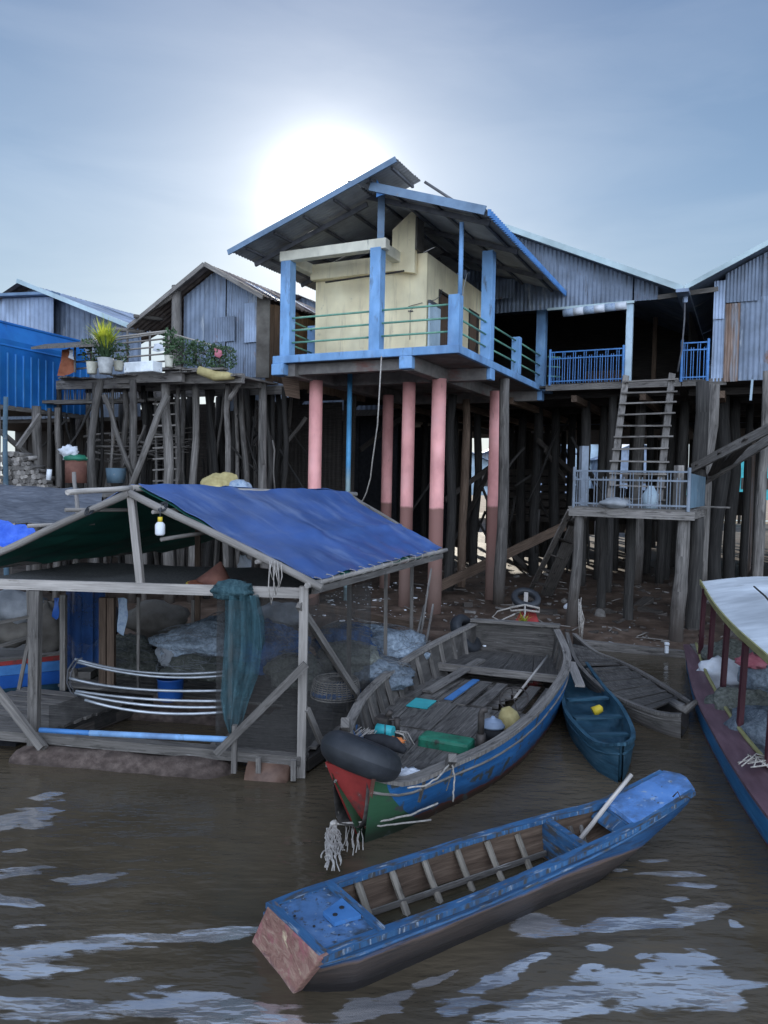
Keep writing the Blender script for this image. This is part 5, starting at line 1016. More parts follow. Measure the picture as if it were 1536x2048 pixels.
m2 = MB(); m2.tube([PD(180, 1466, 7.55), PD(458, 1479, 7.36)], .030, 12); o2 = m2.build('sleeve', 'blue_tube' if 'blue_tube' in MATS else 'concrete_blue', o); tag(o, 'bright blue plastic pipe lying across the front of the netted pool', 'pipe')
m = MB(); p = PD(341, 1398, 9.1); m.tube([p, p+V((0, 0, .05)), p+V((0, 0, .24)), p+V((0, 0, .27)), p+V((0, 0, .27)), p+V((0, 0, .24))], [.145, .15, .155, .175, .175, .15], 20); o = m.build('barrel', 'blue_plastic'); tag(o, 'dark blue plastic tub standing on the shelter floor behind the bowed rods', 'tub')
# conical hat
t_ = thing('hat', PD(430, 1172, 8.2), 'brown conical hat with yellow rim resting on the dark mesh of the shelter', 'hat'); c_ = PD(432, 1166, 8.2)
m = MB(); m.tube([c_, c_+V((.02, 0, .10)), c_+V((.05, 0, .235))], [.22, .12, .012], 20); m.build('crown', 'clay', t_)
m = MB(); m.tube([c_+V((-.03, 0, -.004)), c_+V((-.03, 0, .012))], [.285, .27], 24); m.build('brim', 'cloth_orange', t_)
m = MB(); m.tube([c_+V((-.03+.285*math.cos(q), .285*math.sin(q), 0)) for q in [6.283*i/28 for i in range(28)]], .008, 5, closed=True); m.build('rim', 'yellow_plastic', t_)
# lamp bulb hanging
t_ = thing('hanging_lamp', PD(320, 1070, 7.65), 'white plastic lamp bulb hanging from the right rafter of the shelter', 'lamp'); c_ = PD(320, 1071, 7.65)
m = MB(); m.tube([c_+V((0, 0, z_)) for z_ in (0, .006, .02, .11, .125, .14)], [.03, .042, .05, .05, .04, .026], 16); m.build('bulb', 'white_plastic', t_)
m = MB(); m.tube([c_+V((0, 0, .14)), c_+V((0, 0, .19))], .024, 10); m.build('socket', 'yellow_plastic', t_)
m = MB(); m.tube([c_+V((0, 0, .19)), c_+V((0, 0, .29))], .005, 5); m.build('cord', 'purlin', t_)
# teal net bundle over the beam
t_ = thing('hanging_net', PD(468, 1180, 7.45), 'teal fishing net bunched over the tie beam and hanging down to the floor', 'fishing net'); c_ = PD(466, 1180, 7.45)
m = MB(); m.blob(c_, (.21, .14, .095), .35, 2.2, 26, 14, seed=4); m.build('bundle', 'net_teal', t_)
def drape(path, ws, seed, mt, d_=7.4):
    m = MB(); P_ = []
    for i in range(25):
        row = []
        for j, (x_, y_) in enumerate(path):
            q = i/24; p = PD(x_+(q-.5)*ws[j], y_, d_); p.y += (.05*math.sin(q*19+j*.5+seed)+.06*mnoise.noise(V((q*9, j*.5, seed))))*(.4+.6*ws[j]/90); p.x += .02*mnoise.noise(V((q*3, j*1.1, seed+2))); row.append(p)
        P_.append(row)
    m.grid(P_); return m.build('drape', mt, t_)
drape([(480, 1190), (484, 1240), (484, 1300), (478, 1350), (470, 1400), (466, 1440), (464, 1470)], [60, 70, 76, 74, 60, 38, 10], 0, 'net_teal_thin', 7.35)
drape([(500, 1190), (510, 1240), (516, 1280), (520, 1300)], [34, 40, 30, 8], 3, 'net_teal_thin', 7.42)
# nets heaps
def heap(px, py, d_, r_, mt, lab, seed, strands=90, nm='net_pile', amp=.35, cat='fishing net', grp='heaps of fishing net', smat=None):
    c_ = PD(px, py, d_); t_ = thing(nm, c_-V((0, 0, r_[2])), lab, cat, grp); m = MB(); m.blob(c_, r_, amp, 1.7, 40, 22, seed=seed, flatz=-r_[2]*.75)
    m.blob(c_+V((r_[0]*.45, -r_[1]*.3, -r_[2]*.3)), (r_[0]*.6, r_[1]*.6, r_[2]*.6), amp, 2, 26, 14, seed=seed+1, flatz=-r_[2]*.45); m.build('net_mass', mt, t_)
    m = MB()
    for k in range(max(strands, 90)):
        th, ph = random.uniform(.2, 1.5), random.random()*6.28; P_ = []
        dth, dph = jit(.25), jit(.35)
        for j in range(9):
            th += dth*.3+jit(.05); ph += dph*.4+jit(.07); s_ = 1.0+amp*.28+jit(.02)
            P_.append(c_+V((r_[0]*s_*math.sin(th)*math.cos(ph), r_[1]*s_*math.sin(th)*math.sin(ph), r_[2]*s_*math.cos(th))))
        m.tube(P_, .0032, 3, cap=False)
    m.build('net_cords', smat or 'cord', t_); return t_
heap(400, 1290, 9.9, (.62, .45, .26), 'net_grey', 'grey-blue net heap behind the bowed rods inside the shelter', 2, 50)
heap(400, 1335, 9.5, (.5, .35, .16), 'net_olive', 'olive brown net heap in front of the grey-blue one inside the shelter', 7, 40)
heap(352, 1312, 9.7, (.24, .2, .2), 'cloth_grey', 'small pale bundle beside the blue tub inside the shelter', 9, 10, nm='cloth_bundle', cat='bundle', grp=None)
heap(690, 1290, 10.2, (.45, .4, .28), 'net_blue', 'deep blue net heap behind the right side posts of the shelter', 12, 40)
heap(700, 1320, 9.6, (.42, .35, .22), 'net_olive', 'olive net heap between the two right side posts of the shelter', 15, 60)
heap(765, 1290, 10.6, (.60, .5, .26), 'net_grey', 'wide grey net heap spilling toward the blue wooden boat', 18, 60)
heap(740, 1345, 9.6, (.52, .4, .20), 'net_grey', 'grey net heap just above the round woven basket', 21, 60)
heap(250, 1318, 10.6, (.55, .4, .28), 'net_olive', 'dark olive net heap at the back of the shelter by the twin brown posts', 31, 30)
heap(540, 1300, 9.9, (.50, .4, .34), 'net_blue', 'dark blue net heap behind the brown net screen of the shelter', 33, 30)
heap(590, 1345, 9.2, (.34, .3, .22), 'net_olive', 'small olive net heap behind the right front post of the shelter', 35, 30)
heap(470, 1265, 10.8, (.5, .4, .3), 'net_grey', 'grey net heap behind the hanging teal net', 37, 30)
for (px, py, d_, r_, mt, lab, sd) in ((310, 1240, 12.2, (.5, .3, .3), 'cloth_brown', 'brown sacking pile seen below the dark mesh roof of the shelter'    , 3), (190, 1240, 12.4, (.5, .3, .35), 'skin_cloth_dark', 'black sheeting pile behind the blue mesh screen', 4), (560, 1235, 12.6, (.45, .3, .25), 'cloth_grey', 'grey sacking pile on the bank behind the right front post', 5)):
    m = MB(); m.blob(PD(px, py, d_), r_, .3, 1.6, 24, 12, seed=sd); o = m.build('sack_pile', mt); tag(o, lab, 'sacks')
t_ = thing('woven_basket', PD(672, 1378, 8.9), 'round flat basket of looped pale cord and blue net on the shelter side deck', 'basket'); c_ = PD(672, 1374, 8.9)
m = MB(); m.blob(c_+V((0, 0, -.05)), (.30, .30, .09), .1, 2, seed=3); m.build('core', 'net_blue', t_)
m = MB()
for k in range(9):
    r_ = .30-k*.006; m.tube([c_+V((r_*math.cos(q), r_*math.sin(q), -.10+k*.025)) for q in [6.283*i/26 for i in range(26)]], .009, 5, closed=True)
for k in range(30):
    q = 6.283*k/30; m.tube([c_+V((.30*math.cos(q), .30*math.sin(q), -.08)), c_+V((.27*math.cos(q), .27*math.sin(q), .09)), c_+V((.1*math.cos(q+.5), .1*math.sin(q+.5), .10))], .006, 4)
m.build('cord_loops', 'rope', t_)
# rope coils on rafter
m = MB()
for k, (x_, r_) in enumerate(((543, 30), (550, 60), (556, 45), (540, 80))):
    m.tube([PD(x_, 1122, 7.35), PD(x_-3, 1122+r_*.6, 7.3), PD(x_+2, 1122+r_+8, 7.32), PD(x_+8, 1122+r_*.7, 7.33), PD(x_+6, 1124, 7.36)], .006, 5)
o = m.build('rope', 'rope'); tag(o, 'thin cords looped over the right front rafter of the shelter', 'rope')
cloth([(236, 1196, 236, 1262), (246, 1196, 246, 1272), (256, 1198, 254, 1240)], 9.5, 'sack_blue', 'torn pale blue plastic sheet hanging beside the brown twin posts in the shelter', 'plastic_sheet', 'plastic sheet')
cloth([(108, 1196, 106, 1232), (114, 1196, 112, 1240), (120, 1196, 116, 1236)], 9.4, 'blue_plastic', 'dark blue cloth strip hanging from the left of the tie beam', 'cloth', 'cloth')
for k, (px, py, d_) in enumerate(((200, 1150, 11.5), (480, 1120, 12.5))): pass
# plastic bags hung at the far side
m = MB(); m.blob(PD(487, 1138, 11.5), (.10, .06, .2), .5, 2, seed=3); o = m.build('plastic_bag', 'cloth_white'); tag(o, 'white plastic bag hanging behind the brown conical hat', 'bag')

# ---------------------------------------------------------------- neighbouring raft at the left edge
nb = thing('raft_shelter', PD(30, 1300, 10.5), 'low raft shelter at the left edge roofed with crumpled grey tarp', 'raft shelter')
P_ = []
for i in range(26):
    row = []
    for j in range(16):
        a = PD(-60+265*i/25, 964+18*i/25, 12.4); b_ = PD(-60+258*i/25, 1040+16*i/25, 9.7); q = j/15
        row.append(a.lerp(b_, q)+V((0, 0, .05*mnoise.noise(V((i*.28, j*.5, 1)))+.02*mnoise.noise(V((i*.9, j*1.4, 2))))))
    P_.append(row)
m = MB(); m.slab(P_, (0, 0, 1), .01); m.build('tarp', 'tarp_grey', nb)
P_ = [[PD(-40+110*i/14, 1030+ 26*i/14+j*6.5, 9.5-.05*j)+V((0, .05*math.sin(i*1.3+j), .03*mnoise.noise(V((i*.6, j*.7, 5))))) for j in range(9)] for i in range(15)]
m = MB(); m.slab(P_, (0, 0, 1), .008); m.build('plastic_cover', 'tarp_blue_plain', nb)
for (x0, y0_, x1, y1_) in ((0, 1092, 48, 1084), (0, 1104, 40, 1094), (0, 1120, 30, 1104)): pole(PD(x0-30, y0_, 9.3), PD(x1, y1_, 9.3), .012, .012, .01).build('pole', 'wood_pale', nb)
for px in (-15, 58, 152):
    a = PD(px, 1060, 10); pole(V((a.x, a.y, -.2)), V((a.x, a.y, a.z)), .04, .035, .02).build('post', 'wood_grey', nb)
m = MB(); m.box(PD(25, 1330, 10.3)+V((0, .5, -.05)), (2.4, 1.6, .1)); m.build('deck', 'wood_grey', nb)
a = PD(165, 960, 9.9); pole(V((PD(157, 1045, 9.9).x, 9.9, PD(157, 1045, 9.9).z)), PD(148, 944, 9.9), .03, .025, .01).build('pole', 'wood_pale', nb)
for (px, py, r_, mt, lab, sd) in ((25, 1215, (.42, .3, .22), 'cloth_grey', 'grey bundled sheet on the left raft under the tie beam', 3), (20, 1262, (.45, .3, .2), 'cloth_brown', 'brown grey sack on the left raft below the grey bundle', 5), (95, 1255, (.28, .2, .36), 'cloth_brown', 'brown cloth covered stack beside the left front post', 8)):
    c_ = PD(px, py, 10.4); m = MB(); m.blob(c_, r_, .25, 1.4, 26, 14, seed=sd); o = m.build('bundle', mt); tag(o, lab, 'bundle')

# ---------------------------------------------------------------- boats
def resample(L_, n):
    d_ = [0]
    for i in range(1, len(L_)): d_.append(d_[-1]+(L_[i]-L_[i-1]).length)
    out_ = []
    for k in range(n):
        s_ = d_[-1]*k/(n-1); i = 1
        while i < len(d_)-1 and d_[i] < s_: i += 1
        q = (s_-d_[i-1])/(d_[i]-d_[i-1]+1e-9); 
        p0_, p1_, p2_, p3_ = L_[max(i-2, 0)], L_[i-1], L_[i], L_[min(i+1, len(L_)-1)]
        out_.append(.5*((2*p1_)+(p2_-p0_)*q+(2*p0_-5*p1_+4*p2_-p3_)*q*q+(3*p1_-p0_-3*p2_+p3_)*q**3))
    return out_
PROF = [(0, 0), (.015, .3), (.05, .6), (.11, .85), (.22, 1.0), (.5, 1.08), (.78, 1.0), (.89, .85), (.95, .6), (.985, .3), (1, 0)]
def hull(par, Ls, Rs, zb_, mt, *A_, vee=None, base0=None, **K_):
    return hull_(par, Ls, Rs, zb_, mt, *A_, vee=vee, base0=base0, **K_)
def hull_(par, Ls, Rs, zb_, mt, n=30, inner='wood_dark', th=.045, zin=.12, cap=None, capw=.08, name='hull', prof=PROF, vee=None, base0=None):
    Ls, Rs = resample(Ls, n), resample(Rs, n); zb_ = zb_ if callable(zb_) else (lambda q, z=zb_: z)
    P_, UVs, Q_ = [], [], []; s_ = 0
    for i in range(n):
        l, r_ = Ls[i], Rs[i]; 
        if i: s_ += ((l+r_)/2-(Ls[i-1]+Rs[i-1])/2).length
        zt = (l.z+r_.z)/2; zbot = zb_(i/(n-1)); row, ur, qi = [], [], []
        for (f, g) in prof:
            q_ = i/(n-1); f_ = f
            if vee and q_ < vee[0]: k_ = (1-q_/vee[0]); f_ = f+(vee[1]-f)*min(1, g)*k_
            p = l.lerp(r_, f_); p.z = (l.z+(r_.z-l.z)*f)*(1-min(g, 1))+zbot*min(g, 1)-(.03 if g > 1 else 0)
            if base0 and q_ < .08:
                b0 = base0[0].lerp(base0[1], f); k_ = min(1, g)*(1-q_/.08); p.x += (b0.x-p.x)*k_; p.y += (b0.y-p.y)*k_
            row.append(p); ur.append((s_, p.z))
        W_ = (r_-l).length+1e-6; tt = min(.45, th/W_)
        for (f, g) in prof:
            f2 = min(1-tt-.0, max(tt, tt+(1-2*tt)*f)); p = l.lerp(r_, f2); zz = max(zbot+zin, 0) if False else zbot+zin; p.z = p.z*(1-min(g, 1))+zz*min(g, 1)
            if base0 and q_ < .08:
                b0 = base0[0].lerp(base0[1], f2); k_ = min(1, g)*(1-q_/.08); p.x += (b0.x-p.x)*k_; p.y += (b0.y-p.y)*k_
            qi.append(p)
        P_.append(row); UVs.append(ur); Q_.append(qi[::-1])
    m = MB(); m.grid(P_, uv=UVs); m.build(name, mt, par)
    for cidx, oc in ((1, 0), (len(prof)-2, len(prof)-1)):
        pts = [P_[i][cidx]+(P_[i][oc]-P_[i][cidx])*.35 for i in range(n)]; m = MB(); m.tube(pts, .013, 6); m.build('rub_rail', cap or 'wood_grey', par)
    m = MB(); m.grid(Q_); m.build('inner_hull', inner, par)
    for side in (Ls, Rs):
        m = MB()
        oth = Rs if side is Ls else Ls
        A1, B1 = [], []
        for i in range(n):
            d_ = (oth[i]-side[i]); 
            d_ = d_.normalized() if d_.length > 1e-4 else V((1, 0, 0)); w_ = min(capw, (oth[i]-side[i]).length*.5)
            A1.append(side[i]-d_*.018+V((0, 0, .014))); B1.append(side[i]+d_*w_+V((0, 0, .014)))
        if side is Rs: A1, B1 = B1, A1
        m.slab([[a, b_] for a, b_ in zip(A1, B1)], (0, 0, 1), .035); m.build('gunwale', cap or 'wood_grey', par)
    return Ls, Rs
# painted hull of the big boat : u = metres from the bow, v = height
bm = mat('hull_big', [(.3, (.012, .075, .20)), (.55, (.018, .11, .28)), (.8, (.04, .16, .35))], 'UV', (3, 20, 1), rough=.5, spec=.4, bump=.25)
t = bm.node_tree; pr = [n for n in t.nodes if n.type == 'BSDF_PRINCIPLED'][0]; src = pr.inputs['Base Color'].links[0].from_socket
tcx = t.nodes.new('ShaderNodeTexCoord'); sx = t.nodes.new('ShaderNodeSeparateXYZ'); t.links.new(tcx.outputs['UV'], sx.inputs[0])
nzx = t.nodes.new('ShaderNodeTexNoise'); nzx.inputs['Scale'].default_value = 7; nzx.inputs['Detail'].default_value = 8; t.links.new(tcx.outputs['UV'], nzx.inputs['Vector'])
def tm(op, a, b=None):
    n = t.nodes.new('ShaderNodeMath'); n.operation = op
    for i, x in enumerate((a, b)):
        if x is None: continue
        if isinstance(x, (int, float)): n.inputs[i].default_value = x
        else: t.links.new(x, n.inputs[i])
    return n.outputs[0]
def tmix(f, a, c_):
    n = t.nodes.new('ShaderNodeMix'); n.data_type = 'RGBA'; t.links.new(f, n.inputs[0]); t.links.new(a, n.inputs[6]); n.inputs[7].default_value = (*c_, 1); return n.outputs[2]
zn = tm('ADD', sx.outputs['Y'], tm('MULTIPLY', tm('SUBTRACT', nzx.outputs['Fac'], .5), .10))
red = tm('LESS_THAN', zn, tm('ADD', .075, tm('MULTIPLY', sx.outputs['X'], .012)))
col = tmix(red, src, (.20, .03, .03))
hh = tm('SUBTRACT', .56, sx.outputs['Y']); grn = tm('LESS_THAN', sx.outputs['X'], tm('ADD', .12, tm('MULTIPLY', tm('MULTIPLY', hh, hh), 1.7)))
col = tmix(grn, col, (.028, .085, .04))
moss = t.nodes.new('ShaderNodeMapRange'); moss.inputs['From Min'].default_value = .20; moss.inputs['From Max'].default_value = .04; t.links.new(zn, moss.inputs[0])
mg = tm('MULTIPLY', moss.outputs[0], .9); col = tmix(mg, col, (.018, .022, .014))
spk = t.nodes.new('ShaderNodeMapRange'); spk.inputs['From Min'].default_value = .57; spk.inputs['From Max'].default_value = .63; t.links.new(nzx.outputs['Fac'], spk.inputs[0]); col = tmix(spk.outputs[0], col, (.05, .055, .05))
t.links.new(col, pr.inputs['Base Color'])
bb = thing('boat', PZ(930, 1500, 0), 'large old wooden boat with blue hull, green and red bow and planked floor', 'boat')
bowA, bowB, bowC = PZ(655, 1530, .60), PZ(745, 1556, .56), PZ(726, 1668, -.02)
LL = [bowA, PZ(680, 1478, .62), PZ(700, 1430, .58), PZ(728, 1385, .56), PZ(780, 1338, .60), PZ(845, 1296, .68), PZ(945, 1246, .78)]
RR = [bowB, PZ(815, 1566, .44), PZ(900, 1532, .46), PZ(1010, 1478, .50), PZ(1098, 1400, .55), PZ(1140, 1322, .66), PZ(1117, 1258, .80)]
LLs, RRs = hull(bb, LL, RR, lambda q: -.06-.22*min(1, q*2.2), 'hull_big', 40, 'boat_wood', .05, .18, 'wood_grey', .085, vee=(.35, .85))
m = MB(); bC2 = V((bowC.x+.02, bowC.y-.01, -.2)); m.prism([bowA+V((-.02, -.02, .03)), bowB+V((.0, -.03, .03)), bowC, bC2], V((.03, .06, 0))); m.build('bow_board', 'red_paint', bb)
m = MB(); m.bar(bowB+V((.01, -.045, .02)), bowC+V((.01, -.03, 0)), .03, .03, (1, 0, 0)); m.build('stem_edge', 'clay', bb)
tl, tr = LLs[-1], RRs[-1]
m = MB(); m.prism([tl+V((.02, 0, .03)), tr+V((-.02, 0, .03)), V((tr.x-.1, tr.y, .12)), V((tl.x+.1, tl.y, .12))], V((.02, .06, 0))); m.build('transom', 'boat_wood', bb)
m = MB(); m.bar(tl+V((-.02, 0, .05)), tr+V((.02, 0, .05)), .16, .04); m.build('transom_cap', 'wood_grey', bb)
def bpt(q, f, z):   # point in the boat: q along 0..1, f across 0..1
    x_ = q*39; i = min(38, int(x_)); e = x_-i; l = LLs[i].lerp(LLs[i+1], e); r_ = RRs[i].lerp(RRs[i+1], e); p = l.lerp(r_, f); p.z = z; return p
m = MB()
def plankq(q0, q1, f0, f1, z, th=.025, mm=None):
    (mm or m).prism([bpt(q0, f0, z), bpt(q1, f0, z), bpt(q1, f1, z), bpt(q0, f1, z)][::1], (0, 0, th))
FZ = .22
for i in range(8): plankq(.20+jit(.004), .385+jit(.004), .1+i*.102, .1+i*.102+.098, FZ+jit(.006))
for i in range(7): plankq(.39+jit(.004), .56+jit(.004), .06+i*.125, .06+i*.125+.12, FZ+.012+jit(.008))
for i in range(8):
    if i in (5,): continue
    w_ = .075 if i > 2 else .10; plankq(.565+jit(.004), .76+jit(.004), .06+i*.112, .06+i*.112+w_, FZ+.02+jit(.006))
m.build('floor_boards', 'boat_wood', bb)
m = MB()
for i in range(4): plankq(.79, .97, .05+i*.23, .05+i*.23+.225, .36+jit(.004))
m.build('stern_deck', 'boat_wood', bb)
m = MB(); m.bar(bpt(.78, .03, .37), bpt(.78, .97, .37), .05, .10); m.build('cross_beam', 'wood_grey', bb); m = MB(); m.bar(bpt(.185, .08, .3), bpt(.185, .93, .3), .06, .06); m.build('cross_beam', 'wood_grey', bb)
m = MB()
for i in range(5): plankq(.03+jit(.004), .18, .08+i*.17, .08+i*.17+.165, .36)
m.build('bow_deck', 'boat_wood', bb)
for k in range(15):
    q = .10+k*.058
    for f_, g_ in ((.03, .085), (.97, .915)):
        m = MB(); a = bpt(q, f_, 0); a.z = bpt(q, f_, 0).z+ (LLs[int(q*39)].z if f_ < .5 else RRs[int(q*39)].z)-.03; b_ = bpt(q, g_, FZ); m.bar(a, b_, .06, .05, (0, 1, 0)); m.build('rib', 'boat_wood', bb)
m = MB(); plankq(.58, .76, .33, .38, FZ+.045, .012); m.build('painted_plank', 'paint_blue', bb)
m = MB(); m.bar(bpt(.845, .30, .42), bpt(.60, .20, .30), .14, .03); m.build('loose_plank', 'wood_grey', bb)
m = MB(); plankq(.50, .56, .17, .30, FZ+.042, .012); m.build('painted_plank', 'teal_plastic', bb)
# hatch box, exhaust, fuel lid
m = MB(); a = PZ(893, 1475, .34); ax = (bpt(.3, .9, 0)-bpt(.3, .1, 0)).normalized(); ay = V((-ax.y, ax.x, 0))
m.obox(a+V((0, 0, -.06)), ax*.28, ay*.125, V((0, 0, .07))); o = m.build('engine_cover', 'green_paint', bb, bevel=.035)
m = MB(); m.obox(a+V((0, 0, -.15)), ax*.34, ay*.19, V((0, 0, .05))); m.build('hatch_frame', 'wood_dark', bb)
m = MB(); a = PZ(961, 1490, .30); m.tube([a, a+V((0, 0, .32)), a+V((.01, 0, .36)), a+V((.06, 0, .37))], [.035, .035, .034, .032], 12); m.tube([a-V((0, 0, .05)), a+V((0, 0, .12))], .05, 12); m.build('exhaust_pipe', 'iron', bb)
t_ = thing('pot', PZ(985, 1478, .30), 'round grey lidded pot standing in the boat right of the rusty exhaust pipe', 'pot'); a = PZ(985, 1476, .28)
m = MB(); m.tube([a, a+V((0, 0, .12))], [.105, .12], 20); m.build('body', 'skin_cloth_dark', t_)
m = MB(); m.tube([a+V((0, 0, .125)), a+V((0, 0, .14)), a+V((0, 0, .19)), a+V((0, 0, .215)), a+V((0, 0, .235))], [.13, .125, .09, .03, .015], 20); m.build('lid', 'tin_pale', t_)
m = MB(); a = PZ(1018, 1456, .27); m.tube([a, a+V((0, 0, .02)), a+V((0, 0, .13)), a+V((0, 0, .2)), a+V((.02, 0, .23))], [.10, .12, .12, .09, .03], 14); o = m.build('straw_basket', 'sack_yellow'); tag(o, 'small tan straw basket standing on the boat floor by the steering wheel', 'basket')
t_ = thing('steering_wheel', PZ(1030, 1400, .45), 'thin rusty steering wheel on a slanting rod in the big boat', 'steering wheel'); c_ = PZ(1028, 1398, .47)
nrm = (PZ(1105, 1312, .42)-c_).normalized(); e1 = ax; e2 = V((-.1, .75, .55)).normalized(); e2 = (e2-e1*e2.dot(e1)).normalized()
m = MB(); m.tube([c_+e1*.165*math.cos(q)+e2*.165*math.sin(q) for q in [6.283*i/30 for i in range(30)]], .010, 7, closed=True); m.build('rim', 'iron', t_)
m = MB()
for k in range(4): q = .4+k*1.571; m.tube([c_, c_+e1*.165*math.cos(q)+e2*.165*math.sin(q)], .007, 6)
m.build('spokes', 'iron', t_)
m = MB(); m.tube([c_, PZ(1095, 1312, .52)], .016, 8); m.build('rod', 'wood_pale', t_)
def tyre(c_, R, r_, ax_, mt, lab, nm='tyre', cat='tyre', flat=1.0, tread=False):
    ax_ = V(ax_).normalized(); x_ = ax_.cross(V((0, 0, 1)) if abs(ax_.z) < .9 else V((1, 0, 0))).normalized(); y_ = ax_.cross(x_)
    m = MB(); P_ = []; NU, NV = 48, 16
    for i in range(NU+1):
        a = 6.28318*i/NU; rad = x_*math.cos(a)+y_*math.sin(a); row = []
        for j in range(NV+1):
            b_ = 6.28318*j/NV; cb, sb = math.cos(b_), math.sin(b_)
            if tread:
                cb = math.copysign(abs(cb)**.7, cb); sb = math.copysign(abs(sb)**.6, sb); k = 1+(.03 if (i % 2 and cb > .6) else 0)
                if cb < -.2: k = .75
            else: k = 1+.02*mnoise.noise(rad*3)
            row.append(c_+rad*(R+r_*cb*k)+ax_*(r_*sb*flat))
        P_.append(row)
    m.grid(P_); o = m.build(nm, mt); return tag(o, lab, cat)
tc_ = PZ(722, 1512, .66); tyre(tc_, .215, .145, (.34, .30, .93), 'rubber', 'big soft black inner tube lying on the bow of the large boat', 'inner_tube', 'inner tube', .95)
tyre(PZ(932, 1268, .62), .24, .085, (.75, -.45, .55), 'rubber', 'black tyre leaning against the inner side of the large boat near its far end', tread=True)
tyre(PD(1052, 1197, 13.4), .20, .065, (.05, -.50, .85), 'rubber', 'small black tyre hung over the bow post of the red boat behind', tread=True)
# bow clutter
t_ = thing('engine', PZ(770, 1470, .5), 'small engine with a turquoise tank at the bow of the large boat', 'engine'); a = PZ(770, 1462, .50)
m = MB(); m.tube([a-ax*.09, a-ax*.088, a+ax*.088, a+ax*.09], [.055, .062, .062, .055], 18); tk = m.build('tank', 'teal_plastic', t_)
m = MB(); m.bar(a+V((0, -.01, .068))-ax*.0, a+V((0, -.07, 0)), .03, .01, (1, 0, 0)); m.bar(a+V((0, -.07, .01)), a+V((0, -.05, -.09)), .03, .01, (1, 0, 0)); m.build('strap', 'rubber', tk)
m = MB(); m.obox(a+V((-.02, .14, .03)), ax*.07, ay*.06, V((0, 0, .07))); m.tube([a+V((.12, .12, -.08)), a+V((.12, .12, .10))], .03, 10); m.tube([a+V((.02, .15, .1)), a+V((.06, .15, .16))], .03, 10); m.tube([a+V((-.08, .10, .08)), a+V((.16, .12, .08))], .012, 6); m.obox(a+V((0, .08, -.09)), ax*.16, ay*.1, V((0, 0, .04))); m.build('engine_block', 'iron', t_)
m = MB()
for k in range(14): q = a+V((jit(.08)-.16, jit(.06), .02)); m.tube([q, q+V((-.08+jit(.05), -.03, -.08)), q+V((-.12+jit(.06), jit(.05), -.16))], .004, 4)
for k in range(8): q = a+V((.12+jit(.03), jit(.04), .0)); m.tube([q, q+V((.08, jit(.04), -.02)), q+V((.12+jit(.03), jit(.06), -.12))], .004, 4)
m.build('wires', 'rope', t_)
m = MB(); a = PZ(772, 1493, .50); m.tube([a+V((-.2, .06, .05)), a+V((-.05, 0, .06)), a+V((.08, -.02, .03)), a+V((.18, -.06, -.02))], [.04, .06, .065, .03], 10); o = m.build('dark_cloth', 'skin_cloth_dark'); tag(o, 'rolled black cloth lying between the inner tube and the turquoise tank', 'cloth')
m = MB(); m.blob(PZ(790, 1482, .50), (.09, .05, .035), .5, 3, seed=2); o = m.build('orange_rag', 'orange_paint'); tag(o, 'small orange rag beside the turquoise tank at the bow', 'rag')
m = MB(); m.blob(PZ(812, 1550, .42), (.13, .10, .05), .6, 3, seed=6); o = m.build('plastic_bag', 'cloth_white'); tag(o, 'crumpled clear plastic bag on the bow deck right of the inner tube', 'bag')
m = MB(); m.bar(PZ(690, 1445, .72), PZ(700, 1480, .45), .10, .08, (1, 0, 0)); m.build('bow_post', 'wood_grey', bb)
m = MB(); m.bar(PZ(898, 1528, .48), PZ(905, 1516, .60), .07, .07, (1, 0, 0)); m.build('cleat', 'wood_grey', bb)
for k, (x_, y_) in enumerate(((985, 1284), (978, 1292))):
    a = PZ(x_, y_, .42); m = MB(); m.obox(a+V((0, 0, .012)), V((.11, .03, 0)), V((-.015, .04, 0)), V((0, 0, .012))); m.tube([a+V((0, -.03, .02)), a+V((.03, 0, .06)), a+V((.02, .04, .02))], .008, 5); o = m.build('sandal', 'white_plastic', bevel=.008); tag(o, 'pale sandal left on the far deck of the large boat', 'sandal', 'pair of pale sandals')
# mooring ropes at the bow
def near(px, py, z_, k=.16): p = PZ(px, py, z_); return p+(CP-p).normalized()*k
def wig(p, n=7, s_=.012, drop=.0):
    out_ = []
    for i in range(len(p)-1):
        for j in range(n): q = j/n; out_.append(p[i].lerp(p[i+1], q)+V((jit(s_), jit(s_), jit(s_)*.6)))
    return out_+[p[-1]]
m = MB(); a = near(668, 1648, .03); m.tube(wig([near(875, 1607, .12), near(820, 1630, .10), near(760, 1643, .08), a], s_=.005), .009, 6); m.tube(wig([near(862, 1640, .05), near(760, 1652, .05), a], s_=.005), .008, 6)
m.tube(wig([near(676, 1555, .35), near(672, 1600, .18), near(674, 1635, .08)]), .007, 5); m.tube(wig([near(905, 1530, .48), near(909, 1560, .33), near(906, 1603, .14)], s_=.006), .008, 5); m.tube(wig([near(897, 1530, .50), near(880, 1552, .46), near(850, 1572, .44), near(815, 1576, .43)], s_=.006), .008, 5)
for k in range(26):
    x_ = 666+jit(15); m.tube(wig([a, near(x_, 1665+jit(8), .03), near(x_+jit(10), 1695+jit(10), .03), near(x_+jit(12), 1722+jit(22), .02)], 4, .014), random.uniform(.004, .007), 5)
m.blob(a, .035, .3, 2, 10, 8)
o = m.build('mooring_rope', 'rope'); tag(o, 'frayed pale mooring rope trailing into the water at the bow of the large boat', 'rope')
m = MB()
for k in range(9): x_ = 690+k*4+jit(4); m.tube(wig([near(x_, 1605+jit(10), .06, .1), near(x_+jit(5), 1650+jit(8), .04, .1), near(x_+jit(6), 1700+jit(18), .01, .06)], 4, .012), .004, 4)
o = m.build('loose_twine', 'rope'); tag(o, 'thin grey twine hanging from the red bow board into the water', 'twine')

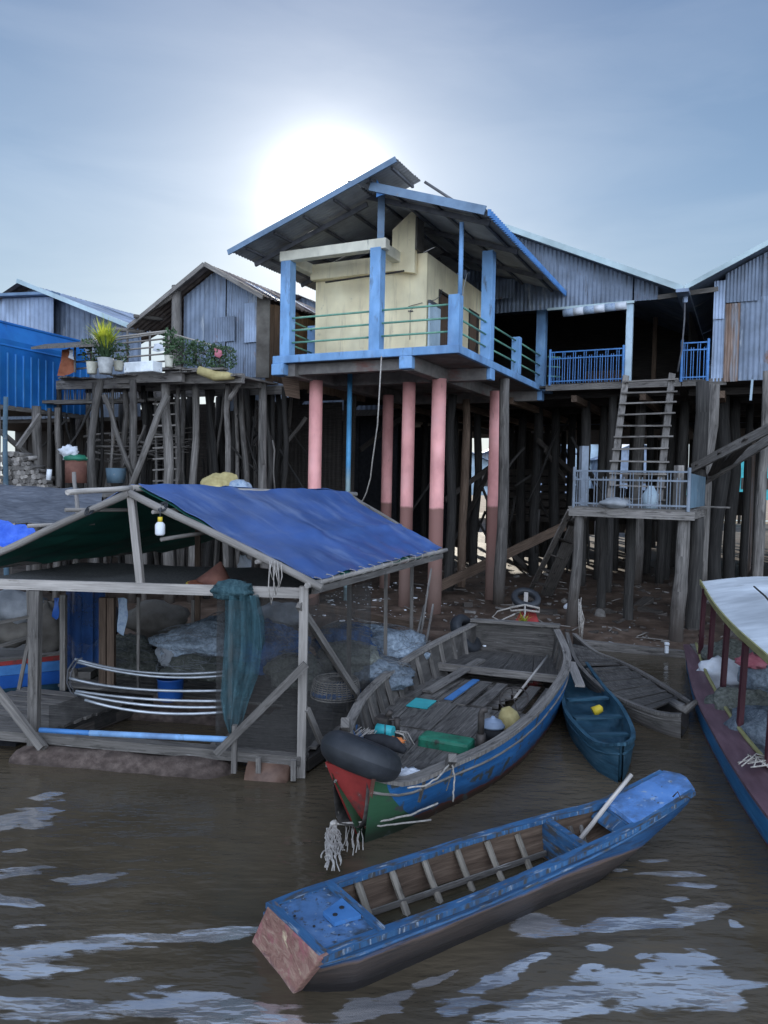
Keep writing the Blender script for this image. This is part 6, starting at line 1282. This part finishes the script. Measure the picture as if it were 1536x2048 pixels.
# ---- front blue punt
mat('punt_blue', [(.3, (.018, .06, .135)), (.55, (.032, .105, .22)), (.8, (.075, .17, .30))], 'UV', (2.5, 16, 1), rough=.5, spec=.45, bump=.35, stain=[((.05, .05, .05), (4, 18, 1), .50, .60), ((.24, .28, .33), (5, 30, 1), .58, .66), ((.14, .10, .075), (9, 22, 1), .62, .66)])
mat('punt_side', [(.3, (.014, .045, .11)), (.55, (.022, .075, .17)), (.8, (.045, .12, .24))], 'UV', (2.0, 24, 1), rough=.55, bump=.4, zband=[(.235, .26, (.17, .11, .075)), (.215, .245, (.045, .035, .03)), (.10, .19, (.016, .014, .014))], post=[((.03, .027, .025), (2.5, 20, 1), .50, .66), ((.26, .18, .12), (2, 26, 1), .64, .74)])
mat('punt_deck', [(.3, (.05, .12, .25)), (.55, (.09, .19, .37)), (.8, (.16, .28, .47))], sc=(5, 5, 5), rough=.45, spec=.5, bump=.3, stain=[((.035, .05, .07), 2.6, .48, .60), ((.045, .05, .06), 14, .56, .62), ((.26, .30, .34), 22, .62, .66)])
mat('punt_bow', [(.3, (.08, .20, .46)), (.55, (.12, .27, .58)), (.8, (.22, .37, .66))], sc=(4, 4, 4), rough=.5, spec=.4, bump=.3, stain=[((.06, .10, .17), 2.5, .50, .66), ((.30, .36, .44), 16, .60, .66), ((.07, .08, .09), 24, .63, .66)], det=9)
mat('punt_stern', [(.25, (.17, .075, .062)), (.5, (.30, .16, .125)), (.75, (.44, .31, .23))], sc=(9, 9, 16), rough=.8, bump=.8, distort=1.5, stain=[((.30, .10, .11), 4.5, .50, .62), ((.62, .50, .32), 6, .60, .68)], zband=[(-.02, .08, (.16, .15, .17))])
bp = thing('boat', PZ(930, 1850, 0), 'narrow blue flat-bottomed boat in the foreground with raw pinkish stern', 'boat')
NR = [PZ(643, 1917, .30), PZ(700, 1893, .30), PZ(785, 1862, .29), PZ(960, 1797, .28), PZ(1130, 1722, .30), PZ(1240, 1672, .34), PZ(1300, 1640, .39), PZ(1388, 1584, .50)]
FR_ = [PZ(534, 1812, .30), PZ(600, 1786, .30), PZ(680, 1760, .29), PZ(830, 1712, .28), PZ(960, 1670, .30), PZ(1110, 1628, .34), PZ(1200, 1604, .39), PZ(1322, 1544, .50)]
PR2 = [(0, 0), (.01, .3), (.03, .6), (.06, .9), (.10, 1.0), (.5, 1.02), (.90, 1.0), (.94, .9), (.97, .6), (.99, .3), (1, 0)]
F2, N2 = hull(bp, FR_, NR, lambda q: -.07 if q < .55 else -.07+.50*((q-.55)/.45)**1.6, 'punt_side', 40, 'wood_brown', .03, .05, 'punt_blue', .055, prof=PR2, base0=(PZ(499, 1884, -.05), PZ(582, 1984, -.05)))
def ppt(q, f, z=None):
    x_ = q*39; i = min(38, int(x_)); e = x_-i; l = F2[i].lerp(F2[i+1], e); r_ = N2[i].lerp(N2[i+1], e); p = l.lerp(r_, f)
    if z is not None: p.z = z
    return p
# stern board, overhanging, raked
tA, tB, tC, tD = PZ(534, 1812, .315), PZ(643, 1918, .315), PZ(579, 1988, -.03), PZ(497, 1886, -.03)
m = MB(); m.prism([tA, tB, tC+V((0, 0, -.03)), tD+V((0, 0, -.03))], (ppt(.1, .5)-ppt(0, .5)).normalized()*.07); m.build('stern_board', 'punt_stern', bp, bevel=.012)
sd = (ppt(.1, .5)-ppt(0, .5)).normalized(); sd.z = 0
P_ = [[ppt(.002+.125*i/8, .04+.92*j/8)+V((0, 0, .004-.014*(1 if (2 <= j <= 6 and i < 6 and i > 0) else 0))) for j in range(9)] for i in range(9)]
m = MB(); m.slab([r[::-1] for r in P_][::-1], (0, 0, 1), .03); m.build('stern_deck', 'punt_deck', bp)
m = MB(); m.bar(ppt(.13, .03)+V((0, 0, .018)), ppt(.13, .97)+V((0, 0, .018)), .05, .03); m.bar(ppt(.006, .02)+V((0, 0, .016)), ppt(.006, .98)+V((0, 0, .016)), .05, .03); m.build('deck_edge', 'punt_blue', bp)
a, b_ = ppt(.12, .62), ppt(.225, .50)
m = MB(); m.slab([[ppt(.068, .45)+V((0, 0, .02)), ppt(.068, .66)+V((0, 0, .02))], [ppt(.122, .36)+V((0, 0, .03)), ppt(.122, .70)+V((0, 0, .03))]][::-1], (0, 0, 1), .025); o = m.build('bracket', 'paint_blue', bp, bevel=.006)
for q_, f_ in ((.082, .56), (.106, .50)):
    m = MB(); c_ = ppt(q_, f_)+V((0, 0, .025 if q_ < .1 else .030)); m.tube([c_-V((0, 0, .004)), c_+V((0, 0, .001))], .016, 12); m.build('bolt_hole', 'rubber', bp)
for q_, f_ in ((.03, .3), (.04, .55), (.06, .8), (.10, .85), (.09, .25)):
    m = MB(); c_ = ppt(q_, f_)+V((0, 0, -.006)); m.tube([c_, c_+V((0, 0, .006))], .008, 8); m.build('nail_mark', 'rubber', bp)
# bow deck
m = MB(); P_ = [[ppt(.80+.2*i/6, .03+.94*j/5)+V((0, 0, .012+.012*math.sin(math.pi*j/5))) for j in range(6)] for i in range(7)]; P_.append([P_[-1][j]+V((.09, .07, .01))*(1-abs(j-2.5)/3.2) for j in range(6)])
m.slab([r[::-1] for r in P_][::-1], (0, 0, 1), .04); m.build('bow_deck', 'punt_bow', bp)
m = MB(); P_ = [[ppt(.735+.065*i/4, .04+.92*j/8)+V((0, 0, -.012-(.05 if False else 0))) for j in range(9)] for i in range(5)]
m.slab([[ppt(.795, .05)-V((0, 0, .01)), ppt(.795, .95)-V((0, 0, .01))], [ppt(.765, .1)-V((0, 0, .06)), ppt(.765, .9)-V((0, 0, .06))]], (0, 0, 1), .02); m.build('coaming', 'punt_blue', bp)
def bulk(q, mt='punt_blue', w=.03, zl_=.02):
    m = MB(); a = ppt(q, .03)-V((0, 0, .01)); b_ = ppt(q, .97)-V((0, 0, .01)); b2, a2 = ppt(q, .88, zl_+.03), ppt(q, .12, zl_+.03); m.prism([a, b_, b2, a2], sd*w); return m.build('bulkhead', mt, bp)
bulk(.635); bulk(.79, zl_=.20)
m = MB(); m.prism([ppt(.64, .05)-V((0, 0, .015)), ppt(.655, .05)-V((0, 0, .015)), ppt(.655, .95)-V((0, 0, .015)), ppt(.64, .95)-V((0, 0, .015))], (0, 0, .02)); m.build('thwart', 'punt_blue', bp)
for k in range(6):
    q = .19+k*.075+(.008 if k > 2 else 0); P_ = [ppt(q+.006*math.sin(j), .05+.9*j/8, .02+.24*(abs(j-4)/4)**2.6) for j in range(9)]; m = MB()
    for i in range(8): pass
    m.tube(P_, [.034]*9, 6, flat=.55); m.build('rib', 'rib_tan', bp)
for k in range(3): q = .68+k*.03; m = MB(); m.tube([ppt(q, .06+.88*j/8, .04+.2*(abs(j-4)/4)**2.6) for j in range(9)], .022, 6, flat=.6); m.build('rib', 'wood_grey', bp)
mat('bilge_water', [(.3, (.035, .03, .018)), (.7, (.055, .045, .028))], sc=(2, 2, 2), rough=.05, spec=.5, bump=.05)
m = MB(); m.grid([[ppt(.14+.49*i/8, .035, .045), ppt(.14+.49*i/8, .965, .045)] for i in range(9)]); m.build('bilge_water', 'bilge_water', bp)
m = MB(); 
for f_ in (.2, .8): m.bar(ppt(.14, f_, .08), ppt(.63, f_, .10), .015, .04)
m.build('stringer', 'wood_grey', bp)
t_ = thing('paddle', PZ(1190, 1640, .3), 'long wooden paddle leaning in the foreground blue boat', 'paddle')
m = MB(); a, b_ = PZ(1143, 1700, .10), PZ(1263, 1549, .62); P_, R_ = crooked(a, b_, .019, .017, .005, 7); m.tube(P_, R_, 8); m.build('shaft', 'wood_pale', t_)
m = MB(); d_ = (a-b_).normalized(); s2 = d_.cross(V((.3, -.6, .7))).normalized(); m.prism([a-d_*.1-s2*.02, a-d_*.1+s2*.02, a+d_*.08+s2*.045, a+d_*.12+s2*.03, a+d_*.12-s2*.03, a+d_*.08-s2*.045], d_.cross(s2)*.02); m.build('blade', 'wood_pale', t_)
m = MB(); p = PZ(1362, 1598, .5); m.tube([p+V((-.05, .04, .0)), p+V((-.02, .02, .05)), p, p+V((.04, -.02, .03)), p+V((.08, .0, .0))], .006, 5); m.build('wire_loop', 'iron', bp)

# ---- small teal canoe, plank boat, right boat
cn_ = thing('boat', PZ(1200, 1480, 0), 'small dark teal canoe squeezed against the right side of the large boat', 'boat')
hull(cn_, [PZ(1100, 1290, .28), PZ(1118, 1340, .26), PZ(1124, 1390, .26), PZ(1132, 1425, .27), PZ(1155, 1455, .28), PZ(1185, 1482, .30), PZ(1215, 1490, .34), PZ(1238, 1488, .40)],
     [PZ(1150, 1290, .28), PZ(1180, 1335, .26), PZ(1207, 1372, .26), PZ(1237, 1405, .27), PZ(1258, 1440, .28), PZ(1268, 1468, .30), PZ(1264, 1480, .34), PZ(1248, 1488, .40)], -.12, 'hull_teal', 30, 'hull_teal', .03, .14, 'hull_teal', .03)
for (a, b_) in (((1142, 1437), (1250, 1432)), ((1172, 1470), (1262, 1468)), ((1128, 1400), (1222, 1395))):
    m = MB(); p0_, p1_ = PZ(*a, .24), PZ(*b_, .24); m.bar(p0_.lerp(p1_, .06), p0_.lerp(p1_, .92), .09, .025); m.build('thwart', 'hull_teal', cn_)
m = MB(); p = PZ(1186, 1424, .14); m.tube([p, p+V((.1, 0, .05)), p+V((.12, 0, .055))], [.07, .055, .02], 14, flat=.9); o = m.build('scoop', 'yellow_plastic'); tag(o, 'small yellow plastic scoop lying in the dark teal canoe', 'scoop')
pb = thing('boat', PZ(1260, 1380, 0), 'old unpainted plank-decked boat moored left of the maroon boat', 'boat')
Lp, Rp = hull(pb, [PZ(1132, 1266, .45), PZ(1150, 1320, .30), PZ(1195, 1370, .25), PZ(1245, 1400, .24), PZ(1315, 1426, .25), PZ(1362, 1430, .3)], [PZ(1150, 1268, .45), PZ(1190, 1302, .30), PZ(1240, 1322, .25), PZ(1295, 1350, .24), PZ(1350, 1384, .25), PZ(1380, 1404, .3)], -.1, 'wood_grey', 26, 'wood_dark', .03, .1, 'wood_grey', .05)
m = MB()
for k in range(22):
    q = .14+k*.034
    if k in (7,): continue
    i = q*25; i0 = int(i); e = i-i0; l = Lp[i0].lerp(Lp[i0+1], e); r_ = Rp[i0].lerp(Rp[i0+1], e); i1 = i+.034*25*.85; j0 = min(24, int(i1)); e1_ = i1-j0; l1 = Lp[j0].lerp(Lp[j0+1], e1_); r1 = Rp[j0].lerp(Rp[j0+1], e1_)
    z_ = V((0, 0, -.03+jit(.008))); m.prism([l.lerp(r_, .1)+z_, l1.lerp(r1, .1)+z_, l1.lerp(r1, .9+jit(.04))+z_, l.lerp(r_, .9+jit(.04))+z_], (0, 0, .02))
m.build('deck_boards', 'boat_wood', pb)
m = MB(); m.tube([PZ(1345, 1405, .3), PZ(1372, 1418, .34), PZ(1392, 1404, .40)], [.05, .06, .035], 8); m.build('broken_end', 'wood_grey', pb)
m = MB(); m.bar(PZ(1142, 1325, .34), PZ(1160, 1372, .30), .13, .03); o = m.build('plank', 'wood_pale'); tag(o, 'short pale plank bridging the canoe and the plank-decked boat', 'plank')

rb = thing('boat', PZ(1500, 1450, 0), 'maroon and blue boat with white canopy at the right edge', 'boat')
go = [(1369, 1290, .40), (1376, 1325, .37), (1387, 1375, .34), (1402, 1415, .32), (1424, 1456, .31), (1452, 1506, .31), (1485, 1558, .31), (1520, 1608, .31), (1560, 1660, .32), (1620, 1730, .34)]
gi = [(1392, 1291, .42), (1408, 1340, .40), (1425, 1375, .38), (1450, 1420, .37), (1483, 1470, .36), (1520, 1515, .36), (1560, 1560, .36), (1620, 1620, .36), (1700, 1690, .36), (1780, 1760, .36)]
Go = resample([PZ(*p) for p in go], 30); Gi = resample([PZ(*p) for p in gi], 30)
mat('right_hull', [(.3, (.02, .11, .24)), (.55, (.03, .16, .33)), (.8, (.07, .22, .40))], 'UV', (2, 22, 1), rough=.5, bump=.3, zband=[(.05, .10, (.16, .03, .035))], stain=((.2, .22, .24), (3, 16, 1), .64, .72))
rd = V((.96, -.28, 0))
Ob = [V((p.x+.06, p.y-.01, -.15)) for p in Go]
Gr = [Go[i]+rd*(2.3*min(1, (29-i)/8+.0 if False else 1)) for i in range(30)]; 
m = MB(); m.grid([[Go[i], Go[i].lerp(Ob[i], .5)+V((.0, 0, 0)), Ob[i], Ob[i]+rd*1.1, Ob[i]+rd*2.2, Gr[i]] for i in range(30)], uv=[[(i*.25, q) for q in (0, .3, .6, 1, 1.5, 2)] for i in range(30)]); m.build('hull', 'right_hull', rb)
m = MB(); m.slab([[Go[i]+V((-.02, 0, .012)), Gi[i]+V((0, 0, .012))] for i in range(30)], (0, 0, 1), .03); m.build('side_deck', 'boat_maroon', rb)
m = MB(); m.slab([[Gi[i]+V((0, 0, .02)), V((Gi[i].x+.05, Gi[i].y, .05))] for i in range(30)], (1, 0, 0), -.02); m.build('inner_side', 'boat_maroon', rb)
m = MB(); m.tube([p+V((0, 0, .035)) for p in Gi], .022, 8); m.build('coaming_trim', 'trim_olive', rb)
m = MB(); m.prism([Gi[0]+V((-.1, 0, .03)), Gi[0]+rd*1.5+V((0, .0, .03)), Gi[0]+rd*1.6+V((-.2, -.9, .03)), Gi[4]+V((0, 0, .03))], (0, 0, -.03)); m.build('fore_deck', 'wood_grey', rb)
m = MB(); m.grid([[V((Gi[i].x+.04, Gi[i].y, .06)), V((Gi[i].x+2.1, Gi[i].y-.5, .06))] for i in range(30)]); m.build('floor', 'wood_dark', rb)
cp = [(1403, 1163, 1.46), (1430, 1208, 1.42), (1468, 1252, 1.40), (1510, 1290, 1.40), (1560, 1332, 1.40), (1640, 1390, 1.42)]
Ce = resample([PZ(*p) for p in cp], 16)
m = MB(); P_ = [[p+rd*(2.2*j/8)+V((0, 0, .14*math.sin(math.pi*j/8)+(.006*math.sin(i*1.6)))) for j in range(9)] for i, p in enumerate(Ce)]; m.slab(P_[::-1], (0, 0, 1), .03); m.build('canopy', 'roof_white', rb)
m = MB(); m.slab([[p+V((-.015, -.01, .03)), p+V((-.01, -.01, -.05))] for p in Ce], rd, .02); m.build('canopy_trim', 'trim_olive', rb)
m = MB(); m.tube([p+V((.03, 0, -.075)) for p in Ce], .022, 8); m.build('canopy_rail', 'post_maroon', rb)
m = MB(); m.tube([PZ(1508, 1173, 1.60), PZ(1530, 1192, 1.62), PZ(1545, 1210, 1.62)], .012, 6); m.build('canopy_seam', 'iron', rb)
for (x0, y0_, x1, y1_) in ((1400, 1318, 1413, 1180), (1418, 1345, 1428, 1212), (1444, 1400, 1459, 1248), (1479, 1458, 1498, 1288), (1536, 1535, 1552, 1330)):
    a = PZ(x0, y0_, .38); b_ = PD(x1, y1_, a.y+.02); m = MB(); m.bar(a, V((a.x+.03, a.y, b_.z+.02)), .055, .055, (1, 0, 0)); m.build('post', 'post_maroon', rb)
for (px, py, z_, r_, mt, lab, sd_) in ((1455, 1318, .5, (.34, .3, .24), 'net_olive', 'dark green bundle under the white canopy', 2), (1445, 1350, .35, (.36, .26, .22), 'cloth_white', 'pale cloth bundle with a knotted top under the white canopy', 4), (1525, 1352, .5, (.3, .26, .24), 'net_grey', 'blue-grey bundle beside the pale cloth bundle under the canopy', 6), (1500, 1425, .3, (.5, .4, .26), 'net_olive', 'olive net heap in the middle of the canopied boat', 8), (1545, 1470, .3, (.45, .4, .28), 'net_grey', 'grey net heap nearest the viewer in the canopied boat', 11)):
    c_ = PZ(px, py, z_); m = MB(); m.blob(c_, r_, .35, 1.8, 30, 16, seed=sd_); o = m.build('bundle', mt); tag(o, lab, 'bundle' if 'bundle' in lab else 'fishing net')
m = MB(); m.blob(PZ(1505, 1322, .75), (.2, .1, .09), .6, 3, seed=3); o = m.build('clothes', 'cloth_pink'); tag(o, 'pink and white clothes piled on the bundles under the canopy', 'clothes')
m = MB(); c_ = PZ(1530, 1522, .42)
for k in range(14): m.tube([c_+V((jit(.1), jit(.08), .02)), c_+V((jit(.16), jit(.12), .03+jit(.02))), c_+V((jit(.2)-.1, jit(.1)-.1, 0))], .007, 5)
o = m.build('rope', 'rope'); tag(o, 'knot of grey rope tied round the yellowish trim of the maroon boat', 'rope')

# ---- left blue boat behind the shelter, red bow boat behind the large boat
lb = thing('boat', PD(20, 1360, 10), 'blue boat with a red stripe behind the left front post of the shelter', 'boat')
for (y0_, y1_, mt, nm, off) in ((1322, 1332, 'red_paint', 'stripe', 0), (1333, 1352, 'paint_blue', 'hull_board', .012), (1353, 1378, 'blue_plastic', 'hull_board', .02)):
    m = MB(); a0_, a1_, b0_, b1_ = PD(-60, y0_+6, 9.2-off), PD(-60, y1_+6, 9.2-off), PD(122, y0_-12, 10.0-off), PD(122, y1_-12, 10.0-off); m.slab([[a0_, a1_], [b0_, b1_]], (0, -1, 0), .03); m.build(nm, mt, lb)
m = MB(); a, b_ = PD(-60, 1326, 9.25), PD(122, 1306, 10.05); m.bar(a, b_, .12, .03); m.build('gunwale', 'wood_grey', lb)
m = MB(); a, b_ = PD(-60, 1384, 9.2), PD(122, 1366, 10.0); m.prism([a, b_, b_+V((.2, 1, 0)), a+V((.2, 1.0, 0))], (0, 0, -.4)); m.build('hull', 'hull_teal', lb)
fbar(PD(0, 1245, 9.2), PD(66, 1232, 9.3), .03, .04, 'wood_grey', 'rail'); fbar(PD(0, 1292, 9.2), PD(66, 1272, 9.3), .03, .04, 'wood_grey', 'rail'); fbar(PD(66, 1235, 8.9), PD(38, 1378, 9.0), .03, .04, 'wood_grey', 'rail', (1, 0, 0))
rr = thing('boat', PD(1050, 1255, 13.2), 'narrow red bow of a small boat wrapped in pale rope behind the large boat', 'boat')
m = MB(); a = [PD(1018, 1262, 12.9), PD(1084, 1262, 12.9), PD(1068, 1215, 13.4), PD(1046, 1215, 13.4)]; m.prism(a, V((0, .25, -.25))); m.build('bow_deck', 'red_paint', rr)
m = MB(); m.bar(PD(1050, 1225, 13.3), PD(1052, 1186, 13.5), .07, .07, (1, 0, 0)); m.build('bow_post', 'wood_pale', rr)
m = MB(); m.tube([PD(1020, 1215, 13.2), PD(1050, 1210, 13.1), PD(1078, 1216, 13.2), PD(1078, 1224, 13.2), PD(1048, 1220, 13.1), PD(1022, 1222, 13.2)], .02, 6, closed=True)
m.tube([PD(1050, 1210, 13.05), PD(1050, 1228, 12.95), PD(1045, 1245, 12.9)], .016, 6); m.tube([PD(1020, 1216, 13.1), PD(996, 1222, 13.2), PD(985, 1234, 13.2), PD(1000, 1242, 13), PD(1030, 1228, 13)], .014, 6)
m.build('rope_wrap', 'rope', rr)
c_ = PD(1044, 1246, 12.75); t_ = thing('flower_offering', c_, 'small lime green leafy offering on the red bow behind the large boat', 'plant'); m = MB(); leaves(m, c_, .24, 26, .014, arch=True); m.build('foliage', 'leaf_lime', t_)

# ---------------------------------------------------------------- mud bank things
m = MB(); m.bar(PD(1160, 1288, 13.6), PD(1378, 1312, 13.0), .14, .16); o = m.build('timber_beam', 'wood_grey'); tag(o, 'long squared timber lying at the water edge behind the plank-decked boat', 'timber')
m = MB(); m.bar(PD(640, 1214, 14.2), PD(836, 1250, 13.4), .14, .12); o = m.build('timber_beam', 'wood_brown'); tag(o, 'brown timber lying at the water edge behind the net heaps', 'timber')
for (a, b_, lab) in (((848, 1215, 12.6), (828, 1300, 11.6), 'grey pole leaning beside the large boat, left one'), ((866, 1212, 12.8), (852, 1290, 11.8), 'grey pole leaning beside the large boat, right one'), ((862, 1140, 13.0), (838, 1295, 11.9), 'tall grey board leaning against the front pink column')):
    m = MB(); m.bar(PD(*a), PD(*b_), .09, .03, (1, 0, 0)); o = m.build('leaning_board', 'wood_grey'); tag(o, lab, 'board')
def litter(n, xr, yr, szr, mt, nm, seed):
    random.seed(seed); m = MB()
    for k in range(n):
        px, py = random.gauss((xr[0]+xr[1])/2, (xr[1]-xr[0])/3.2), random.uniform(*yr); p = PZ(px, py, .1)
        if p.y > 40: continue
        p.z = gz(p)+.012; a = random.random()*3.14; s_ = random.uniform(*szr)*(3 if random.random() < .1 else 1)
        m.obox(p, V((math.cos(a)*s_, math.sin(a)*s_, jit(.3)*s_)), V((-math.sin(a)*s_*.45, math.cos(a)*s_*.45, 0)), V((0, 0, s_*.25)))
    return tag(m.build(nm, mt), kind='stuff')
litter(170, (650, 860), (1172, 1246), (.007, .020), 'white_plastic', 'litter', 3)
litter(26, (870, 1440), (1150, 1285), (.008, .018), 'cloth_grey', 'litter', 4)
litter(260, (640, 1450), (1140, 1280), (.02, .05), 'stone', 'rubble', 5)
litter(150, (860, 1460), (1120, 1275), (.03, .10), 'wood_dark', 'debris', 6)
random.seed(31)
m = MB()
for k in range(90):
    p = PZ(random.uniform(640, 1460), random.uniform(1120, 1285), .1); p.z = gz(p)+.02; a = random.random()*3.14; L_ = random.uniform(.15, .5); m.tube([p, p+V((math.cos(a)*L_, math.sin(a)*L_, jit(.05)))], .012, 5)
tag(m.build('twigs', 'wood_grey'), kind='stuff')
for k, (px, py, s_) in enumerate(((1135, 1216, .09), (1128, 1210, .07), (1000, 1190, .07), (925, 1172, .09), (1200, 1235, .12))):
    p = PZ(px, py, .1); p.z = gz(p)+.03; m = MB(); m.blob(p, s_, .3, 2, 14, 9, seed=k); o = m.build('rock', 'stone' if k else 'cloth_white'); tag(o, 'rough stone lying on the dark mud bank under the houses' if k else 'small white stone on the mud left of the platform post', 'rock', 'stones on the mud bank' if k else None)
# cast-off white bucket at the foot of platform post
p = PD(1333, 1306, 12.9); m = MB(); m.box(p+V((0, 0, .06)), (.06, .05, .13)); m.box(p+V((0, 0, .16)), (.075, .06, .05)); o = m.build('white_bottle', 'white_plastic', bevel=.01); tag(o, 'bright white bottle standing on the timber at the water edge', 'bottle')
m = MB()
for k in range(8): m.tube([PD(1160+jit(3), 1195+k*3, 13.6), PD(1163+jit(6), 1230+k*2, 13.5), PD(1161+jit(5), 1262+k*4, 13.5)], .008, 5)
o = m.build('rope', 'rope'); tag(o, 'frayed rope hanging down the left front post of the platform', 'rope')

# ---------------------------------------------------------------- light morning haze over the river
hm = bpy.data.materials.new('haze'); hm.use_nodes = True; ht = hm.node_tree; ht.nodes.clear()
ho = ht.nodes.new('ShaderNodeOutputMaterial'); hv = ht.nodes.new('ShaderNodeVolumePrincipled'); hv.inputs['Color'].default_value = (.62, .74, 1.0, 1); hv.inputs['Density'].default_value = HAZE; hv.inputs['Anisotropy'].default_value = .3
ht.links.new(hv.outputs[0], ho.inputs['Volume']); MATS['haze'] = hm
if HAZE > 0:
    m = MB(); m.box((0, 40, 6), (240, 160, 14.8)); o = m.build('haze', 'haze'); tag(o, kind='stuff')
